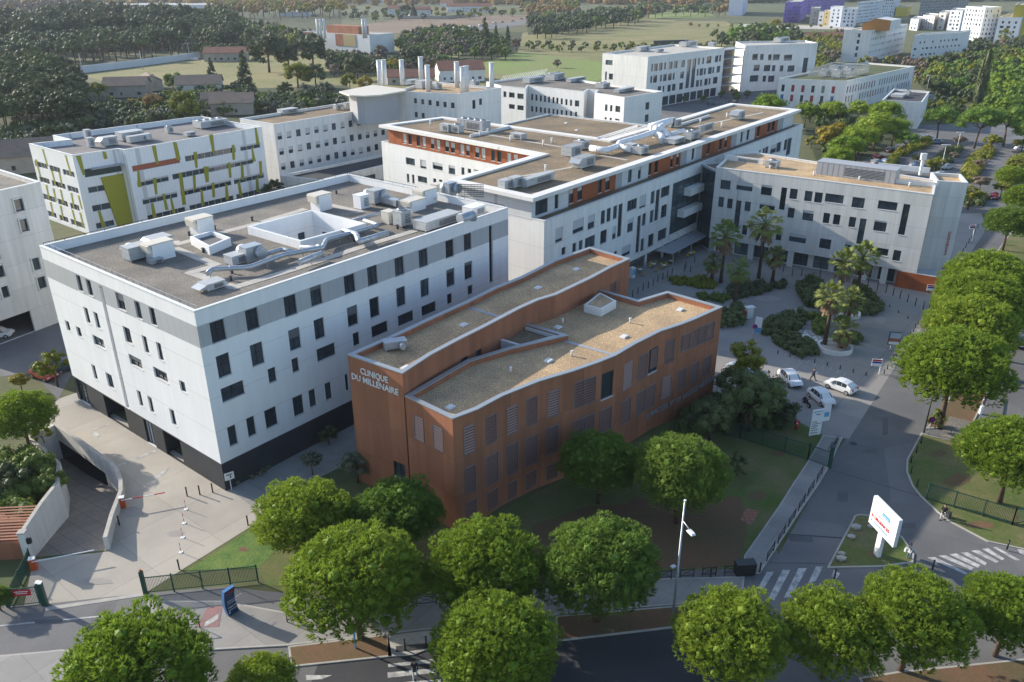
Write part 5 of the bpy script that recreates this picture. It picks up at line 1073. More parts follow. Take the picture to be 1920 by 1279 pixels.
def clump_mesh(name, clumps, mode, seed, size, dens, core=.78, blades=6):
    """clumps: (centre, radius, squash); leaf-sized faces over each clump, uneven and open"""
    r = random.Random(seed); mb = MB(); V, F = ico()
    for c, rad_, sq in clumps:
        c = Vector(c); n = len(mb.v)
        if core:
            for v in V:
                k = rad_ * core * r.uniform(.8, 1.1); mb.v.append((c.x + v.x * k, c.y + v.y * k, c.z + v.z * k * sq))
            for f in F: mb.f.append(tuple(n + i for i in f)); mb.m.append(0); mb.sm.append(False)
        for _ in range(max(3, int(dens * rad_ * rad_))):
            d = rdir(r, -.75); p = c + Vector((d.x, d.y, d.z * sq)) * rad_ * r.uniform(.72, 1.02)
            if mode == 'tuft':
                ax = (d + Vector((0, 0, .85))).normalized(); s = size * r.uniform(.6, 1.35)
                for b in range(blades):
                    w_ = (ax + rdir(r) * .42).normalized(); t = w_.cross(rdir(r)).normalized() * s * .11
                    q = p - ax * s * .25; mb.tri(q - t, q + t, q + w_ * s)
            else:
                for b in range(blades):
                    o = p + rdir(r) * size * .9; a = rdir(r) * size * r.uniform(.5, 1); b_ = a.cross(rdir(r)).normalized() * size * .55
                    mb.quad(o - a - b_ * .3, o - b_, o + a + b_ * .2, o + b_)
    me = bpy.data.meshes.new(name); me.from_pydata(mb.v, [], mb.f); me.materials.append(M['pine']); me.update(); return me
def pine_clumps(seed, n=70, flat=.8, gap=.0):
    r = random.Random(seed); out = []; tries = 0
    while len(out) < n and tries < 4000:
        tries += 1; d = rdir(r, -.5); k = r.uniform(.64, .86); c = Vector((d.x * k, d.y * k, d.z * k * flat))
        if d.z < 0: c.x *= 1.05; c.y *= 1.05
        rr_ = r.uniform(.15, .25)
        if all((c - q[0]).length > .6 * (rr_ + q[1]) for q in out): out.append((c, rr_, .85))
    for _ in range(10):
        d = rdir(r); out.append((Vector((d.x * .42, d.y * .42, d.z * .3)), .34, .8))
    return out
def limbs(seed, clumps, h0, r0, zc, k=9):
    """tapered trunk from the ground at -zc up into the crown, with limbs to some clumps"""
    r = random.Random(seed); mb = MB(); lean = Vector((r.uniform(-.1, .1), r.uniform(-.1, .1), 0)); fork = Vector((lean.x, lean.y, -.35))
    mb.tube([(0, 0, -zc), (lean.x * .3, lean.y * .3, -zc * .6), fork], [r0 * 1.25, r0, r0 * .8], 8)
    for c, _, _ in r.sample(clumps, min(k, len(clumps))):
        c = Vector(c); m_ = fork.lerp(c, .5) + Vector((0, 0, -.08)); mb.tube([fork, m_, c * .93], [r0 * .55, r0 * .35, r0 * .12], 5)
    me = bpy.data.meshes.new('trunk'); me.from_pydata(mb.v, [], mb.f); me.polygons.foreach_set('use_smooth', mb.sm); me.materials.append(M['bark']); return me
PINES, BROAD, FARP, CONE, SHRUB, PINM = [], [], [], [], [], []
for s in range(3):
    r = random.Random(70 + s); cl = [(Vector((d.x * k, d.y * k, d.z * k * .8)), r.uniform(.22, .34), .75) for d, k in [(rdir(r, -.35), r.uniform(.5, .82)) for _ in range(34)]]; PINM.append((clump_mesh('pine_crown', cl, 'tuft', s, .11, 620, .7, 4), limbs(s, cl, 0, .04, 1.35)))
for s in range(4):
    cl = pine_clumps(20 + s, 96); PINES.append((clump_mesh('pine_crown', cl, 'tuft', s, .066, 3500, .42, 6), limbs(s, cl, 0, .045, 1.35)))
def broad_clumps(seed, n=34, flat=.95):
    r = random.Random(seed); out = []
    for _ in range(n):
        d = rdir(r, -.7); k = r.uniform(.45, .8); out.append((Vector((d.x * k, d.y * k, d.z * k * flat)), r.uniform(.18, .32), .9))
    return out
for s in range(4):
    cl = broad_clumps(40 + s); BROAD.append((clump_mesh('leafy_crown', cl, 'leaf', s, .05, 420, .8, 3), limbs(s + 9, cl, 0, .05, 1.5)))
for s in range(3):
    cl = pine_clumps(60 + s, 30, .75); FARP.append((clump_mesh('far_crown', cl, 'tuft', s, .17, 260, .85, 4), limbs(s + 4, cl, 0, .035, 1.7, 6)))
for s in range(3):
    cl = broad_clumps(80 + s, 16); SHRUB.append((clump_mesh('shrub_crown', cl, 'leaf', s, .07, 260, .85, 3), limbs(s + 4, cl, 0, .04, .9, 4)))
for s in range(2):
    r = random.Random(s); cl = []
    for i in range(46):
        z = -1 + 2.1 * (i / 46); w_ = (1 - (z + 1) / 2.15) * .85; a = r.uniform(0, 6.28); cl.append((Vector((math.cos(a) * w_ * .7, math.sin(a) * w_ * .7, z)), .12 + w_ * .28, .5))
    CONE.append((clump_mesh('conifer_crown', cl, 'leaf', s, .06, 320, .75, 3), limbs(s, cl, 0, .04, 1.25, 3)))
r = random.Random(4); cl = [(Vector((r.uniform(-.3, .3) * (1 - z * z * .8), r.uniform(-.3, .3) * (1 - z * z * .8), z)), .34 * (1.06 - max(0, z) ** 2 * .95), 2.0) for z in [-1 + 2 * i / 30 for i in range(31)]]
CYP = [(clump_mesh('cypress_crown', cl, 'leaf', 1, .07, 320, .9, 3), limbs(3, cl, 0, .06, 1.3, 1))]
def place_tree(kind, px, py, rpx, label=None, group=None, name='tree', mat=None, cat='tree', zk=1.0, zsc=.9, trunk=None, flat=None, at_xy=None, R=None):
    """px, py, rpx: middle and half width of the crown as seen; the tree is then set on the ground below it"""
    vs_ = {'pinm': PINM, 'pine': PINES, 'broad': BROAD, 'far': FARP, 'cone': CONE, 'shrub': SHRUB, 'cyp': CYP}[kind]
    zc = 5.0
    for _ in range(6):
        p = at(px, py, zc); dep = (p - Vector((0, 0, CAM_H))).dot(_f); RR_ = rpx * dep / FPX; zc = RR_ * zk
    base = V2(p); cm, tm = rv.choice(vs_)
    o = thing(name, label, cat, (base.x, base.y, 0), rv.uniform(0, 6.28), group); o.scale = (RR_ * rv.uniform(.93, 1.05), RR_ * rv.uniform(.93, 1.05), RR_ * zsc)
    zz = zc / (RR_ * zsc)
    c = bpy.data.objects.new('crown', cm); col.objects.link(c); c.parent = o; c.location.z = zz
    t = bpy.data.objects.new('trunk', tm); col.objects.link(t); t.parent = o; t.location.z = zz
    c.material_slots[0].link = 'OBJECT'; c.material_slots[0].material = M[mat or 'pine']
    zt = {'pinm': 1.35, 'pine': 1.35, 'broad': 1.5, 'far': 1.7, 'cone': 1.25, 'shrub': .9, 'cyp': 1.3}[kind]; t.scale.z = zz / zt if zz / zt > .3 else .3; t.location.z = zz - (zz - t.scale.z * zt) if False else t.scale.z * zt
    return o
# --- the foreground stone pines
G1 = 'stone pines along the boulevard and lawn'
for x, y, rp, lab in [
    (572, 968, 92, 'bright stone pine leftmost of the lawn group, beside the green railing'), (745, 960, 84, 'stone pine crowding the front corner of the terracotta clinic'), (665, 1082, 122, 'big stone pine over the path, its trunk showing beside a brown verge'),
    (908, 1058, 108, 'round stone pine in front of the terracotta clinic, left of the grey lamp post'), (1125, 1058, 112, 'large stone pine between the round one and the grey lamp post'), (930, 1212, 117, 'stone pine at the bottom edge, left of the dark carriageway'),
    (1372, 1188, 108, 'stone pine at the bottom, below the crossing'), (1562, 1182, 98, 'airy stone pine at the bottom, right of the zebra stripes'), (1715, 1158, 108, 'stone pine below the white road sign, its bare trunk on the kerb'), (1893, 1148, 88, 'stone pine in the bottom right corner'),
    (252, 1258, 142, 'broad stone pine in the bottom left corner'), (490, 1282, 68, 'low stone pine cut by the bottom edge, right of the corner pine'), (1125, 865, 76, 'shaded stone pine against the terracotta wall'), (1278, 885, 93, 'sunlit bright stone pine right of the shaded one'),
    (1790, 690, 104, 'largest pine of the road row, nearest its blue disc sign'), (1822, 612, 84, 'second pine up the hospital road row'), (1840, 570, 84, 'third pine up the hospital road row'), (1852, 528, 78, 'fourth pine up the hospital road row'), (1902, 850, 92, 'stone pine on the grass verge at the right edge'),
    (1893, 418, 44, 'pine at the far end of the hospital road'), (1915, 372, 34, 'small pine at the right edge above the hospital road'), (1895, 330, 26, 'clipped pine beside the east car park, right edge'), (38, 778, 62, 'pine behind the sunken ramp at the left edge'), (-6, 1120, 26, 'pine sliver at the left edge by the green gate')]:
    place_tree('pine', x, y, rp * 1.06, lab, G1, 'stone_pine', rv.choice(['pine', 'pine', 'pine_b']) if x != 1125 else 'pine_b', zk=1.18, zsc=.86)
# --- pines of the rows behind the hospital
for i, (x, y, rp) in enumerate([(1440, 200, 34), (1512, 208, 26), (1562, 206, 28), (1612, 206, 26), (1662, 214, 36), (1678, 240, 34), (1645, 238, 38), (1612, 256, 40), (1588, 276, 38), (1570, 298, 32), (1765, 222, 34), (1838, 228, 42), (1893, 226, 40), (1925, 245, 34), (1700, 262, 26)]):
    place_tree('pinm', x, y, rp, ['clipped pine behind the long white roof rim', 'pine of the dense row beside the coloured shutters', 'dark pine in the line beyond the east car park'][0 if i == 0 else 1 if i < 10 else 2], ['', 'pines beside the coloured shutters', 'pines beyond the east car park'][0 if i == 0 else 1 if i < 10 else 2] or None, 'stone_pine', 'pine' if i < 10 else 'pine_b', zk=1.2, zsc=.85)
# --- single trees worth naming
for k, x, y, rp, mt, lab, zk in [
    ('broad', 97, 680, 32, 'leafyg', 'small yellow green tree beside the red car', 1.6), ('broad', 36, 712, 20, 'leafy', 'yellow leaved sapling left of the red car', 1.2), ('shrub', 78, 812, 22, 'leafyg', 'yellow green bush at the head of the sunken ramp', 1.0),
    ('broad', 1400, 668, 42, 'leafyg', 'light airy tree beside the terracotta corner', 1.9), ('broad', 1412, 742, 76, 'holm', 'large dark tree between the terracotta clinic and the white cars', 1.0), ('broad', 1372, 715, 34, 'holm', 'dark green tree touching the terracotta corner wall', 1.2), ('broad', 1440, 742, 46, 'leafg', 'green tree crown nearest the leftmost white car', 1.0), ('broad', 1335, 782, 50, 'holm', 'dark tree against the lettered terracotta wall', 1.0), ('broad', 1470, 775, 40, 'dark', 'dark low tree beside the motorcycle', .9), ('shrub', 1385, 870, 30, 'holm', 'dark bush on the lawn behind the sunlit pine', .9),
    ('broad', 583, 862, 24, 'olive', 'grey green olive tree on the clinic path', 1.4), ('broad', 668, 868, 34, 'olive', 'olive tree against the lettered terracotta front', 1.3), ('shrub', 615, 815, 24, 'dark', 'dark shrub against the ribbed ground floor', .9), ('shrub', 745, 935, 40, 'holm', 'dark bush behind the first pines', .9),
    ('broad', 60, 868, 46, 'leafg', 'dense bush on top of the ramp garden wall', 1.15), ('broad', 92, 902, 34, 'leafg', 'sunlit bush at the edge of the ramp garden wall', 1.3), ('broad', 18, 905, 50, 'dark', 'dark bush left of the ramp garden', .9), ('cone', 62, 955, 16, 'leafyg', 'yellow bamboo clump above the rusty slats', 1.6), ('cone', 30, 965, 16, 'leafyg', 'yellow bamboo clump at the left edge', 1.6), ('cone', 8, 965, 16, 'leafyg', 'leftmost yellow bamboo clump', 1.6),
    ('shrub', 1757, 785, 24, 'leafg', 'rounded oleander under the blue disc sign', .9), ('broad', 515, 352, 22, 'dark', 'dark tree at the corner of the green panelled building', 1.1),
    ('broad', 1552, 255, 30, 'leafy', 'vivid yellow tree beside the pine row', 1.1), ('broad', 1572, 242, 20, 'leafy', 'second yellow tree touching the pine row', 1.1), ('shrub', 1522, 265, 14, 'leafyg', 'small yellow green bush by the hospital corner', 1),
    ('broad', 345, 195, 34, 'leafyg', 'large yellow green tree in front of the old houses', 1.1), ('broad', 285, 190, 20, 'leafo', 'tree with orange tints beside the old houses', 1.1), ('broad', 250, 192, 13, 'leafy', 'small bright yellow tree below the farmhouse', 1.1), ('broad', 182, 166, 18, 'leafyg', 'yellow green tree at the corner of the grey farmhouse', 1.1), ('broad', 322, 150, 22, 'leafg', 'bright green tree above the beige farmhouse', 1.2), ('broad', 350, 166, 12, 'leafg', 'slim green tree between the two farmhouses', 1.2),
    ('cone', 396, 132, 14, 'dark', 'slender dark conifer beside the meadow', 1.9), ('cone', 458, 136, 24, 'dark', 'broad dark cedar in front of the meadow', 1.5), ('broad', 556, 135, 30, 'leafyg', 'rounded two tone tree right of the dark cedar', 1.0), ('broad', 590, 138, 26, 'holm', 'dark half of the rounded pair right of the cedar', 1.0), ('broad', 584, 92, 36, 'dark', 'flat topped dark pine left of the industrial hall', 1.1), ('broad', 500, 92, 42, 'dark', 'large dark tree mass behind the meadow', 1.0), ('broad', 538, 98, 34, 'dark', 'dark tree joining the large dark mass', 1.0), ('broad', 478, 70, 26, 'holm', 'tall green tree above the large dark mass', 1.1), ('broad', 388, 95, 14, 'leafg', 'pale green tree at the end of the white wall', 1.0),
    ('broad', 578, 172, 24, 'olive', 'broad silver olive tree left of the canopy roof', 1.0), ('broad', 612, 168, 22, 'olive', 'second silver olive tree beside the first', 1.0), ('broad', 535, 165, 16, 'holm', 'dark tree left of the silver olives', 1.0), ('broad', 668, 118, 28, 'dark', 'dark round tree in front of the industrial hall', 1.1), ('broad', 655, 150, 18, 'leafyg', 'olive yellow tree behind the canopy roof', 1.1), ('broad', 684, 154, 18, 'leafy', 'rounded yellow tree behind the canopy roof', 1.1), ('broad', 738, 122, 16, 'leafy', 'yellow orange tree behind the first flues', 1.1), ('broad', 800, 120, 20, 'brown', 'brownish thicket behind the flues', 1.0), ('broad', 770, 105, 24, 'dark', 'dark pine behind the yellow orange tree', 1.1), ('broad', 715, 95, 16, 'brown', 'russet tree at the end of the industrial hall', 1.6),
    ('cone', 909, 68, 20, 'dark', 'tall dark conifer beside the motorway', 1.4), ('cone', 930, 68, 12, 'dark', 'narrow dark conifer right of the tall one', 1.5), ('cone', 952, 66, 10, 'dark', 'narrowest dark conifer beside the motorway', 1.5), ('cone', 775, 15, 9, 'dark', 'dark conifer by the white house on the horizon', 2.0), ('broad', 760, 15, 12, 'dark', 'dark tree left of the horizon conifer', 1.2),
    ('broad', 1045, 118, 9, 'brown', 'lone bare grey shrub in the middle of the field', 1.0), ('broad', 968, 80, 13, 'brown', 'greyish tree on the field edge near the conifers', 1.1), ('broad', 1505, 85, 18, 'leafyg', 'yellow green bush behind the right white block', 1.0), ('broad', 1455, 45, 14, 'leafy', 'orange yellow tree left of the violet block', 1.1),
    ('cyp', 1843, 150, 16, 'dark', 'tall leaning cypress at the right, dark and narrow', 3.4)]:
    if k == 'cyp': o = place_tree(k, x, y, 18, lab, None, 'cypress', mt, zk=3.2, zsc=3.0); continue
    place_tree(k, x, y, rp, lab, None, 'tree' if k != 'shrub' else 'shrub', mt, cat='tree' if k != 'shrub' else 'shrub', zk=zk, zsc=1.5 if k == 'cone' else .9)
# --- scattered belts: every tree its own object
def inpoly(x, y, P):
    c = False
    for i in range(len(P)):
        (a, b), (d, e) = P[i - 1], P[i]
        if (b > y) != (e > y) and x < (d - a) * (y - b) / (e - b) + a: c = not c
    return c
QUEUE = []
def belt(P, sp, r0, r1, kinds, label, group, zk=1.1, kind=('far', 'broad'), name='tree', zsc=.95, nmax=90):
    xs, ys = [p[0] for p in P], [p[1] for p in P]; pts = []; t = 0
    while t < 3000 and len(pts) < nmax:
        t += 1; x, y = rv.uniform(min(xs), max(xs)), rv.uniform(min(ys), max(ys))
        if inpoly(x, y, P) and all(((x - a) ** 2 + ((y - b) * 2.2) ** 2) > sp * sp for a, b in pts): pts.append((x, y))
    for x, y in sorted(pts):
        mt = rv.choice(kinds); w_ = {'dark': 'dark', 'holm': 'deep green', 'leafg': 'green', 'leafyg': 'yellow green', 'leafy': 'yellow', 'leafo': 'orange', 'olive': 'silvery', 'brown': 'brownish', 'pine': 'bright', 'pine_b': 'green'}[mt]
        QUEUE.append((rv.uniform(r0, r1), rv.choice(kind), x, y, w_ + ' ' + label, w_ + ' ' + group, name, mt, zk, zsc))
belt([(-20, 30), (60, 32), (110, 22), (175, 14), (250, 22), (345, 22), (350, 48), (200, 52), (-20, 62)], 17, 22, 32, ['dark'], 'pine on the ridge at the far left', 'pines on the far left ridge', 1.3, ('far',))
belt([(-20, 72), (150, 66), (330, 48), (340, 70), (160, 88), (-20, 100)], 13, 13, 20, ['holm', 'dark'], 'pine with a bare trunk in the row above the white wall', 'pines above the white wall', 2.0, ('far',))
belt([(345, 30), (420, 26), (440, 60), (420, 75), (350, 62)], 15, 20, 28, ['dark', 'holm'], 'tree of the wood behind the first farmhouse', 'trees behind the farmhouse')
belt([(440, 42), (520, 52), (560, 62), (600, 75), (560, 82), (450, 60)], 12, 13, 20, ['holm', 'dark', 'leafg', 'brown', 'leafyg'], 'tree beyond the meadow, left of the industrial hall', 'mixed trees left of the industrial hall')
belt([(345, 78), (450, 80), (450, 92), (350, 90)], 14, 10, 14, ['olive', 'holm'], 'bushy tree behind the farmhouse with the pale red roof', 'bushy trees by the pale red roof')
belt([(-20, 118), (60, 112), (115, 122), (140, 150), (135, 196), (-20, 210)], 19, 26, 38, ['dark', 'dark', 'holm'], 'pine of the dense clump at the left edge', 'dense pines at the left edge', 1.4, ('far',))
belt([(-20, 262), (20, 240), (60, 228), (125, 222), (130, 244), (60, 262), (20, 285)], 17, 14, 19, ['olive', 'holm'], 'tree of the row behind the brown shed', 'trees behind the brown shed', 1.0, ('broad',))
belt([(130, 200), (210, 190), (250, 215), (310, 210), (330, 222), (230, 232), (150, 232)], 13, 13, 22, ['dark', 'olive', 'holm'], 'tree behind the green panelled building', 'trees behind the green panelled building', 1.0, ('broad',))
belt([(430, 180), (545, 178), (640, 182), (640, 192), (540, 202), (440, 198)], 10, 9, 15, ['holm', 'leafg', 'leafg', 'olive'], 'bushy tree behind the small square windows', 'bushy trees behind the small square windows', 1.0, ('broad',))
belt([(165, 175), (230, 200), (350, 165), (400, 170), (440, 160), (480, 168), (440, 200), (400, 215), (250, 225)], 11, 9, 16, ['dark', 'holm', 'leafg', 'leafyg'], 'garden tree between the old farmhouses', 'garden trees between the farmhouses', 1.0, ('broad',))
belt([(610, 95), (720, 110), (840, 112), (850, 122), (740, 128), (620, 130)], 11, 10, 15, ['dark', 'holm', 'leafg', 'brown'], 'tree between the industrial hall and the flues', 'trees between the hall and the flues', 1.1, ('broad',))
belt([(745, 62), (840, 52), (900, 60), (960, 78), (950, 98), (860, 96), (760, 100)], 12, 10, 15, ['dark', 'holm', 'leafg', 'brown'], 'tree of the belt beside the motorway', 'trees beside the motorway', 1.1, ('broad',))
belt([(985, 78), (1120, 82), (1215, 84), (1210, 92), (1100, 92), (990, 90)], 15, 5, 9, ['holm', 'leafyg', 'leafg', 'dark'], 'hedge tree across the middle of the field', 'hedge trees across the field', .9, ('broad',))
belt([(995, 32), (1040, 30), (1100, 25), (1150, 20), (1210, 22), (1180, 35), (1060, 52), (1000, 60)], 11, 11, 16, ['dark', 'holm', 'dark', 'leafg'], 'tree of the dark belt above the fields', 'dark belt above the fields', 1.1)
belt([(980, 10), (1080, 8), (1085, 18), (990, 24)], 12, 8, 12, ['leafo', 'leafyg', 'leafo'], 'autumn tree above the motorway', 'autumn trees above the motorway', 1.2, ('broad',))
belt([(1165, 12), (1300, 8), (1385, 12), (1385, 20), (1290, 18), (1170, 24)], 13, 8, 13, ['leafo', 'holm', 'leafg', 'dark'], 'tree behind the bright meadow', 'trees behind the bright meadow', 1.1, ('broad',))
belt([(390, 8), (640, 6), (640, 16), (395, 20)], 11, 9, 13, ['leafy', 'leafo', 'leafyg'], 'poplar in the golden row on the horizon', 'golden poplars on the horizon', 1.6, ('broad',))
belt([(-20, 2), (170, 0), (180, 8), (-20, 18)], 16, 12, 16, ['brown', 'leafo'], 'bare poplar on the horizon at the far left', 'bare poplars at the far left', 1.5, ('broad',))
for i, (x, y) in enumerate([(818, 17), (832, 17), (901, 19), (912, 16), (926, 17), (946, 22), (738, 16), (725, 17), (690, 15), (662, 14), (648, 14), (962, 18), (978, 20)]):
    place_tree('broad', x, y, rv.uniform(5, 7.5), 'small bright yellow tree in the line by the ploughed field', 'yellow trees by the ploughed field', 'tree', 'leafy', zk=1.2)
belt([(640, 20), (1000, 22), (1000, 26), (820, 30), (640, 34)], 13, 6, 9, ['holm', 'dark', 'leafyg'], 'tree round the horizon houses', 'trees round the horizon houses', 1.0, ('broad',), nmax=26)
belt([(1340, 65), (1400, 50), (1470, 52), (1500, 62), (1490, 74), (1340, 76)], 17, 13, 19, ['holm', 'dark', 'pine_b'], 'round tree behind the tall white blocks', 'round trees behind the white blocks', 1.0, ('broad',))
belt([(1510, 72), (1570, 62), (1572, 100), (1540, 128), (1520, 125)], 11, 9, 15, ['leafyg', 'brown', 'holm', 'leafyg'], 'loose tree between the white blocks and the orange gable', 'loose trees below the orange gable', 1.1, ('broad',))
belt([(1600, 112), (1700, 112), (1740, 112), (1745, 150), (1725, 148), (1690, 118)], 15, 9, 13, ['brown', 'brown', 'leafyg'], 'bare grey tree in front of the orange gabled building', 'bare trees by the orange gabled building', 1.1, ('broad',))
belt([(1745, 112), (1830, 102), (1925, 88), (1930, 130), (1870, 130), (1830, 180), (1760, 170), (1735, 150)], 14, 12, 21, ['holm', 'leafyg', 'dark', 'pine_b', 'leafg'], 'tree of the park at the right', 'trees of the right hand park', 1.0)
belt([(1850, 120), (1925, 120), (1930, 200), (1870, 200), (1850, 170)], 22, 18, 26, ['pine', 'pine_b', 'pine'], 'pine on the park slope at the right edge', 'pines on the right park slope', 1.1, ('far',))
belt([(1810, 80), (1925, 72), (1925, 88), (1815, 96)], 14, 8, 12, ['olive', 'dark', 'holm'], 'tree at the foot of the white apartment complex', 'trees at the foot of the white complex', .9, ('broad',))
belt([(1725, 180), (1800, 190), (1930, 205), (1930, 215), (1800, 212), (1735, 205)], 16, 10, 14, ['holm', 'leafg', 'leafyg'], 'shrubby tree above the east car park', 'shrubby trees above the east car park', 1.0, ('broad',))
belt([(1560, 52), (1300, 48), (1290, 44), (1560, 46)], 14, 3, 5, ['leafo', 'leafg', 'leafyg'], 'young tree along the far building site', 'young trees along the far site', 1.0, ('broad',), nmax=14)
belt([(1240, 175), (1300, 170), (1480, 172), (1490, 182), (1260, 186)], 20, 6, 9, ['holm', 'leafg'], 'small tree in the court below the white blocks', 'small trees in the white blocks court', 1.2, ('broad',), nmax=12)
for x, y, r in ((1735, 262, 14), (1800, 262, 14), (1862, 262, 20), (1915, 268, 16), (1720, 296, 13), (1755, 305, 20), (1790, 290, 12), (1840, 305, 14), (1905, 305, 18), (1915, 322, 18), (1840, 340, 22), (1822, 360, 26), (1880, 350, 18)):
    place_tree('broad', x, y, r, 'sparse yellowing tree among the parking rows', 'yellowing trees of the east car park', 'tree', rv.choice(['leafyg', 'brown', 'leafyg']), zk=1.3, zsc=.6)
belt([(150, 95), (335, 88), (430, 92), (430, 84), (335, 78), (150, 86)], 11, 7, 11, ['dark', 'holm'], 'undergrowth tree behind the white wall', 'undergrowth trees behind the white wall', .9, ('broad',))
belt([(1210, 86), (1340, 80), (1340, 88), (1215, 94)], 10, 5, 8, ['holm', 'dark', 'leafyg'], 'small tree beyond the white blocks', 'small trees beyond the white blocks', .9, ('broad',))
belt([(1480, 180), (1560, 200), (1640, 262), (1560, 300), (1545, 240)], 22, 14, 20, ['holm', 'leafg'], 'tree under the pine row by the coloured shutters', 'trees under the pine row', .9, ('broad',))
# --- hedges
def hedge(pts, h, mat, label, name='hedge', dens=1.1, group=None, cl_r=.55):
    P = [V2(at(*p)) for p in pts]; xs, ys = [p.x for p in P], [p.y for p in P]; r = random.Random(int(pts[0][0])); cl = []
    T = [(p.x, p.y) for p in P]; area = (max(xs) - min(xs)) * (max(ys) - min(ys)); c = ctr(P)
    for _ in range(int(min(900, area * dens * 1.6)) + 6):
        x, y = r.uniform(min(xs), max(xs)), r.uniform(min(ys), max(ys))
        if inpoly(x, y, T): cl.append((Vector((x - c[0], y - c[1], h - cl_r * .8 + r.uniform(-.15, .12))), cl_r * r.uniform(.8, 1.25), .8)); cl.append((Vector((x - c[0], y - c[1], h * .35)), cl_r, 1.2))
    o = thing(name, label, name, c, 0, group); me = clump_mesh('foliage', cl, 'leaf', 3, .16, 34, .85, 2); me.materials.clear(); me.materials.append(M[mat])
    f = bpy.data.objects.new('foliage', me); col.objects.link(f); f.parent = o; return o
Q6 = lambda L: [Z6(*p) for p in L]
hedge([(-30, 985), (30, 980), (62, 1000), (88, 955), (95, 905), (60, 868), (-30, 880)], 2.6, 'leafg', 'dense green bushes filling the garden left of the ramp wall', 'bush', 1.0, None, .9)
hedge([(1250, 800), (1340, 755), (1440, 770), (1485, 785), (1470, 800), (1370, 812), (1290, 822)], 1.8, 'holm', 'dark shrubbery at the foot of the lettered terracotta wall', 'bush', .8, None, .8)
hedge(Q6([(435, 590), (450, 525), (640, 462), (705, 490), (700, 545), (640, 565), (650, 610), (755, 660), (750, 700), (660, 722)]), 1.1, 'holm', 'long clipped hedge left of the round palm planter')
hedge(Q6([(620, 335), (700, 285), (770, 310), (800, 400), (790, 470), (690, 440), (640, 390)]), 1.6, 'holm', 'thick hedge mound behind the palms, nearest the emergency wing'); hedge(Q6([(960, 300), (1040, 360), (1110, 430), (1105, 480), (1000, 480), (950, 400)]), 1.2, 'holm', 'rounded hedge right of the twin palms')
hedge(Q6([(215, 450), (330, 440), (345, 500), (335, 550), (215, 555)]), 1.5, 'holm', 'round clipped hedge at the corner of the terracotta roof'); hedge(Q6([(250, 360), (570, 300), (572, 335), (300, 395), (255, 395)]), 1.1, 'dark', 'long low hedge below the standing palm'); hedge(Q6([(710, 500), (790, 480), (800, 590), (740, 600)]), 1.3, 'leafg', 'bamboo like bush left of the round palm planter', 'bush')
hedge(Q6([(930, 580), (990, 600), (995, 640), (940, 655)]), .9, 'holm', 'small dark hedge tucked right of the round planter'); C7 = crop(1160, 440, 5.8125)
hedge([C7(*p) for p in ((560, 490), (900, 460), (1060, 540), (1060, 600), (800, 590), (600, 540))], .8, 'leafyg', 'reddish green ground shrubs behind the terracotta roof edge', 'bush', .8); hedge([C7(*p) for p in ((780, 640), (1180, 690), (1250, 740), (1000, 750), (850, 700))], .9, 'leafg', 'low shrubs along the terracotta roof corner', 'bush', .8); hedge([C7(*p) for p in ((1200, 560), (1500, 520), (1600, 560), (1300, 640), (1200, 640))], 1.2, 'dark', 'dark bed of shrubs between the standing palms', 'bush')
hedge([(456, 905), (440, 915), (435, 905), (500, 878), (520, 880)], .5, 'olive', 'low grey shrubs at the foot of the dark ribbed wall', 'bush', 1, None, .3)
for i, q in enumerate([[(1640, 330), (1662, 322), (1700, 290), (1745, 272), (1738, 262), (1690, 280)], [(1738, 322), (1760, 318), (1800, 290), (1800, 278), (1775, 282)], [(1790, 345), (1820, 340), (1860, 290), (1858, 276), (1835, 282), (1812, 310)], [(1870, 350), (1905, 350), (1930, 310), (1925, 290), (1900, 300)], [(1800, 378), (1850, 372), (1850, 385), (1812, 390)]]):
    hedge(q, 1.2, ['leafyg', 'holm', 'leafyg', 'leafyg', 'holm'][i], ['hedge strip nearest the school annex in the east car park', 'second hedge strip of the east car park, left of the lamp', 'long hedge strip in the middle of the east car park', 'rightmost hedge strip of the east car park', 'dark hedge along the foot of the east car park'][i], 'hedge', .35, 'hedges of the east car park', 1.1)
# --- palms
def frond_mesh(seed, n=34):
    r = random.Random(seed); mb = MB()
    for i in range(n):
        a = r.uniform(0, 6.28); el = r.uniform(-.75, 1.35); d = Vector((math.cos(a) * math.cos(el), math.sin(a) * math.cos(el), math.sin(el))); L = r.uniform(.55, .75); hub = d * L
        up = Vector((0, 0, 1)); x = d.cross(up).normalized(); mb.beam((0, 0, 0), hub, .02, .02)
        for k in range(11):
            t = -1.25 + 2.5 * k / 10; e = (d * math.cos(t) + x * math.sin(t)).normalized(); l = .42 * (1 - .25 * abs(t)); tip = hub + e * l + Vector((0, 0, -.16 * r.uniform(.4, 1.3))); s = e.cross(d.cross(x)).normalized() * .035; mid = hub + e * l * .55
            mb.tri(hub, mid + s, mid - s); mb.tri(mid - s, mid + s, tip)
    me = bpy.data.meshes.new('fronds'); me.from_pydata(mb.v, [], mb.f); me.materials.append(M['palmleaf']); return me
FR = [frond_mesh(s, 46) for s in range(3)]
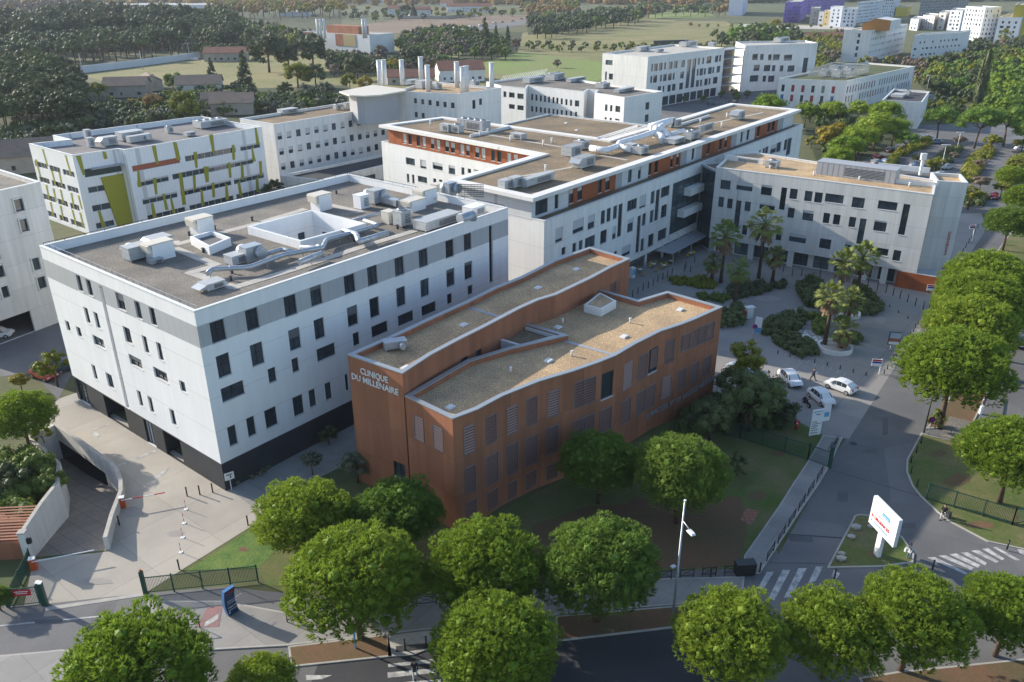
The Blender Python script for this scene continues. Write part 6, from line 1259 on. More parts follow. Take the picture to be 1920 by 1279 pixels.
def palm(bx, by, tx, ty, rpx, label, cat='palm tree'):
    b = at(bx, by); h = hgt((bx, by), (tx, ty)); top = Vector((b.x, b.y, h)); dep = (top - Vector((0, 0, CAM_H))).dot(_f); R = rpx * dep / FPX
    o = thing('palm_tree', label, cat, (b.x, b.y, 0), 0, 'fan palms of the hospital forecourt'); mb = MB(); mb.tube([(0, 0, 0), (.05, .05, h * .5), (0, 0, h)], [.34, .24, .22], 9); mb.build('trunk', M['bark'], o, world=False)
    c = bpy.data.objects.new('fronds', rv.choice(FR)); col.objects.link(c); c.parent = o; c.location.z = h; c.scale = (R, R, R); c.rotation_euler.z = rv.uniform(0, 6)
    r = random.Random(int(bx)); mb = MB()
    for i in range(70):
        a = r.uniform(0, 6.28); z = -r.uniform(0, .9) * R; q = Vector((math.cos(a) * .25, math.sin(a) * .25, h + z * .5)); e = q + Vector((math.cos(a) * R * .42, math.sin(a) * R * .42, -R * r.uniform(.35, .7))); s = Vector((-math.sin(a), math.cos(a), 0)) * .16; mb.quad(q - s * .4, q + s * .4, e + s, e - s)
    mb.build('dead_skirt', M['deadleaf'], o, world=False)
for a in [(1351, 530, 1352, 442, 34, 'tall palm leftmost before the glazed corner'), (1422, 522, 1436, 420, 36, 'tallest palm, in front of the concrete wing windows'), (1376, 578, 1383, 505, 26, 'slim standing palm nearest the terracotta roof'), (1334, 528, 1330, 492, 20, 'short shaded palm left of the slim one'), (1448, 528, 1450, 480, 22, 'short palm with a brown skirt by the pillars'), (1572, 560, 1573, 492, 32, 'left palm of the sunlit upper pair'), (1606, 552, 1612, 482, 34, 'right palm of the sunlit upper pair'),
          (1545, 650, 1556, 556, 34, 'left palm of the lower pair, rooted in the round planter'), (1588, 612, 1590, 562, 30, 'right palm of the lower pair'), (1575, 656, 1580, 618, 30, 'low bushy palm at the front of the round planter')]: palm(*a)
for x, y, tx, ty, r, l in ((953, 232, 953, 220, 11, 'palm between the flue block and the research building'), (780, 135, 777, 118, 10, 'pale palm behind the flues'), (1745, 90, 1742, 70, 9, 'palm at the foot of the white complex'), (1878, 92, 1882, 66, 13, 'palm at the far right below the yellow roof box')): palm(x, y, tx, ty, r, l)
# the largest of the scattered trees stand as objects of their own, all the smaller ones are one mass
QUEUE.sort(key=lambda q: -q[0]); nobj = sum(1 for o in col.objects if o.parent is None and o.get('category') == 'tree'); big, rest = QUEUE[:296 - nobj], QUEUE[296 - nobj:]
def ordinal(n): return ['leftmost', 'second from the left', 'third from the left', 'fourth from the left', 'fifth from the left', 'sixth from the left', 'seventh from the left', 'eighth from the left', 'ninth from the left'][n]
grp = {}
for q in big: grp.setdefault(q[5], []).append(q)
for g_, L_ in grp.items():
    L_.sort(key=lambda q: q[2])
    for i, (r_, k, x, y, lab, g2, nm, mt, zk, zsc) in enumerate(L_):
        if 1 < len(L_) <= 9 and len(lab.split()) < 13: lab = lab + ', ' + ordinal(i)
        place_tree(k, x, y, r_, lab, g2 if len(L_) > 1 else None, nm, mt, zk=zk, zsc=zsc)
cl = broad_clumps(99, 14); LOW = [clump_mesh('low', [(c, r_ * 1.25, 1) for c, r_, _ in broad_clumps(99 + i, 13)], 'leaf', i, .12, 90, .9, 2) for i in range(3)]
LV = [([v.co.copy() for v in m_.vertices], [tuple(p.vertices) for p in m_.polygons]) for m_ in LOW]
mats_ = ['dark', 'holm', 'leafg', 'leafyg', 'leafy', 'leafo', 'olive', 'brown', 'pine', 'pine_b', 'bark']; mb = MB()
for r_, k, x, y, lab, g2, nm, mt, zk, zsc in rest:
    zc = 4.0
    for _ in range(5): p = at(x, y, zc); dep = (p - Vector((0, 0, CAM_H))).dot(_f); R_ = r_ * dep / FPX; zc = R_ * zk
    V_, F_ = rv.choice(LV); a = rv.uniform(0, 6.28); ca, sa = math.cos(a) * R_, math.sin(a) * R_; n = len(mb.v)
    mb.v += [(p.x + v.x * ca - v.y * sa, p.y + v.x * sa + v.y * ca, zc + v.z * R_ * zsc) for v in V_]; mb.f += [tuple(n + i for i in f) for f in F_]; mi = mats_.index(mt); mb.m += [mi] * len(F_); mb.sm += [False] * len(F_)
    mb.tube([(p.x, p.y, 0), (p.x, p.y, zc)], R_ * .05 + .1, 5, 10)
tag(mb.build('scattered_trees', [M[k] for k in mats_]), 'smaller trees scattered over the far fields and gardens', 'trees', kind='stuff')
# far wood masses, one object each
def mass(name, label, P, n, rmin, rmax, mat, seed, hz=.5):
    r = random.Random(seed); xs, ys = [p[0] for p in P], [p[1] for p in P]; cl = []; o = at(*P[0])
    while len(cl) < n:
        x, y = r.uniform(min(xs), max(xs)), r.uniform(min(ys), max(ys))
        if inpoly(x, y, P):
            g = at(x, y); R = r.uniform(rmin, rmax); cl.append((Vector((g.x - o.x, g.y - o.y, R * hz * 1.4)), R, .9))
    me = clump_mesh('foliage', cl, 'leaf', seed, 1.6, .5, .95, 2); me.materials.clear(); me.materials.append(M[mat]); ob = bpy.data.objects.new(name, me); col.objects.link(ob); ob.location = (o.x, o.y, 0); tag(ob, label, 'woodland', kind='stuff')
mass('distant_woods', 'dark wooded band along the horizon', [(-100, 6), (600, 0), (1500, -6), (2000, -8), (2000, 2), (1400, 6), (1000, 6), (640, 4), (-100, 14)], 900, 8, 15, 'holm', 1)
mass('distant_woods', 'autumn coloured wood along the horizon', [(600, 2), (1000, 2), (1400, 0), (1400, 8), (1000, 10), (620, 12), (100, 14)], 260, 6, 10, 'leafo', 2)
# ================================================================== rooftop machinery
def base_pt(px, py, z): return at(px, py, z)
def unit(px, py, z, l, w, h, label, style='box', rz=None, mat='unit', name='air_handling_unit', legs=.25, group=None):
    if z == zRA: l, w, h = l * .8, w * .8, h * .72
    elif z > 18: l, w, h = l * .85, w * .85, h * .8
    p = at(px, py, z); o = thing(name, label, 'roof unit' if name != 'roof_cabin' else 'roof cabin', (p.x, p.y, z), rad(51.34) if rz is None else rad(rz), group)
    mb = MB(); e = .03
    mb.box((0, 0, legs), (l, w, h), 0, 0); mb.box((0, 0, legs + h), (l + .08, w + .08, .06), 0, 0)
    for i in range(1, int(l / .9)): x = -l / 2 + l * i / int(l / .9); mb.box((x, 0, legs + .05), (.05, w + .05, h - .1), 0, 0)
    mb.build('housing', M[mat], o, world=False)
    f = MB()
    for sx in (-1, 1):
        for sy in (-1, 1): f.box((sx * (l / 2 - .15), sy * (w / 2 - .15), 0), (.14, .14, legs), 0)
        f.box((sx * (l / 2 - .15), 0, 0), (.16, w - .2, .05))
    f.box((0, 0, 0), (l - .2, .1, .05)); f.build('support_frame', M['capgrey'], o, world=False)
    if style == 'hood':
        g = MB(); A = [(-l / 2, w * .5), (-l / 2, -w * .5)]; g.quad((-l / 2 - .9, -w / 2, legs + h * .55), (-l / 2 - .9, w / 2, legs + h * .55), (-l / 2, w / 2, legs + h), (-l / 2, -w / 2, legs + h)); g.quad((-l / 2 - .9, -w / 2, legs + h * .55), (-l / 2 - .9, w / 2, legs + h * .55), (-l / 2, w / 2, legs + h * .35), (-l / 2, -w / 2, legs + h * .35))
        g.tri((-l / 2 - .9, -w / 2, legs + h * .55), (-l / 2, -w / 2, legs + h), (-l / 2, -w / 2, legs + h * .35)); g.tri((-l / 2 - .9, w / 2, legs + h * .55), (-l / 2, w / 2, legs + h * .35), (-l / 2, w / 2, legs + h)); g.build('rain_hood', M['galv'], o, world=False)
    if style == 'fan':
        for k in range(max(1, int(l / 1.5))):
            g = MB(); x = -l / 2 + (k + .5) * l / max(1, int(l / 1.5)); g.tube([(x, 0, legs + h + .05), (x, 0, legs + h + .3)], min(w, 1.5) * .38, 14); disc(g, (x, 0, legs + h + .28), (0, 0, 1), min(w, 1.5) * .33, 1); g.build('fan', [M['galv'], M['unitd']], o, world=False)
    if style in ('grille', 'hood', 'fan', 'box'):
        g = MB()
        for i in range(6): z_ = legs + h * (.18 + .11 * i); g.box((l * .12, -w / 2 - .02, z_), (l * .5, .03, h * .05), 0)
        g.build('grille', M['unitd'], o, world=False)
    if style == 'drum':
        g = MB(); g.tube([(-l * .1, w / 2 + .02, legs + h * .5), (-l * .1, w / 2 + .8, legs + h * .5)], h * .46, 16); g.tube([(l * .25, -w / 2 - .8, legs + h * .55), (l * .25, -w / 2, legs + h * .55)], h * .4, 16); g.build('fan_casing', M['galv'], o, world=False)
    return o
def cabin(px, py, z, l, w, h, label, rz=None):
    p = at(px, py, z); o = thing('roof_cabin', label, 'roof cabin', (p.x, p.y, z), rad(51.34) if rz is None else rad(rz)); mb = MB(); mb.box((0, 0, 0), (l, w, h)); mb.build('housing', M['sign_w'], o, world=False)
    mb = MB(); mb.box((-.15, 0, h), (l + .5, w + .1, .14)); mb.box((-l / 2 - .2, 0, h * .55), (.4, w, h * .45), 0, 0, 1.0, (-.15, 0)); mb.build('hood', M['beige'], o, world=False); return o
def duct(pts, z, r, label, name='roof_duct', mat='galv', hs=None, square=False, group=None):
    P = [at(x, y, z + (hs[i] if hs else .8)) for i, (x, y) in enumerate(pts)]
    o = thing(name, label, 'duct', (P[0].x, P[0].y, z), 0, group); mb = MB()
    if square:
        for a, b in zip(P, P[1:]): mb.beam(a, b, r * 2, r * 1.6)
    else:
        Q = [P[0]]
        for i in range(1, len(P) - 1):
            a, b, c = P[i - 1], P[i], P[i + 1]; k = min(.45, r * 2.2 / max(.1, (b - a).length)), min(.45, r * 2.2 / max(.1, (c - b).length)); Q += [b.lerp(a, k[0]), b.lerp(a, k[0] * .3).lerp(b.lerp(c, k[1] * .3), .5), b.lerp(c, k[1])]
        Q.append(P[-1]); mb.tube(Q, r, 12)
        for a, b in zip(P, P[1:]):
            n = int((b - a).length / 1.5)
            for i in range(1, n): q = a.lerp(b, i / n); d = (b - a).normalized() * .05; mb.tube([q - d, q + d], r * 1.09, 12)
    mb.build('pipe', M[mat], o)
    s = MB()
    for a, b in zip(P, P[1:]):
        n = max(1, int((b - a).length / 3))
        for i in range(n): q = a.lerp(b, (i + .5) / n); s.beam((q.x, q.y, z), (q.x, q.y, q.z - r * .8), .08, .08)
    s.build('support', M['capgrey'], o); return o
z = zRA
unit(*C5(215, 690), z, 4.2, 2.2, 1.9, 'big grey air handler with blue motor, left end of the clinic roof', 'drum'); unit(*C5(390, 640), z, 3.0, 2.6, 2.3, 'angular sheet metal housing joined to the left air handler', 'hood'); cabin(*C5(395, 690), z, 2.6, 1.7, 1.9, 'white roof cabin in front of the left air handler'); unit(*C5(345, 735), z, 1.8, 1.3, .55, 'low flat vent box in front of the left air handler', 'box', mat='galv', legs=.1)
cabin(*C5(770, 465), z, 2.2, 1.9, 2.0, 'white cabin with a beige hood, left of the light well'); cabin(*C5(1840, 250), z, 2.1, 1.9, 2.1, 'white cabin with a beige hood behind the light well')
unit(*C5(1080, 745), z, 2.6, 2.0, 1.3, 'white air handler box beside the curved fan casing', 'box', mat='unit'); unit(*C5(1215, 725), z, 2.6, 1.7, 2.3, 'tall curved fan casing in front of the light well', 'drum', mat='galv'); unit(*C5(860, 960), z, 2.6, 1.9, .9, 'single hooded vent on a white curb near the roof corner', 'hood', mat='unit', legs=.1)
unit(*C6(570, 335), z, 2.0, 1.9, 2.5, 'tall white cabinet behind the light well', 'box', mat='sign_w', legs=.05); unit(*C6(700, 295), z, 2.6, 2.0, 2.4, 'tall grey drum casing beside the white cabinet', 'drum'); unit(*C6(815, 470), z, 1.7, 1.7, 2.1, 'pale cabinet at the right half of the clinic roof', 'box', mat='beige', legs=.05); unit(*C6(935, 500), z, 2.2, 1.9, 2.5, 'tall grey cabinet with a dark fan opening', 'fan', mat='unit')
cabin(*C6(1150, 290), z, 2.4, 2.0, 2.0, 'cabin with a beige lid by the rear parapet'); cabin(*C6(1045, 350), z, 2.6, 1.7, 1.4, 'low beige lidded cabin in the middle of the ducts'); unit(*C6(1250, 500), z, 8.0, 2.8, 1.5, 'long flat air handler of eight pale panels at the front edge', 'box', mat='unit'); unit(*C6(1580, 395), z, 3.4, 2.2, 1.6, 'white plant box at the far right of the clinic roof', 'box', mat='sign_w', legs=.05); unit(*C6(1370, 230), z, 2.0, 1.2, 2.4, 'half round fan housing by the rear corner', 'drum', mat='galv'); unit(*C6(1250, 185), z, 2.0, 1.6, 1.2, 'small box behind the rear corner fan', 'box', mat='beige')
duct([C5(815, 830), C5(850, 790), C5(1180, 775), C5(1500, 660), C5(1830, 600), C6(170, 680)], z, .28, 'long silver duct bending past the curved fan casing'); duct([C5(1320, 660), C5(1480, 610), C5(1600, 640)], z, .26, 'short silver duct behind the curved fan casing'); duct([C6(20, 690), C6(210, 700), C6(250, 620), C6(480, 560), C6(720, 490), C6(590, 450)], z, .27, 'silver duct along the front of the light well'); duct([C6(400, 540), C6(520, 570), C6(540, 640), C6(800, 560)], z, .34, 'fat silver duct with a filter box beside the front paving')
duct([C6(480, 450), C6(790, 370), C6(1000, 340)], z, .22, 'thin pipe run behind the pale cabinets', mat='galv'); duct([C6(750, 250), C6(900, 290), C6(960, 290), C6(1060, 240)], z, .5, 'wide square ribbed duct between the cabins', square=True); duct([C6(1450, 440), C6(1570, 410)], z, .75, 'short fat corrugated duct at the front right', hs=[1.2, 1.2]); duct([C5(1640, 730), C5(1840, 650)], z, .36, 'fat silver duct with a white filter box, front of the light well')
duct([C6(1130, 210), C6(1140, 240), C6(1240, 240)], z, .3, 'white elbow pipe by the rear corner', mat='cap')
o = thing('roof_curb', 'square white skylight curb with a sunken membrane left of the light well', 'skylight', at(*C5(845, 590), z)); q = [V2(at(*C5(*p), z)) for p in ((665, 570), (835, 665), (1030, 580), (865, 515))]; mb = MB(); qi = inset(q, .3)
for i in range(4): a, b, c, d = q[i], q[(i + 1) % 4], qi[(i + 1) % 4], qi[i]; mb.quad((a.x, a.y, z), (b.x, b.y, z), (b.x, b.y, z + 1), (a.x, a.y, z + 1)); mb.quad((a.x, a.y, z + 1), (b.x, b.y, z + 1), (c.x, c.y, z + 1), (d.x, d.y, z + 1)); mb.quad((c.x, c.y, z + .5), (d.x, d.y, z + .5), (d.x, d.y, z + 1), (c.x, c.y, z + 1))
mb.build('curb', M['sign_w'], o); mb = MB(); mb.tess([[(p.x, p.y, z + .55) for p in qi]]); mb.build('membrane', M['asphalt'], o)
o = thing('screen_fence', 'dark mesh screen at the rear right corner of the clinic roof', 'screen', at(*C6(1440, 250), z)); mb = MB(); A, B = at(*C6(1440, 240), z), at(*C6(1665, 245), z)
for i in range(18): p = A.lerp(B, i / 17); mb.beam(p, p + Vector((0, 0, 1.9)), .05, .05)
for k in range(7): mb.beam(A + Vector((0, 0, .2 + k * .28)), B + Vector((0, 0, .2 + k * .28)), .03, .08)
mb.build('mesh_panel', M['unitd'], o)
def caps(lst, z, par, name, h=.35, r=.12, mat='capgrey', flat=False):
    for x, y in lst:
        p = at(x, y, z); mb = MB()
        if flat: mb.box((p.x, p.y, z), (.9, .7, .16), rad(51.34), 0, .85)
        else: mb.tube([(p.x, p.y, z), (p.x, p.y, z + h)], r, 8); mb.tube([(p.x, p.y, z + h), (p.x, p.y, z + h + .1)], r * 1.5, 8)
        mb.build(name, M[mat], par)
caps([C5(650, 490), C5(880, 435), C5(1215, 355), C5(775, 640), C5(1025, 895), C6(340, 210), C6(890, 525), C6(500, 640), C5(1035, 830)], z, bA, 'vent_pipe', .45, .14, 'unitd')
caps([Z5(1155, 735), Z5(1577, 600), Z5(1208, 548), Z5(608, 995), Z5(1890, 450)], zD2 - .58, bD, 'roof_dome', flat=True, mat='cap'); caps([Z5(945, 798), Z5(1285, 706), Z5(1235, 525), Z5(1610, 522), Z5(1203, 472), Z5(1160, 432)], zD2 - .58, bD, 'vent_pipe', .5, .1, 'cap'); caps([Z5(682, 535), Z5(1097, 328), Z5(1310, 225)], zD1 - .58, bD, 'roof_dome', flat=True, mat='cap')
for zz_, q in ((zD2 - .58, ((1352, 462), (1448, 488), (1532, 440), (1440, 392))),):
    q = [V2(at(*Z5(*p), zz_)) for p in q]; o = thing('roof_curb', 'square pale curb filled with gravel on the sunlit terracotta clinic roof', 'skylight', (q[0].x, q[0].y, zz_)); qi = inset(q, .25); mb = MB()
    for i in range(4): a, b, c, d = q[i], q[(i + 1) % 4], qi[(i + 1) % 4], qi[i]; mb.quad((a.x, a.y, zz_), (b.x, b.y, zz_), (b.x, b.y, zz_ + .95), (a.x, a.y, zz_ + .95)); mb.quad((a.x, a.y, zz_ + .95), (b.x, b.y, zz_ + .95), (c.x, c.y, zz_ + .95), (d.x, d.y, zz_ + .95)); mb.quad((c.x, c.y, zz_ + .6), (d.x, d.y, zz_ + .6), (d.x, d.y, zz_ + .95), (c.x, c.y, zz_ + .95))
    mb.build('curb', M['cap'], o); mb = MB(); mb.tess([[(p.x, p.y, zz_ + .88) for p in qi]]); mb.build('gravel', M['gravel_tan'], o)
unit(*Z5(300, 668), zD1 - .58, 2.2, 1.0, .7, 'small silver fan unit with a purple motor on the shaded terracotta roof', 'drum', mat='galv', rz=20); caps([Z5(360, 775)], zD1 - .58, bD, 'skylight', flat=True, mat='cap'); caps([Z5(1345, 405)], zD2 - .58, bD, 'skylight', flat=True, mat='cap')
zb_ = zR - .33
for q, l, w_, h, lab, st in [((845, 245), 0, 0, 0, '', '')][:0] + [(C1(660, 325), 2.8, 1.8, 1.7, 'pale unit on the west wing roof, left of its grey twin', 'box'), (C1(755, 335), 2.6, 1.8, 1.7, 'grey unit with round fan on the west wing roof', 'fan'), (C1(905, 310), 8.0, 3.0, 2.3, 'large dark grey louvred chiller on the west wing roof', 'fan'), (C1(1305, 390), 3.2, 2.0, 1.1, 'low pale unit in the middle of the west wing roof', 'box'),
      (C1(1780, 540), 3.6, 2.6, 1.9, 'boxy grey unit where the two roof wings meet', 'box'), (C1(1870, 480), 3.0, 2.2, 1.6, 'pale unit just behind the boxy grey one', 'fan'), (C1(1890, 640), 4.6, 2.4, 1.9, 'wide grey unit in front of the boxy one', 'hood'), (C1(1190, 840), 2.4, 1.6, 1.5, 'left small grey box near the roof corner', 'box'), (C1(1275, 825), 2.4, 1.6, 1.7, 'right small grey box near the roof corner', 'box'), (C1(1480, 790), 8.2, 1.4, 1.3, 'long grey air duct unit near the roof corner', 'box'),
      (C2(445, 510), 2.2, 2.0, 1.7, 'white box unit below the white pipes', 'box'), (C2(525, 520), 3.0, 2.2, 1.4, 'framed pale unit right of the white box unit', 'fan'), (C2(1320, 235), 3.6, 2.4, 2.0, 'lone unit on the far end of the long roof', 'hood'), (C2(800, 430), 5.0, 3.0, 1.0, 'low white plinth box under the white pipes', 'box'), (C2(940, 400), 4.0, 2.0, 1.6, 'grey cooling unit at the white roof rim', 'fan'), (C2(1065, 340), 7, .3, 1.7, 'pale screen wall on the long roof', 'box'), (C2(830, 300), 3, .4, 1.6, 'short louvred screen beside the white pipes', 'box'), (C2(780, 300), 2, 1, 2.0, 'tall white duct riser among the pipes', 'box')]:
    unit(*q, zb_, l, w_, h, lab, st, mat='unit' if 'dark' not in lab else 'greyclad', rz=-39 if 'west wing' in lab else None)
for q, r, lab, hs in [([C2(120, 470), C2(240, 490), C2(350, 455), C2(350, 430), C2(540, 375), C2(640, 340), C2(740, 260)], .55, 'long white insulated pipe crossing the hospital roof', [.9, .9, .9, 1.2, 1.4, 1.6, 2.4]), ([C2(350, 455), C2(440, 480)], .5, 'white pipe stub ending at the white box unit', [.9, .9]), ([C2(600, 300), C2(700, 270), C2(770, 250)], .7, 'fat white pipe at the top of the pipe knot', [1.8, 2.4, 2.2]), ([C2(640, 310), C2(720, 330), C2(760, 380)], .6, 'white pipe looping down from the pipe knot', [2.2, 1.6, .9]), ([C2(640, 360), C2(700, 370), C2(700, 410)], .65, 'curled white pipe at the foot of the knot', [1.2, 1.2, .6]), ([C2(770, 360), C2(880, 330)], .5, 'pale pipe leaving the knot to the right', [1, 1])]:
    duct(q, zb_, r, lab, mat='sign_w', hs=hs)
caps([C2(1232, 225), C2(1190, 300), C2(1017, 270), C1(515, 270), C1(1235, 410), C1(1605, 430), C1(1530, 450), C1(1030, 345), C1(958, 365), C1(1790, 610), C1(1550, 680)], zb_, bB, 'vent_pipe', 1.0, .16, 'cap'); caps([C1(1830, 310), C1(1735, 245)], 14.2, bB, 'roof_dome', flat=True, mat='cap')
o = unit(*C4(1355, 200), zC - .35, 13.0, 3.6, 2.2, 'big grey mesh plant enclosure on the tan roof', 'grille', mat='greyclad', rz=-36, legs=.02); unit(*C4(605, 115), zC - .35, 2.2, 1.8, 1.0, 'small fan unit on the tan roof left of the enclosure', 'fan', rz=-36); unit(*C4(350, 70), zC - .35, 7.5, .3, .9, 'pale louvred screen at the shaded end of the tan roof', 'box', mat='cap', rz=-36, legs=.05)
caps([C4(585, 130), C4(660, 110), C4(975, 185), C4(1040, 155), C4(1378, 228), C4(1823, 283)], zC - .35, bC, 'vent_pipe', .6, .14, 'cap')
p = at(*Zc(820, 90), zK); o = thing('roof_mast', 'white antenna mast on the end of the tan roof', 'mast', (p.x, p.y, zC)); mb = MB(); mb.beam((0, 0, -.5), (0, 0, 3.2), .4, .4); mb.box((0, 0, 2.2), (.9, .5, 1.1)); mb.build('mast', M['cap'], o, world=False)
q = [V2(at(*p, zC)) for p in (Zc(520, 190), Zc(975, 235))]; mb = MB(); A, B = q; mb.beam((A.x, A.y, zC - .1), (B.x, B.y, zC - .1), .25, 1.1); mb.build('roof_upstand', M['cap'], bC); q = [V2(at(*p, zC)) for p in (Zc(420, 62), Zc(900, 110))]; A, B = q; mb = MB(); mb.beam((A.x, A.y, zC + .25), (B.x, B.y, zC + .25), .3, .9); mb.build('roof_upstand', M['cap'], bC)
for (x, y, l, w_, h, lab, st) in [(205, 273, 3, 2, 1.6, 'white duct group left on the green panelled roof', 'hood'), (245, 262, 5, 3, 1.6, 'pale duct box in the middle of the green panelled roof', 'box'), (262, 266, 5, 1.6, 1.2, 'blue grey ribbed duct unit on the green panelled roof', 'drum'), (395, 238, 7, 3.5, 1.4, 'grey plant box at the right of the green panelled roof', 'fan'), (318, 250, 1.4, 1.2, 1.2, 'small white fan on the green panelled roof', 'fan'), (356, 255, 2.2, 1.6, .6, 'low white box on the green panelled roof', 'box'), (166, 262, 1.2, 1.2, 1.9, 'white chimney box at the left of the green panelled roof', 'box'), (171, 276, 1.2, 1.2, 1.7, 'second white chimney box on the green panelled roof', 'box')]:
    unit(x, y, zE - 1.1, l, w_, h, lab, st)
for (x, y, zz_, l, w_, h, lab, st) in [(540, 213, zF_, 5, 2.5, 1, 'dark unit at the left of the brown roof behind', 'box'), (632, 206, zF_, 1.6, 1.4, 1, 'small pale unit on the brown roof behind', 'fan'), (668, 203, zF_, 8, 1.2, 1.6, 'row of white roof boxes before the canopy', 'box'), (795, 166, zP, 5, 3, 2.4, 'white tank like unit between the flues', 'box'), (820, 168, zP, 2.4, 2, 1.6, 'small white unit right of the tank like one', 'fan'), (890, 163, zP, 3, 2, 1.8, 'pale units at the right of the flue roof', 'fan'), (770, 158, zP, 6, 2, 1.2, 'pale duct along the rear of the flue roof', 'box'),
      (1000, 155, zH, 8, 3, 1.5, 'white plant box on the research building', 'box'), (1040, 150, zH, 6, 4, 2, 'cluttered pale unit on the research building', 'fan'), (1080, 153, zH, 9, 2, 1, 'flat pale duct on the research building', 'box'), (1130, 165, zH, 4, 3, 1.3, 'dark unit near the front of the research building', 'fan'), (1170, 172, zH, 9, 2, .8, 'long low duct at the front of the research building', 'box'),
      (1205, 96, zI, 9, 3, 2, 'silver duct cluster on the left white block', 'drum'), (1235, 98, zI, 5, 2, 1.2, 'silver duct tail on the left white block', 'drum'), (1290, 87, zI, 12, 4, 2.2, 'louvred unit row on the left white block', 'fan'), (1335, 88, zI, 4, 3, 2, 'white box beside the louvred unit row', 'box'), (1465, 79, zI, 13, 4, 2.2, 'louvred unit row on the right white block', 'fan'),
      (1685, 182, zJ2, 6, 4, .8, 'grey dark deck unit on the small annex', 'box'), (1700, 178, zJ2, 2, 2, 1.2, 'round fan on the small annex', 'fan')]:
    unit(x, y, zz_ - .6, l, w_, h, lab, st)
# caged plant deck of the school
q = [V2(at(*p, zJ)) for p in ((1515, 146), (1585, 150), (1628, 137), (1560, 131))]; o = thing('plant_cage', 'galvanised cage full of machines on the coloured shutter building', 'plant deck', (q[0].x, q[0].y, zJ - .6)); mb = MB()
for i in range(4):
    a, b = q[i], q[(i + 1) % 4]
    for k in range(26): p = a.lerp(b, k / 26); mb.beam((p.x, p.y, zJ + .3), (p.x, p.y, zJ + 3.0), .12, .12)
    mb.beam((a.x, a.y, zJ + 3), (b.x, b.y, zJ + 3), .15, .2); mb.beam((a.x, a.y, zJ + 1.2), (b.x, b.y, zJ + 1.2), .1, .15)
mb.build('mesh_panel', M['capgrey'], o)
for k, (x, y) in enumerate(((1545, 143), (1570, 145), (1590, 139), (1565, 136))): unit(x, y, zJ - .4, 5, 3, 2.4, ['first', 'second', 'third', 'rearmost'][k] + ' machine inside the galvanised cage', 'fan', mat='unit')

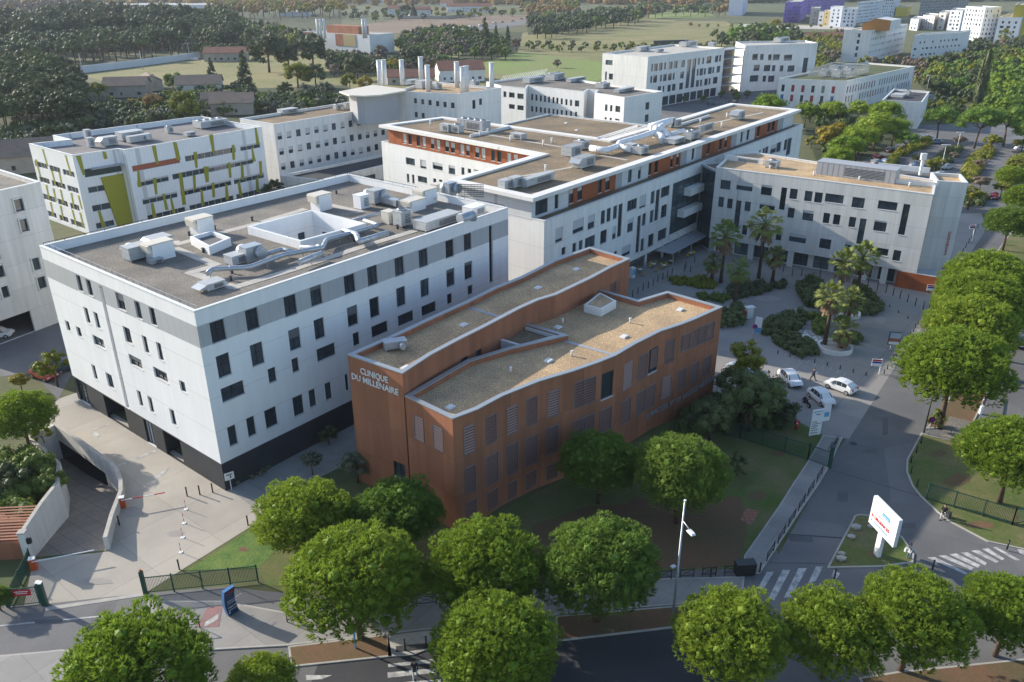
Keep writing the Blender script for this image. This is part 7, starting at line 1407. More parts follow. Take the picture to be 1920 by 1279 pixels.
# ================================================================== vehicles
PAINT = {}
def paint(c):
    if c not in PAINT: m, nt, b = new_mat('car_paint'); b.inputs['Base Color'].default_value = (*c, 1); b.inputs['Roughness'].default_value = .3; b.inputs['Coat Weight'].default_value = .6; b.inputs['Coat Roughness'].default_value = .08; PAINT[c] = m
    return PAINT[c]
def make_car(px, py, rz, c, label, L=4.05, W=1.74, H=1.48, hatch=True, group=None, name='parked_car', z=0.0, van=False):
    """lofted body: bonnet, windscreen, roof, tail; wheels, lamps and mirrors are parts"""
    p = at(px, py, z); o = thing(name, label, 'van' if van else 'car', (p.x, p.y, z), rad(rz), group)
    hb = .88 if not van else 1.1
    st = [(-.5, .50, .70, .62, .86), (-.485, .40, .82, .70, .93), (-.44, .30, .90, .80, .97), (-.40, .26, hb + .06, .96 if False else None, 1), (-.28, .25, hb + .08, H - .10, 1), (-.12, .25, hb + .07, H, 1), (.06, .25, hb + .04, H - .02, 1), (.14, .25, hb + .02, H - .12, 1), (.285, .25, hb, None, 1), (.40, .27, .80, None, .98), (.465, .32, .70, .64, .92), (.5, .42, .60, .55, .82)]
    if van: st[8] = (.36, .25, hb, None, 1); st[7] = (.26, .25, hb, H - .3, 1); st[3] = (-.47, .26, hb + .06, H - .12, 1)
    elif hatch: st[3] = (-.43, .26, hb + .06, hb + .2, 1)
    else: st[3] = (-.36, .26, hb + .02, hb + .06, 1)
    rings = []
    for x, zb, zs, zt, k in st:
        hw = W / 2 * k; zt = zt if zt else zs + .05; tr = .80 if zt > zs + .3 else .93
        rings.append([(x * L, -hw * .93, zb), (x * L, -hw, (zb + zs) / 2), (x * L, -hw * .985, zs), (x * L, -hw * tr, zt), (x * L, -hw * tr * .55, zt + .035), (x * L, hw * tr * .55, zt + .035), (x * L, hw * tr, zt), (x * L, hw * .985, zs), (x * L, hw, (zb + zs) / 2), (x * L, hw * .93, zb)])
    mb = MB(); g = MB(); n = len(rings)
    def q(b, a, i): b.v += [rings[a][i], rings[a + 1][i], rings[a + 1][i + 1], rings[a][i + 1]]; k = len(b.v) - 4; b.f.append((k, k + 1, k + 2, k + 3)); b.m.append(0); b.sm.append(True)
    for a in range(n - 1):
        for i in range(9): q(mb, a, i)
    mb.poly(rings[0]); mb.poly(rings[-1][::-1])
    mb.build('body', paint(c), o, world=False)
    def lift(p_, e=.012): v = Vector(p_); return v + Vector((0, math.copysign(e, v.y), e * .8))
    def pane(pts, nm, m_=.1):
        c_ = sum((Vector(x) for x in pts), Vector()) / len(pts); P = [Vector(x).lerp(c_, m_) for x in pts]; nn_ = (P[1] - P[0]).cross(P[2] - P[0]).normalized()
        if nn_.dot(c_ - Vector((0, 0, .6))) < 0: nn_ = -nn_
        w_ = MB(); w_.poly([x + nn_ * .015 for x in P]); w_.build(nm, M['glass'], o, world=False)
    for s_, (b_, t_) in ((0, (2, 3)), (1, (7, 6))):
        pane([rings[4][b_], rings[5][b_], rings[5][t_], rings[4][t_]], 'side_window', .08); pane([rings[5][b_], rings[6][b_], rings[6][t_], rings[5][t_]], 'side_window', .08); pane([rings[6][b_], rings[8][b_], rings[7][t_], rings[6][t_]], 'side_window', .08)
    pane([rings[7][3], rings[7][6], rings[8][6], rings[8][3]], 'windscreen', .05); pane([rings[3][3], rings[3][6], rings[4][6], rings[4][3]], 'rear_window', .12)
    for sx in (-.31, .315):
        for sy in (-1, 1):
            w_ = MB(); x = sx * L; y = sy * (W / 2 - .09); w_.tube([(x, y - .11, .31), (x, y + .11, .31)], .315, 16); wh = w_.build('wheel', M['rubber'], o, world=False)
            r_ = MB(); disc(r_, (x, y + sy * .11, .31), (0, sy, 0), .20, th=.012); r_.build('rim', M['rim'], wh, world=False)
    for sy in (-1, 1):
        h_ = MB(); h_.box((.475 * L, sy * W * .36, .56), (.12, .34, .13)); h_.build('headlight', M['lens'], o, world=False); t_ = MB(); t_.box((-.485 * L, sy * W * .38, .68), (.10, .20, .24)); t_.build('tail_light', M['tail'], o, world=False); m_ = MB(); m_.box((.2 * L, sy * (W / 2 + .07), hb), (.12, .16, .12)); m_.build('mirror', paint(c), o, world=False)
    f = MB(); f.box((.497 * L, 0, .36), (.06, W * .55, .14)); f.build('grille', M['black'], o, world=False); f = MB(); f.box((-.498 * L, 0, .55), (.03, .5, .11)); f.build('number_plate', M['sign_w'], o, world=False)
    return o
CR = crop(1440, 670, 10.667)
def head(a, b, cr=ident): A, B = at(*cr(*a)), at(*cr(*b)); return math.degrees(math.atan2(B.y - A.y, B.x - A.x))
WHT = (.74, .75, .76)
make_car(*CR(430, 500), head((230, 330), (600, 690), CR), WHT, 'white hatchback with a long roof, leftmost of the three white cars', H=1.52); make_car(*CR(1050, 870), head((800, 660), (1250, 1010), CR), WHT, 'white hatchback in the middle, beside the motorcycle', L=3.9); make_car(*CR(1440, 650), head((1650, 780), (1080, 560), CR), WHT, 'white three door car turned away, rightmost of the three white cars', L=3.95)
make_car(1386, 702, -40, (.45, .50, .56), 'pale car almost hidden by the airy tree'); make_car(1912, 647, 62, (.03, .035, .045), 'dark car on the parallel road at the right edge', name='car')
make_car(84, 708, -28, (.50, .05, .03), 'red car beside the small yellow green tree'); make_car(128, 692, 50, (.05, .08, .14), 'dark blue car behind the red one, by the clinic corner'); make_car(103, 603, 55, WHT, 'white car peeping from behind the clinic, in the west car park'); make_car(-2, 632, 10, WHT, 'white car cut by the left edge'); 
make_car(709, 326, 12, (.50, .55, .60), 'pale four wheel drive in the yard behind the clinic', L=4.6, H=1.8, W=1.9, van=True); make_car(668, 330, 12, (.40, .50, .62), 'light blue car beside the four wheel drive'); make_car(690, 322, 15, WHT, 'white car behind the light blue one')
for x, y, rz, c, lab in [(1643, 308, 35, (.30, .33, .37), 'silver car beside the red van in the east car park'), (1645, 298, 35, (.35, .03, .03), 'red car parked under the clipped pines'), (1660, 308, 35, (.45, .52, .6), 'pale blue car right of the red one'), (1669, 285, 35, (.06, .07, .08), 'dark car with a bright bonnet in the east car park'), (1737, 262, 0, (.3, .36, .4), 'grey green van at the top of the east car park'), (1755, 269, 0, (.2, .28, .38), 'blue grey car at the top of the east car park'), (1717, 313, 20, (.45, .5, .55), 'pale car by the white mast'), (1774, 317, 25, (.6, .63, .66), 'silver car beside the slim lamp post'), (1766, 332, -5, (.35, .38, .4), 'grey car at the foot of the slim lamp post'), (1915, 283, -10, WHT, 'white car at the right end of the car park'), (1863, 372, 60, (.18, .03, .05), 'dark red car by the far pines of the hospital road'), (1815, 185, 10, WHT, 'white car below the cypress'), (1375, 195, 30, (.03, .05, .07), 'dark car in the court below the white blocks'), (1322, 180, 30, (.04, .05, .05), 'black car parked against the tall white block'), (1335, 196, 20, (.08, .12, .14), 'teal car in the court below the white blocks'), (366, 113, 5, WHT, 'white van at the end of the long white wall'), (1698, 126, 0, WHT, 'white car at the foot of the right faculty block')]:
    make_car(x, y, rz, c, lab, van='van' in lab)
for i in range(16):
    t = i / 15; x = 835 + 235 * t + rw.uniform(-3, 3); y = 58 - 32 * t + rw.uniform(-3, 2); make_car(x, y, 35, rw.choice([WHT, (.05, .05, .06), (.4, .42, .45), (.3, .05, .05)]), 'tiny car on the distant motorway', group='cars on the distant motorway', name='distant_car', z=.2)
# truck like small white vehicle behind the pines
make_car(1812, 512, 60, (.5, .6, .75), 'light blue van roof showing above the pine row', H=1.9, van=True)
# motorcycle
p = at(*CR(760, 960)); o = thing('motorcycle', 'black motorcycle leaning beside the middle white car', 'motorcycle', (p.x, p.y, 0), rad(head((660, 870), (830, 1040), CR)))
for x in (-.68, .68):
    mb = MB(); mb.tube([(x, -.07, .31), (x, .07, .31)], .31, 16); wh = mb.build('wheel', M['rubber'], o, world=False); mb = MB(); disc(mb, (x, .07, .31), (0, 1, 0), .17); disc(mb, (x, -.07, .31), (0, -1, 0), .17); mb.build('rim', M['rim'], wh, world=False)
mb = MB(); mb.tube([(-.6, 0, .62), (-.2, 0, .76), (.1, 0, .74), (.45, 0, .86)], [.1, .14, .2, .1], 8); mb.tube([(.1, 0, .35), (.1, 0, .7)], .2, 8); mb.tube([(.68, -.09, .31), (.45, -.09, .95)], .035, 6); mb.tube([(.68, .09, .31), (.45, .09, .95)], .035, 6); mb.tube([(-.68, 0, .31), (-.1, 0, .45)], .05, 6); mb.build('frame', M['black'], o, world=False)
mb = MB(); mb.box((-.3, 0, .78), (.62, .28, .12), 0, 0, .8); mb.build('seat', M['rubber'], o, world=False); mb = MB(); mb.tube([(.42, -.38, 1.02), (.46, 0, .98), (.42, .38, 1.02)], .025, 6); mb.build('handlebar', M['black'], o, world=False); mb = MB(); mb.tube([(.5, 0, .88), (.6, 0, .88)], .1, 10); mb.build('headlight', M['lens'], o, world=False)
# parked bicycles by the fence end
def bike(px, py, rz, label):
    p = at(px, py, .12); o = thing('bicycle', label, 'bicycle', (p.x, p.y, .12), rad(rz)); 
    for x in (-.5, .5):
        mb = MB(); P = [(x + .34 * math.cos(a), 0, .36 + .34 * math.sin(a)) for a in [k * math.pi / 8 for k in range(17)]]; mb.tube(P, .025, 5, cap=False); mb.build('wheel', M['rubber'], o, world=False)
    mb = MB()
    for a, b in (((-.5, 0, .36), (-.1, 0, .4)), ((-.1, 0, .4), (-.22, 0, .85)), ((-.22, 0, .8), (.34, 0, .82)), ((-.1, 0, .4), (.34, 0, .8)), ((.5, 0, .36), (.34, 0, .95)), ((-.5, 0, .36), (-.22, 0, .8))): mb.tube([a, b], .022, 5)
    mb.build('frame', M['black'], o, world=False); mb = MB(); mb.box((-.24, 0, .86), (.26, .13, .06)); mb.build('saddle', M['rubber'], o, world=False); mb = MB(); mb.tube([(.34, -.28, .98), (.34, .28, .98)], .018, 5); mb.build('handlebar', M['black'], o, world=False)
bike(1560, 842, 40, 'dark bicycle nearer the gate post at the fence end'); bike(1567, 834, 55, 'second bicycle, further up the pavement')

# ================================================================== people
SK = plain('skin', (.45, .27, .19), .55); HAIR = plain('hair_dark', (.03, .022, .018), .7)
def skin_mesh(name, verts, edges, mat, parent, sub=1):
    me = bpy.data.meshes.new(name); me.from_pydata([v[:3] for v in verts], edges, []); o = bpy.data.objects.new(name, me); col.objects.link(o)
    o.modifiers.new('s', 'SKIN'); sm = o.modifiers.new('u', 'SUBSURF'); sm.levels = sub
    for i, v in enumerate(verts): me.skin_vertices[0].data[i].radius = (v[3], v[3] * (v[4] if len(v) > 4 else 1))
    me.skin_vertices[0].data[0].use_root = True
    dg = bpy.context.evaluated_depsgraph_get(); m2 = bpy.data.meshes.new_from_object(o.evaluated_get(dg)); bpy.data.objects.remove(o); m2.materials.clear(); m2.materials.append(mat)
    for p in m2.polygons: p.use_smooth = True
    r = bpy.data.objects.new(name, m2); col.objects.link(r); r.parent = parent; return r
def person(px, py, rz, label, top, legs, z=0.0, stride=.22, arms=.25, bend=0, hair=HAIR, hold=None, sit=False, shoes='black'):
    p = at(px, py, z); o = thing('person', label, 'person', (p.x, p.y, z), rad(rz)); b = bend
    hip = .92 if not sit else .45; sh = hip + .50; hx = lambda q: (q - hip) * b
    P = [(0, 0, hip, .12, .8), (hx(sh - .25), 0, sh - .25, .11, .8), (hx(sh), 0, sh, .115, .7), (hx(sh) + .01, 0, sh + .1, .055), (hx(sh) + .03 + b * .05, 0, sh + .2, .105, .85), (hx(sh) + .03 + b * .1, 0, sh + .29, .095, .85)]
    E_ = [(0, 1), (1, 2), (2, 3), (3, 4), (4, 5)]
    for s_, f in ((-1, stride), (1, -stride)):
        k = len(P)
        if sit: P += [(.02, s_ * .1, hip - .03, .085), (.42, s_ * .13, hip + .02, .065), (.48, s_ * .13, .09, .04), (.62, s_ * .13, .04, .04)]
        else: P += [(0, s_ * .1, hip - .06, .09), (f * .55 + .04, s_ * .1, .50, .062), (f * 1.1 - .02, s_ * .1, .10, .042), (f * 1.1 + .15, s_ * .1, .035, .036)]
        E_ += [(0, k), (k, k + 1), (k + 1, k + 2), (k + 2, k + 3)]; q = len(P); f2 = -f * arms * 4
        el = (hx(sh) + f2 * .5, s_ * .25, sh - .30); hd = (el[0] + (.2 if hold else f2 * .4 + .08), s_ * (.14 if hold else .25), sh - (.30 if hold else .54))
        P += [(hx(sh), s_ * .19, sh - .02, .055), (*el, .042), (*hd, .028)]; E_ += [(2, q), (q, q + 1), (q + 1, q + 2)]
        dr = Vector(hd) - Vector(el); dr.normalize()
        for fi in range(4): P.append((hd[0] + dr.x * .09 + .01 * fi, hd[1] + (fi - 1.5) * .017, hd[2] + dr.z * .09, .009)); E_.append((q + 2, len(P) - 1))
        P.append((hd[0] + dr.x * .03, hd[1] - s_ * .05, hd[2] + dr.z * .03, .01)); E_.append((q + 2, len(P) - 1))
    body = skin_mesh('body', P, E_, SK, o)
    g = 1.3; T = [(x[0], x[1], x[2], x[3] * g, x[4] if len(x) > 4 else 1) for x in P]
    V = [(T[0][0], 0, T[0][2] + .02, .185, .85), (T[1][0], 0, T[1][2], .175, .85), (T[2][0], 0, T[2][2], .185, .8)] + [T[10], T[11], (T[12][0], T[12][1], T[12][2] + .03, T[12][3], 1)] + [T[22], T[23], (T[24][0], T[24][1], T[24][2] + .03, T[24][3], 1)] + [(T[3][0], 0, T[3][2], .085, 1), (T[0][0], 0, T[0][2] - .10, .165, .9)]
    skin_mesh('jacket', V, [(0, 1), (1, 2), (2, 3), (3, 4), (4, 5), (2, 6), (6, 7), (7, 8), (2, 9), (0, 10)], top, body)
    V = [(T[0][0], T[0][1], T[0][2] + .03, T[0][3], .8)] + [T[6], T[7], T[8]] + [T[18], T[19], T[20]]
    skin_mesh('trousers', V, [(0, 1), (1, 2), (2, 3), (0, 4), (4, 5), (5, 6)], legs, body)
    mb = MB(); hp_ = P[5]; V_, F_ = ico(); n = 0
    for v in V_: mb.v.append((hp_[0] - .025 + v.x * .10, hp_[1] + v.y * .088, hp_[2] + v.z * .09 + .01))
    mb.f += [tuple(f) for f in F_]; mb.m += [0] * len(F_); mb.sm += [True] * len(F_); mb.build('hair', hair, body, world=False)
    mb = MB(); mb.box((hp_[0] + .085, 0, hp_[2] - .07), (.03, .025, .035)); mb.build('nose', SK, body, world=False)
    for k in (9, 21): mb = MB(); mb.box((P[k][0] - .07, P[k][1], 0), (.26, .1, .08), 0, 0, .75); mb.build('shoe', M[shoes], body, world=False)
    if hold == 'paper': t_ = thing('paper_sheet', 'white sheets held out by the walking person in dark clothes', 'paper', o.location); t_.rotation_euler.z = o.rotation_euler.z; mb = MB(); mb.box((hx(sh) + .34, 0, sh - .34), (.38, .34, .02)); mb.build('sheet', M['sign_w'], t_, world=False)
    return o
NAVY, BLK, GRY, WHITE_C, REDC, DENIM = plain('navy_cloth', (.02, .025, .05), .9), plain('black_cloth', (.02, .02, .022), .9), plain('grey_cloth', (.25, .26, .28), .9), plain('pale_cloth', (.55, .55, .54), .9), plain('red_cloth', (.35, .03, .03), .9), plain('denim', (.10, .17, .30), .9)
person(*CR(890, 460), 5, 'person in dark clothes striding with white sheets past the white cars', NAVY, BLK, hold='paper', stride=.3)
ZR = crop(1640, 740, 3.996); person(*ZR(505, 935), -140, 'person in a black top and pale trousers wheeling a suitcase along the kerb', BLK, WHITE_C, stride=.2)
p = at(*ZR(550, 925)); o = thing('suitcase', 'dark grey suitcase pulled along the kerb by the person in black', 'suitcase', (p.x, p.y, 0), rad(30)); mb = MB(); mb.box((0, 0, .06), (.45, .28, .62), 0, 0, .95); mb.build('shell', M['unitd'], o, world=False); mb = MB(); mb.beam((-.1, .1, .66), (-.15, .1, 1.02), .02, .02); mb.beam((.1, .1, .66), (.05, .1, 1.02), .02, .02); mb.beam((-.15, .1, 1.02), (.05, .1, 1.02), .03, .03); mb.build('handle', M['black'], o, world=False)
ZS = crop(1620, 910, 8.53); person(*ZS(715, 1180), 200, 'person with long brown hair and a white bag beside the road sign island', WHITE_C, DENIM, stride=.12, hair=plain('hair_brown', (.16, .08, .035), .7), bend=.15)
p = at(*ZS(650, 1130)); o = thing('shoulder_bag', 'white bag carried beside the road sign island', 'bag', (p.x, p.y, .55)); mb = MB(); mb.box((0, 0, 0), (.36, .16, .36), .5, 0, .9); mb.build('bag', M['sign_w'], o, world=False); mb = MB(); mb.tube([(-.12, 0, .36), (-.05, 0, .62), (.05, 0, .62), (.12, 0, .36)], .015, 5); mb.build('strap', M['sign_w'], o, world=False)
person(*ZC(412, 1255), 95, 'pedestrian in dark jacket and pale trousers on the bottom crossing', BLK, WHITE_C, stride=.26, shoes='sign_w'); C8 = crop(1280, 560, 5.33)
person(*C8(620, 205), 150, 'person in a red jacket beside the pale kiosk cube', REDC, NAVY, stride=.12, bend=.2); C9 = crop(1120, 460, 12.79); person(*C9(885, 740), 60, 'person in a white coat near the vending machine by the red wall', WHITE_C, NAVY, stride=.08)
person(*C7(495, 215), -60, 'seated guest at the yellow cafe chairs, left', NAVY, BLK, stride=.02); person(*C7(655, 235), -100, 'standing guest at the cafe canopy, right', WHITE_C, GRY, stride=.06)
# ================================================================== cafe furniture, kiosks
def chair(px, py, rz, label):
    p = at(px, py); o = thing('cafe_chair', label, 'chair', (p.x, p.y, 0), rad(rz), 'yellow chairs on the hospital terrace')
    mb = MB(); mb.box((0, 0, .44), (.42, .42, .04)); mb.build('seat', M['yellow'], o, world=False); mb = MB(); mb.box((-.2, 0, .46), (.04, .42, .4)); mb.build('backrest', M['yellow'], o, world=False)
    for sx in (-.17, .17):
        for sy in (-.17, .17): mb = MB(); mb.beam((sx, sy, 0), (sx, sy, .44), .03, .03); mb.build('leg', M['black'], o, world=False)
for i, (x, y) in enumerate([(200, 380), (260, 445), (345, 325), (365, 345), (395, 318), (400, 400), (465, 372), (490, 345), (515, 345), (555, 305), (580, 308), (745, 250), (762, 212), (800, 215), (820, 218), (350, 360), (470, 350)]):
    chair(*C7(x, y + 10), rw.uniform(0, 360), 'yellow chair on the shaded hospital terrace')
for x, y in ((230, 420), (380, 360), (490, 375), (570, 325), (780, 240)):
    p = at(*C7(x, y)); o = thing('cafe_table', 'small round table among the yellow chairs', 'table', (p.x, p.y, 0), 0, 'tables of the hospital terrace'); mb = MB(); mb.tube([(0, 0, .72), (0, 0, .75)], .4, 16); mb.build('table_top', M['sign_w'], o, world=False); mb = MB(); mb.tube([(0, 0, 0), (0, 0, .72)], .04, 6); mb.build('leg', M['black'], o, world=False)
p = at(*C9(830, 770)); o = thing('vending_machine', 'blue white machine against the corner of the red wall', 'vending machine', (p.x, p.y, 0), rad(50)); mb = MB(); mb.box((0, 0, 0), (.9, .7, 1.85)); mb.build('cabinet', M['sign_w'], o, world=False); mb = MB(); mb.box((0, -.36, .5), (.7, .03, 1.1)); mb.build('screen', M['sky_blue'], o, world=False)
p = at(*C8(655, 190)); o = thing('info_kiosk', 'pale cube kiosk with a slanted lid beside the person in red', 'kiosk', (p.x, p.y, 0), rad(20)); mb = MB(); mb.box((0, 0, 0), (1.1, .8, 1.7)); mb.build('cabinet', M['conc_white'], o, world=False); mb = MB(); mb.box((.1, 0, 1.72), (1.5, 1.0, .07)); mb.build('lid', M['sign_w'], o, world=False)
# round planter with two palms
for x, y, rp, lab in ((1565, 655, 32, 'round white concrete planter holding the low bushy palm'), (1592, 592, 20, 'second round planter behind the first, mostly hidden')):
    p = at(x, y); R_ = rp * p.y / FPX * 1.08; o = thing('planter', lab, 'planter', (p.x, p.y, 0)); mb = MB(); N_ = 40
    C_ = lambda r_, z_: [(r_ * math.cos(2 * math.pi * i / N_), r_ * math.sin(2 * math.pi * i / N_), z_) for i in range(N_)]
    A, B, D, E2_ = C_(R_, 0), C_(R_, .6), C_(R_ - .3, .6), C_(R_ - .3, .4)
    for i in range(N_): j = (i + 1) % N_; mb.quad(A[i], A[j], B[j], B[i]); mb.quad(B[i], B[j], D[j], D[i]); mb.quad(D[i], D[j], E2_[j], E2_[i])
    mb.build('rim', M['conc_white'], o, world=False); mb = MB(); mb.poly(E2_); mb.build('soil', M['slab'], o, world=False)
# ================================================================== signs
def board(pw, ex, w_, h_, th, z0, par, mat='sign_w', name='panel'):
    """upright board: pw middle of its foot line"""
    ex = Vector((ex[0], ex[1])).normalized(); n = Vector((ex.y, -ex.x)); mb = MB(); a, b = V2(pw) - ex * w_ / 2 - n * th / 2, V2(pw) + ex * w_ / 2 - n * th / 2
    prism(mb, [a + n * th, b + n * th, b, a], z0, z0 + h_); mb.quad((a.x, a.y, z0), (b.x, b.y, z0), ((b + n * th).x, (b + n * th).y, z0), ((a + n * th).x, (a + n * th).y, z0)); return mb.build(name, M[mat] if isinstance(mat, str) else mat, par), n, ex
# the big URGENCES road sign: rectangular board square to its mast
b0 = at(*ZS(195, 1120)); hS = hgt(ZS(215, 1110), ZS(235, 145)); 
s0, z1 = None, None
A = ray(*ZS(190, 145)); 
def solve_plane(base, az):
    e = Vector((math.cos(rad(az)), math.sin(rad(az)))); p0 = V2(base) - e * 10; return p0, p0 + e * 10
best = None
for az in range(-80, 81, 2):     # board direction for which its four seen corners make a rectangle
    p0, p1 = solve_plane(b0, az)
    try: q = [on_wall(*ZS(*c), p0, p1) for c in ((190, 145), (105, 570), (590, 570), (490, 1010))]
    except ZeroDivisionError: continue
    err = abs(q[0][0] - q[1][0]) + abs(q[2][0] - q[3][0]) + abs(q[0][1] - q[2][1]) + abs(q[1][1] - q[3][1])
    if best is None or err < best[0]: best = (err, az, q)
_, azS, q = best; sl0, sr0 = (q[0][0] + q[1][0]) / 2, (q[2][0] + q[3][0]) / 2; zt, zb2 = (q[0][1] + q[2][1]) / 2, (q[1][1] + q[3][1]) / 2
p0, p1 = solve_plane(b0, azS); e = (p1 - p0).normalized(); o = thing('road_sign', 'big white sign reading URGENCES in red on a single white mast', 'sign', (b0.x, b0.y, .1))
cS = p0 + e * ((sl0 + sr0) / 2); wS = abs(sr0 - sl0); bd, nS, eS = board(cS, e, wS, zt - zb2, .35, zb2, o); board(V2(b0) + e * .1, e, .62, zb2 + .1, .35, 0.1, o, name='mast')
print('SIGN', azS, wS, zt, zb2)
def sgn(s, size, fx, fz, mat, par=None, ctr_=cS, e_=None, n_=None, w__=None, z0=None, h__=None, off=.2, nm='lettering', al='LEFT', bold=.01):
    e_, n_, w__, z0, h__ = e_ or eS, n_ or nS, w__ or wS, zb2 if z0 is None else z0, h__ or (zt - zb2); p = V2(ctr_) + e_ * (fx - .5) * w__ + n_ * off; return text_obj(s, size, M[mat], par or o, (p.x, p.y, z0 + h__ * fz), (e_.x, e_.y, 0), (0, 0, 1), nm, .008, bold, al)
k = wS / 5.6
sgn('URGENCES', .66 * k, .18, .30, 'red', bold=.02); sgn('CLINIQUE DU MILLÉNAIRE', .26 * k, .18, .16, 'sky_blue'); sgn('Consultations', .3 * k, .2, .5, 'capgrey')
mb = MB(); p = cS + eS * (-.08) * wS + nS * .19; q_ = p + eS * .30 * wS; h0 = zb2 + (zt - zb2) * .62; mb.quad((p.x, p.y, h0), (q_.x, q_.y, h0), (q_.x, q_.y, h0 + .15 * (zt - zb2)), (p.x, p.y, h0 + .15 * (zt - zb2))); mb.build('blue_plate', M['sky_blue'], o); sgn('Le Millénaire', .25 * k, .45, .66, 'sign_w', off=.21)
for fz, mt in ((.36, 'red'), (.18, 'blue')): mb = MB(); p = cS + eS * (-.40) * wS; c = Vector((p.x + nS.x * .19, p.y + nS.y * .19, zb2 + (zt - zb2) * fz)); ee = Vector((eS.x, eS.y, 0)); r_ = .28 * k if mt == 'red' else .16 * k; mb.poly([c - ee * r_, c + Vector((0, 0, r_)), c + Vector((0, 0, r_ * .4)), c + ee * r_ * .8 + Vector((0, 0, r_ * .4)), c + ee * r_ * .8 - Vector((0, 0, r_ * .4)), c - Vector((0, 0, r_ * .4)), c - Vector((0, 0, r_))]); mb.build('arrow', M[mt], o)
# blue totem
ZT_ = crop(400, 1090, 15.98); a, b = V2(at(*ZT_(460, 1110))), V2(at(*ZT_(760, 900))); e = (b - a).normalized(); hT = hgt(ZT_(460, 1110), ZT_(375, 340)); o = thing('totem_sign', 'curved dark blue totem sign beside the pavement', 'sign', (a.x, a.y, 0)); n = Vector((e.y, -e.x)); wT = (b - a).length; mb = MB(); K_ = 8
for i in range(K_):
    f = lambda t: .22 * math.sin(t * math.pi * .9) - .1; z0_, z1_ = hT * i / K_, hT * (i + 1) / K_; o0, o1 = e * -f(i / K_), e * -f((i + 1) / K_)
    R0 = [a + o0, b + o0, b + o0 - n * .35, a + o0 - n * .35]; R1 = [a + o1, b + o1, b + o1 - n * .35, a + o1 - n * .35]
    for j in range(4): mb.quad((R0[j].x, R0[j].y, z0_), (R0[(j + 1) % 4].x, R0[(j + 1) % 4].y, z0_), (R1[(j + 1) % 4].x, R1[(j + 1) % 4].y, z1_), (R1[j].x, R1[j].y, z1_), 0 if j == 0 else 1)
mb.poly([(v.x, v.y, hT) for v in R1], 1); mb.build('body', [M['sign_blue'], plain('totem_edge_blue', (.07, .20, .42), .4)], o)
cT = (a + b) / 2
for s, sz, fz in (('HÔPITAL', .24, .86), ('Clinique du Millénaire', .15, .58), ('Accès parking', .15, .50), ('Urgences', .2, .34), ('Entrée principale', .15, .24), ('P', .3, .12)): p = cT + n * .02 - e * (wT * .38); text_obj(s, sz, M['sign_w' if fz < .8 else 'red'], o, (p.x, p.y, hT * fz), (e.x, e.y, 0), (0, 0, 1), 'lettering', .005, .005, 'LEFT')
# stepped white information board by the gate
ZI_ = crop(1500, 755, 18.27); a = V2(at(*ZI_(290, 1170))); 
wI = hgt((1500 + 290 / 18.27, 755 + 1170 / 18.27), (1500 + 420 / 18.27, 755 + 300 / 18.27)); b_r = V2(at(*ZI_(660, 1110))); e = (b_r - a).normalized(); n = Vector((e.y, -e.x)); o = thing('information_board', 'stepped white and blue information board at the green fence end', 'sign', (a.x, a.y, 0)); w1_ = (b_r - a).length * 1.02; H1 = wI
board(a + e * w1_ / 2, e, w1_, H1, .12, .15, o); board(a + e * (w1_ * 1.32), e, w1_ * .62, H1 * .72, .12, H1 * .55, o, 'sign_w', 'upper_panel')
for i, (s, sz, fx, fz, mt) in enumerate([('BIENVENUE', .22, .08, .90, 'sky_blue'), ('Hôpital', .2, .3, .80, 'traffic'), ('Accueil', .2, .08, .52, 'black'), ('Consultations', .2, .08, .44, 'black'), ('Radiologie', .2, .08, .36, 'black'), ('Imagerie', .2, .08, .28, 'black'), ('Laboratoire', .2, .08, .19, 'black'), ('Urgences', .24, .08, .08, 'black')]):
    p = a + e * w1_ * fx + n * .08; text_obj(s, sz, M['blue'] if mt == 'traffic' else M[mt], o, (p.x, p.y, .15 + H1 * fz), (e.x, e.y, 0), (0, 0, 1), 'lettering', .005, .01, 'LEFT')
mb = MB(); p = a + e * w1_ * 1.08 + n * .075; q_ = p + e * w1_ * .42; mb.quad((p.x, p.y, H1 * .72), (q_.x, q_.y, H1 * .72), (q_.x, q_.y, H1 * .9), (p.x, p.y, H1 * .9)); mb.build('blue_plate', M['sky_blue'], o)
for k_ in (.1, .9): p = a + e * w1_ * k_; mb = MB(); mb.beam((p.x, p.y, 0), (p.x, p.y, .3), .1, .1); mb.build('post', M['capgrey'], o)
# advertising panel
ZA = crop(1640, 600, 10.66); pA_ = at(*ZA(345, 610)); e = Vector((math.cos(rad(-12)), math.sin(rad(-12)))); hA_ = hgt(ZA(345, 610), ZA(400, 240)); o = thing('advertising_panel', 'framed poster panel with a blue and red picture on the forecourt kerb', 'poster panel', (pA_.x, pA_.y, 0)); board(V2(pA_), e, .6, .95, .25, 0, o, 'greyclad', 'foot'); f_, n, _ = board(V2(pA_), e, 1.55, hA_ - .85, .22, .85, o, 'black', 'frame')
for z0_, z1_, mt in ((.55, .97, 'sky_blue'), (.28, .55, 'terracotta'), (.06, .28, 'sign_w')): c_ = V2(pA_) + n * .13; w_ = .68; a, b = c_ - e * w_, c_ + e * w_; H_ = hA_ - .85; mb = MB(); mb.quad((a.x, a.y, .85 + H_ * z0_), (b.x, b.y, .85 + H_ * z0_), (b.x, b.y, .85 + H_ * z1_), (a.x, a.y, .85 + H_ * z1_)); mb.build('poster', M[mt], f_)
mb = MB()
for i in range(9): p = V2(pA_) + n * .14 + e * (-.6 + i * .15); mb.quad((p.x, p.y, 1.9), ((p + e * .08).x, (p + e * .08).y, 1.9), ((p + e * .16).x, (p + e * .16).y, 2.7), ((p + e * .09).x, (p + e * .09).y, 2.7))
mb.build('picture_shapes', M['conc_white'], f_)
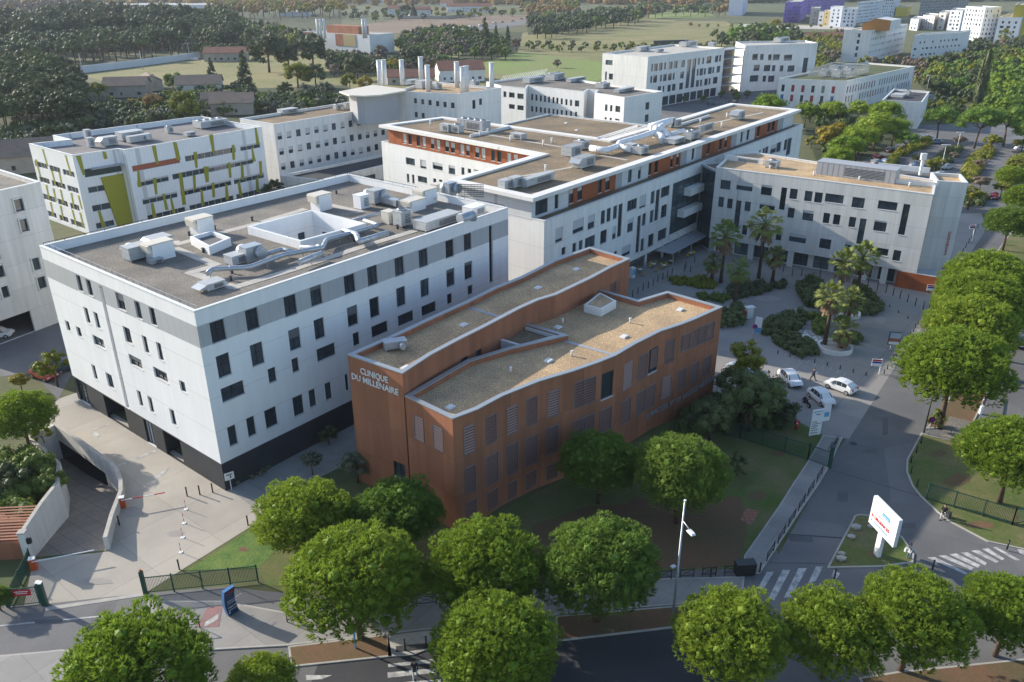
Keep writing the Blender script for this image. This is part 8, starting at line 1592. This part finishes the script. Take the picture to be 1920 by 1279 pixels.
def flag(px, py, tx, ty, side_, label, w_=1.2, h_=1.0, rz=-12):
    b = at(px, py); h = hgt((px, py), (tx, ty)); o = thing('direction_sign', label, 'sign', (b.x, b.y, 0), rad(rz)); mb = MB(); mb.beam((0, 0, 0), (0, 0, h), .14, .14); mb.build('post', M['sign_w'], o, world=False); mb = MB(); mb.box((side_ * w_ / 2, -.09, h - h_ - .05), (w_, .07, h_)); pn = mb.build('panel', M['sign_w'], o, world=False)
    mb = MB(); mb.box((side_ * w_ / 2, -.13, h - .32), (w_ * .96, .01, .24)); mb.box((side_ * w_ / 2, -.13, h - .62), (w_ * .96, .01, .22), 0, 1); mb.build('colour_band', [M['red'], M['blue']], pn, world=False)
flag(*ZA(90, 1085), *ZA(150, 780), -1, 'white flag sign nearest the kerb bollards, below the poster'); flag(*Z6(1395, 380), *Z6(1408, 308), -1, 'white flag sign at the corner of the rust red porch'); flag(1822, 452, 1831, 422, -1, 'small flag sign past the URGENCES wall', 1.0, .8)
# sign at the corner of the dark ribbed wall
X2 = crop(360, 830, 11.625); b = at(*X2(865, 1035)); h = hgt(X2(865, 1035), X2(830, 790)); o = thing('small_sign', 'small white board on a post at the dark ribbed corner', 'sign', (b.x, b.y, 0), rad(36)); mb = MB(); mb.beam((0, 0, 0), (0, 0, h + .1), .07, .07); mb.build('post', M['sign_w'], o, world=False); mb = MB(); mb.box((0, -.05, h - .05), (.95, .04, .85)); mb.build('panel', M['sign_w'], o, world=False); mb = MB(); mb.box((.1, -.08, h + .12), (.12, .01, .3)); mb.box((0, -.08, h + .5), (.6, .01, .1)); mb.build('symbol', M['black'], o, world=False)
def round_sign(px, py, tx, ty, label, r_=.38, nrm=(-.1, -1, .0), z=0, name='traffic_sign'):
    b = at(px, py, z); h = hgt((px, py), (tx, ty)); o = thing(name, label, 'sign', (b.x, b.y, 0)); mb = MB(); mb.tube([(0, 0, z), (0, 0, h + r_)], .04, 6); mb.build('post', M['capgrey'], o, world=False)
    mb = MB(); disc(mb, (0, -.04, h), nrm, r_, 0); disc(mb, (0, -.04, h), nrm, r_ * .78, 1, th=.04); mb.build('disc', [M['red'], M['blue']], o, world=False)
    mb = MB(); mb.beam((-r_ * .5, -.10, h - r_ * .5), (r_ * .5, -.10, h + r_ * .5), .02, .07); mb.beam((-r_ * .5, -.10, h + r_ * .5), (r_ * .5, -.10, h - r_ * .5), .02, .07); mb.build('cross', M['red'], o, world=False)
round_sign(*ZR(398, 310), *ZR(437, 182), 'round blue no stopping sign in front of the oleander', .4, z=.1); round_sign(*C8(705, 410), *C8(717, 277), 'round blue no stopping sign beside the forecourt hedge', .36)
b = at(*C8(745, 350)); h = 2.6; o = thing('information_board', 'narrow white and blue board behind the round sign by the hedge', 'sign', (b.x, b.y, 0), rad(-30)); mb = MB(); mb.box((0, 0, 0), (1.0, .1, h)); mb.build('panel', M['sign_w'], o, world=False); mb = MB(); mb.box((0, -.06, .1), (.98, .02, .9)); mb.build('blue_plate', M['sky_blue'], o, world=False)
# hydrant
b = at(*crop(1360, 760, 6.73)(890, 300)); o = thing('fire_hydrant', 'red fire hydrant on the grass beside the parking', 'hydrant', (b.x, b.y, 0)); mb = MB(); mb.tube([(0, 0, 0), (0, 0, .75)], .17, 12); mb.box((0, 0, .7), (.5, .4, .4), .3); mb.build('body', M['red'], o, world=False); mb = MB(); disc(mb, (-.05, -.22, .9), (0, -1, 0), .1); mb.build('cap', M['sign_w'], o, world=False)
# ================================================================== lamp posts
X8 = crop(1230, 900, 4.567); b = at(*X8(143, 1175), .09); h = hgt(X8(143, 1175), X8(255, 185)); o = thing('street_lamp', 'tall grey lamp post with one lamp head, standing on the brown verge', 'street lamp', (b.x, b.y, .09)); mb = MB(); mb.tube([(0, 0, 0), (0, 0, h * .38), (0, 0, h * .38 + .01), (0, 0, h)], [.11, .1, .085, .06], 10); mb.build('pole', M['galv'], o, world=False)
hl = hgt(X8(143, 1175), X8(232, 350)); mb = MB(); mb.tube([(0, 0, hl), (.35, -.7, hl - .25)], .04, 6); mb.build('arm', M['cap'], o, world=False); mb = MB(); mb.box((.45, -1.0, hl - .4), (.4, .75, .14), rad(22), 0, .8); mb.build('lamp_head', M['cap'], o, world=False); mb = MB(); mb.box((-.35, .15, h * .44), (.4, .3, .1), .5); mb.build('lower_lamp', M['cap'], o, world=False); mb = MB(); mb.tube([(0, 0, h), (0, 0, h + .12)], .1, 8); mb.build('finial', M['sign_w'], o, world=False)
b = at(*ZR(400, 300), .1); h = hgt(ZR(400, 300), ZR(500, -12)); o = thing('street_lamp', 'black lamp post rising from the oleander at the big road pine', 'street lamp', (b.x - .3, b.y + .4, .1)); mb = MB(); mb.tube([(0, 0, 0), (0, 0, h)], [.09, .06], 8); mb.build('pole', M['black'], o, world=False); mb = MB(); mb.box((-.5, 0, h - .1), (1.1, .35, .12)); mb.build('lamp_head', M['black'], o, world=False)
for x, y, tx, ty, lab in ((1761, 333, 1774, 272, 'slim pale lamp post in front of the end slab'), (1793, 285, 1796, 248, 'pale double lamp post in the east car park'), (1738, 168, 1744, 142, 'pale lamp post right of the coloured shutters'), (1285, 96, 1286, 74, 'thin pole in the middle of the meadow')):
    b = at(x, y); h = hgt((x, y), (tx, ty)); o = thing('street_lamp', lab, 'street lamp', (b.x, b.y, 0)); mb = MB(); mb.tube([(0, 0, 0), (0, 0, h)], [.11, .06], 8); mb.build('pole', M['cap'], o, world=False); mb = MB(); mb.box((0, 0, h), (2.2, .35, .12)); mb.build('lamp_head', M['cap'], o, world=False)
# ================================================================== fences, gates, barriers
def fence(pts, h, label, mat='fence', step=2.5, bar=.12, z=0, name='fence', gate=False, posts=True, low=.12):
    P = [V2(at(*p, z)) for p in pts]; o = thing(name, label, 'gate' if gate else 'fence', (P[0].x, P[0].y, z))
    for a, b in zip(P, P[1:]):
        L = (b - a).length; k = max(1, round(L / step)); mb = MB()
        for i in range(int(L / bar)): p = a.lerp(b, (i + .5) * bar / L); mb.beam((p.x, p.y, z + low), (p.x, p.y, z + h - .03), .028, .028)
        for zz_ in (z + low, z + h - .12): mb.beam((a.x, a.y, zz_), (b.x, b.y, zz_), .06, .06)
        mb.build('railing_panel', M[mat], o)
        for i in range(k + 1): p = a.lerp(b, i / k); mb = MB(); mb.beam((p.x, p.y, z), (p.x, p.y, z + h + .05), .09, .09); mb.build('post', M[mat], o)
    return o
fence([ZB(815, 790), ZB(1445, 722)], 1.9, 'dark green sliding gate railing left of the first pine', low=.25); b = at(*ZB(815, 785)); o = thing('gate_post', 'thick green gate post with an orange beacon', 'post', (b.x, b.y, 0), .1); mb = MB(); mb.box((0, 0, 0), (.3, .3, 2.4)); mb.build('post', M['fence'], o, world=False); mb = MB(); mb.tube([(0, 0, 2.4), (0, 0, 2.6)], .09, 8); mb.build('beacon', M['orange'], o, world=False)
fence([ZB(40, 860), ZB(225, 840)], 1.9, 'short green gate with a red plate at the bottom left'); a, b = at(*ZB(95, 855)), at(*ZB(160, 850)); o = thing('warning_plate', 'red plate fixed on the short green gate', 'sign', (a.x, a.y, 1.1), math.atan2(b.y - a.y, b.x - a.x)); mb = MB(); mb.box((.7, -.06, 0), (1.5, .03, .62)); mb.build('panel', M['red'], o, world=False); mb = MB(); mb.box((.7, -.08, .4), (1.1, .01, .07)); mb.box((.7, -.08, .22), (.9, .01, .06)); mb.build('lettering', M['sign_w'], o, world=False)
for i, q in enumerate(((245, 845), (262, 848))): b = at(*ZB(*q)); o = thing('gate_post', ['green gate post with a slanted cap, left of the pair', 'green gate post, right of the pair at the short gate'][i], 'post', (b.x, b.y, 0), .1); mb = MB(); mb.box((0, 0, 0), (.2, .35, 2.35)); mb.build('post', M['fence'], o, world=False); mb = MB(); mb.box((0, 0, 2.35), (.26, .42, .06)); mb.build('cap', M['cap'], o, world=False)
fence([ZB(55, 870), ZB(178, 615)], 1.6, 'green mesh fence running up beside the orange barrier cabinet', bar=.1)
K6_ = crop(1360, 760, 6.73); fence([K6_(0, 385), K6_(180, 420), K6_(1040, 690), K6_(1300, 790)], 2.0, 'long dark green fence across the shaded lawn', bar=.11); b = at(*K6_(1310, 790)); o = thing('gate_post', 'thick green post ending the lawn fence at the road', 'post', (b.x, b.y, 0), .3); mb = MB(); mb.box((0, 0, 0), (.3, .3, 2.5)); mb.build('post', M['fence'], o, world=False); mb = MB(); mb.box((0, 0, 2.5), (.36, .36, .07)); mb.build('cap', M['black'], o, world=False)
fence([ZD(1360, 255), ZD(1840, 400), ZD(1925, 385)], 1.9, 'green sliding gate across the right verge', z=.1, bar=.13)
def low_fence(px0, px1, n, label, z=.12, h=1.0):
    A, B = V2(at(*px0, z)), V2(at(*px1, z)); d = (B - A); L = d.length
    for i in range(n):
        a = A + d * (i / n + .12 / n); b = A + d * ((i + 1) / n - .28 / n); o = thing('barrier_rail', label, 'barrier', (a.x, a.y, z), 0, label); mb = MB()
        for p in (a, b): mb.beam((p.x, p.y, z), (p.x, p.y, z + h), .07, .07)
        for zz_ in (.25, h - .08): mb.beam((a.x, a.y, z + zz_), (b.x, b.y, z + zz_), .05, .05)
        mb.beam((a.x, a.y, z + .25), (b.x, b.y, z + h - .08), .03, .03); mb.beam((a.x, a.y, z + h - .08), (b.x, b.y, z + .25), .03, .03); mb.build('rail', M['black'], o)
low_fence(ZD(462, 615), ZD(790, 95), 6, 'black crossed barrier along the access road pavement'); low_fence((1228, 1088), (1394, 1075), 4, 'black crossed barrier behind the grey lamp post', .1); low_fence((775, 1137), (1010, 1115), 4, 'black crossed barrier under the pines', .1); low_fence(ZB(1590, 940), ZB(1720, 960), 1, 'black crossed barrier beside the curved blue totem', .1)
for i, (x, y) in enumerate(((1288, 1092), (1332, 1087), (1424, 1062))): pass
# bollards
BM = MB(); BM.tube([(0, 0, 0), (0, 0, 1.02)], .07, 10); BM.tube([(0, 0, 1.02), (0, 0, 1.1)], .085, 10)
def bollards(lst, label, group, z=0, s=1.0, src=[None]):
    for x, y in lst:
        p = at(x, y, z)
        if src[0] is None: o = BM.build('bollard', M['black']); src[0] = o
        else: o = src[0].copy(); col.objects.link(o)
        o.location = (p.x, p.y, z); o.scale = (1, 1, s); tag(o, label, 'bollard', group)
bollards([ZB(1047, 240), ZB(1118, 232), ZB(1190, 220)], 'dark bollard of the three before the dark ribbed wall', 'three bollards before the ribbed wall'); bollards([ZB(1387, 403)], 'lone bollard where the yard meets the first pine', None); bollards([ZB(1003, 650)], 'lone bollard at the foot of the grass bank', None); bollards([ZB(668, 402)], 'dark bollard against the curved ramp wall', None)
bollards([Z6(x, y) for x, y in ((560, 240), (610, 262), (662, 262), (765, 265), (1030, 328), (1084, 340), (1133, 353), (1172, 370), (1210, 388), (1252, 408), (1296, 428), (1340, 447), (1375, 440))], 'slim bollard of the line before the emergency wing', 'bollards before the emergency wing', 0, 1.25)
bollards([C7(x, y) for x, y in ((150, 680), (208, 650), (265, 610), (322, 585), (375, 560), (425, 520), (480, 490), (530, 460), (580, 440), (715, 400), (730, 370), (780, 410), (825, 310))], 'bollard along the shaded terrace edge', 'bollards along the terrace', 0, 1.1)
small = [Z6(x, y) for x, y in ((530, 695), (598, 712), (662, 728), (735, 745), (805, 762), (877, 780), (950, 800), (1022, 815))] + [ZA(x, y) for x, y in ((860, 90), (810, 150), (770, 235), (710, 310), (655, 390), (600, 465), (535, 540), (490, 625), (435, 720), (370, 800), (250, 985), (185, 1080))] + [Z6(x, y) for x, y in ((1105, 405), (1153, 435), (1203, 466), (1255, 497))]
bollards(small[:8], 'knee high stud bollard between parking and forecourt', 'stud bollards along the parking', 0, .5); bollards(small[8:20], 'knee high stud bollard along the access road kerb', 'stud bollards along the kerb', 0, .6); bollards(small[20:], 'stud bollard in the diagonal row by the twin palms hedge', 'stud bollards by the hedge', 0, .4)
bollards([(1760 + i * 5.6, 548 - i * 9.2) for i in range(14)], 'bollard in the tight row under the URGENCES wall', 'bollards under the lettered wall', 0, .9); bollards([ZR(x, y) for x, y in ((345, 365), (310, 435), (270, 510), (270, 590), (315, 690))], 'short bollard inside the curved verge kerb', 'bollards inside the verge kerb', .1, .8); bollards([ZR(990, 1160), ZD(848, 700), ZD(430, 665), ZD(1395, 650), ZD(155, 690)], 'black bollard beside a zebra crossing', 'bollards beside the crossings', .1, .95); bollards([ZC(357, 1100), ZC(475, 1085)], 'grey topped bollard on the bottom crossing pad', 'bollards on the crossing pad', .09)
# white and red chain posts
src = None
for x, y in ((1040, 315), (1030, 392), (1022, 472), (1012, 555)):
    p = at(*ZB(x, y)); o = thing('chain_post', 'thin red and white post in the yard', 'post', (p.x, p.y, 0), 0, 'red and white posts of the yard'); mb = MB()
    for k in range(4): mb.tube([(0, 0, k * .28), (0, 0, k * .28 + .28)], .03, 6, k % 2)
    mb.build('post', [M['sign_w'], M['red']], o, world=False); mb = MB(); mb.box((0, 0, 0), (.34, .34, .06)); mb.build('foot', M['sign_w'], o, world=False)
# car park barriers
def barrier(px, py, ex, ey, label, al, z=0):
    b = at(px, py, z); t = at(ex, ey, 1.0); o = thing('parking_barrier', label, 'barrier', (b.x, b.y, z), math.atan2(t.y - b.y, t.x - b.x)); mb = MB(); mb.box((0, 0, 0), (.5, .45, 1.15)); mb.build('cabinet', M['orange'], o, world=False); mb = MB(); mb.box((0, 0, 1.15), (.54, .49, .1)); mb.build('lid', M['cap'], o, world=False)
    L = (V2(t) - V2(b)).length; mb = MB()
    for k in range(int(L)): mb.beam((k * 1.0, -.28, 1.0), (k * 1.0 + 1, -.28, 1.0), .05, .09, (k % 2) if al else 0)
    mb.build('arm', [M['sign_w'], M['red']], o, world=False)
barrier(*ZB(195, 648), *ZB(548, 527), 'orange barrier cabinet at the ramp foot with a white arm', 0); barrier(*ZB(690, 302), *ZB(955, 205), 'orange barrier cabinet beside the curved wall with a red white arm', 1)
b = at(*ZD(410, 690), .1); o = thing('litter_bin', 'black rectangular bin at the corner of the access pavement', 'bin', (b.x - .9, b.y + .5, .1), .1); mb = MB(); mb.box((0, 0, 0), (1.7, .8, 1.15), 0, 0, 1.03); mb.build('bin', M['black'], o, world=False); mb = MB(); mb.box((0, 0, 1.15), (1.75, .85, .07)); mb.build('lid', M['unitd'], o, world=False)
b = at(*ZR(790, 145)); c = at(*ZR(820, 10)); o = thing('height_barrier', 'red and white lifting barrier by the right hand pines', 'barrier', (b.x, b.y, 0)); mb = MB(); d = (c - b)
for k in range(6): mb.beam(b + d * k / 6 + Vector((0, 0, 1)), b + d * (k + 1) / 6 + Vector((0, 0, 1)), .08, .12, k % 2)
mb.build('arm', [M['sign_w'], M['red']], o); mb = MB(); mb.beam(b, b + Vector((0, 0, 1.1)), .3, .3); mb.build('post', M['sign_w'], o)
# black cycle stand
a, b = at(*ZB(1045, 985), .1), at(*ZB(1118, 975), .1); o = thing('cycle_stand', 'black rectangular cycle stand beside the painted patch', 'cycle stand', (a.x, a.y, .1)); mb = MB(); U3 = Vector((0, 0, .95)); mb.beam(a, a + U3, .06, .06); mb.beam(b, b + U3, .06, .06); mb.beam(a + U3, b + U3, .06, .06); mb.beam(a + U3 * .45, b + U3 * .45, .05, .05); mb.build('frame', M['black'], o)
# boulders on the island
for i, (x, y, r_) in enumerate(((965, 418, .42), (1050, 412, .32), (940, 472, .34), (885, 565, .3), (885, 595, .42))):
    p = at(*ZD(x, y), .1); r = random.Random(i); mb = MB(); V_, F_ = ico()
    for v in V_: k = r_ * r.uniform(.8, 1.1); mb.v.append((v.x * k * 1.3, v.y * k, v.z * k * .75))
    mb.f += [tuple(f) for f in F_]; mb.m += [0] * len(F_); mb.sm += [False] * len(F_); o = mb.build('boulder', M['kerb']); o.location = (p.x, p.y, .1 + r_ * .4); tag(o, ['white boulder behind the sign mast, left', 'white boulder nearest the sign mast', 'white boulder at the island kerb', 'small boulder at the wide end of the island', 'larger boulder at the wide end of the island'][i], 'boulder')
# rusty slatted enclosure, garden pillar, blue leaning post
a, b = V2((-47.6, 57.6)), V2((-43.9, 58.1)); o = thing('slatted_enclosure', 'rusty red slatted enclosure beside the ramp pillar', 'enclosure', (a.x, a.y, 0)); e = Vector((1, .08)).normalized(); v = Vector((-e.y, e.x)); A = b - e * 7.5
mb = MB(); prism(mb, [A, b, b + v * 4.5, A + v * 4.5], 0, 1.8); mb.build('wall', M['terracotta'], o); mb = MB()
for k in range(12): p = A + v * (.3 + k * .36); q_ = b + v * (.3 + k * .36) - e * .2; mb.beam((p.x, p.y, 2.0 + k * .06), (q_.x, q_.y, 2.0 + k * .06), .2, .05)
mb.build('slatted_lid', plain('rusty_slats', (.27, .11, .06), .75), o)
b = V2(at(57, 1050)); o = thing('gate_pillar', 'grey ramp pillar with a pale cap and a black lamp', 'pillar', (b.x, b.y, 0), .1); mb = MB(); mb.box((0, 0, 0), (.6, .55, 3.05)); mb.build('shaft', M['conc_wall'], o, world=False); mb = MB(); mb.box((0, 0, 3.05), (.7, .65, .12)); mb.build('cap', M['kerb'], o, world=False); mb = MB(); mb.box((.5, -.2, 2.0), (.35, .3, .5)); mb.build('lamp', M['black'], o, world=False)
a = at(*ZC(80, 1088), .09); o = thing('sign_post', 'thin blue post on the brown verge beside a pine trunk', 'post', (a.x, a.y, .09)); mb = MB(); mb.beam((0, 0, 0), (0, 0, 1.9), .12, .12); mb.build('post', M['sky_blue'], o, world=False); mb = MB(); mb.box((0, 0, 1.5), (.16, .3, .4)); mb.build('panel', M['sky_blue'], o, world=False)
# fences of the far fields and the road screen
wall_line('hoarding', 'dark hoarding beyond the tall white blocks', [(1225, 86), (1290, 84)], 3.5, .3, M['unitd']); wall_line('rubble_wall', 'low grey wall in the field behind the villa', [(828, 100), (862, 93)], 3, .6, M['stone']); wall_line('garden_wall', 'pale garden wall along the ploughed field', [(745, 36), (830, 36), (890, 31)], 3.5, .8, M['stone'])
o = thing('solar_rack', 'row of slanted rods along the research roof edge', 'rack', at(935, 160, zH)); mb = MB(); A, B = at(938, 152, zH), at(1020, 138.5, zH)
for i in range(22): p = A.lerp(B, i / 21); mb.beam(p, p + Vector((1.2, .6, 1.6)), .12, .12)
mb.build('rod_row', M['cap'], o)
# white low wall and cars by the railway behind the fields are covered by the belts
# ================================================================== the air
mb = MB(); mb.box((0, 1550, -6), (5400, 3800, 78)); hz = bpy.data.objects.new('haze', None)
me = bpy.data.meshes.new('haze'); me.from_pydata(mb.v, [], mb.f); hz = bpy.data.objects.new('haze', me); col.objects.link(hz)
m = bpy.data.materials.new('haze_air'); m.use_nodes = True; nt = m.node_tree; nt.nodes.clear(); out = nt.nodes.new('ShaderNodeOutputMaterial'); pv = nt.nodes.new('ShaderNodeVolumePrincipled')
pv.inputs['Color'].default_value = (.80, .88, 1, 1); pv.inputs['Density'].default_value = HAZE; pv.inputs['Anisotropy'].default_value = .2; nt.links.new(pv.outputs[0], out.inputs['Volume']); me.materials.append(m); tag(hz, kind='stuff')
bm = bmesh.new(); bm.from_mesh(me); bmesh.ops.remove_doubles(bm, verts=bm.verts, dist=.001); bmesh.ops.recalc_face_normals(bm, faces=bm.faces); bm.to_mesh(me); bm.free()
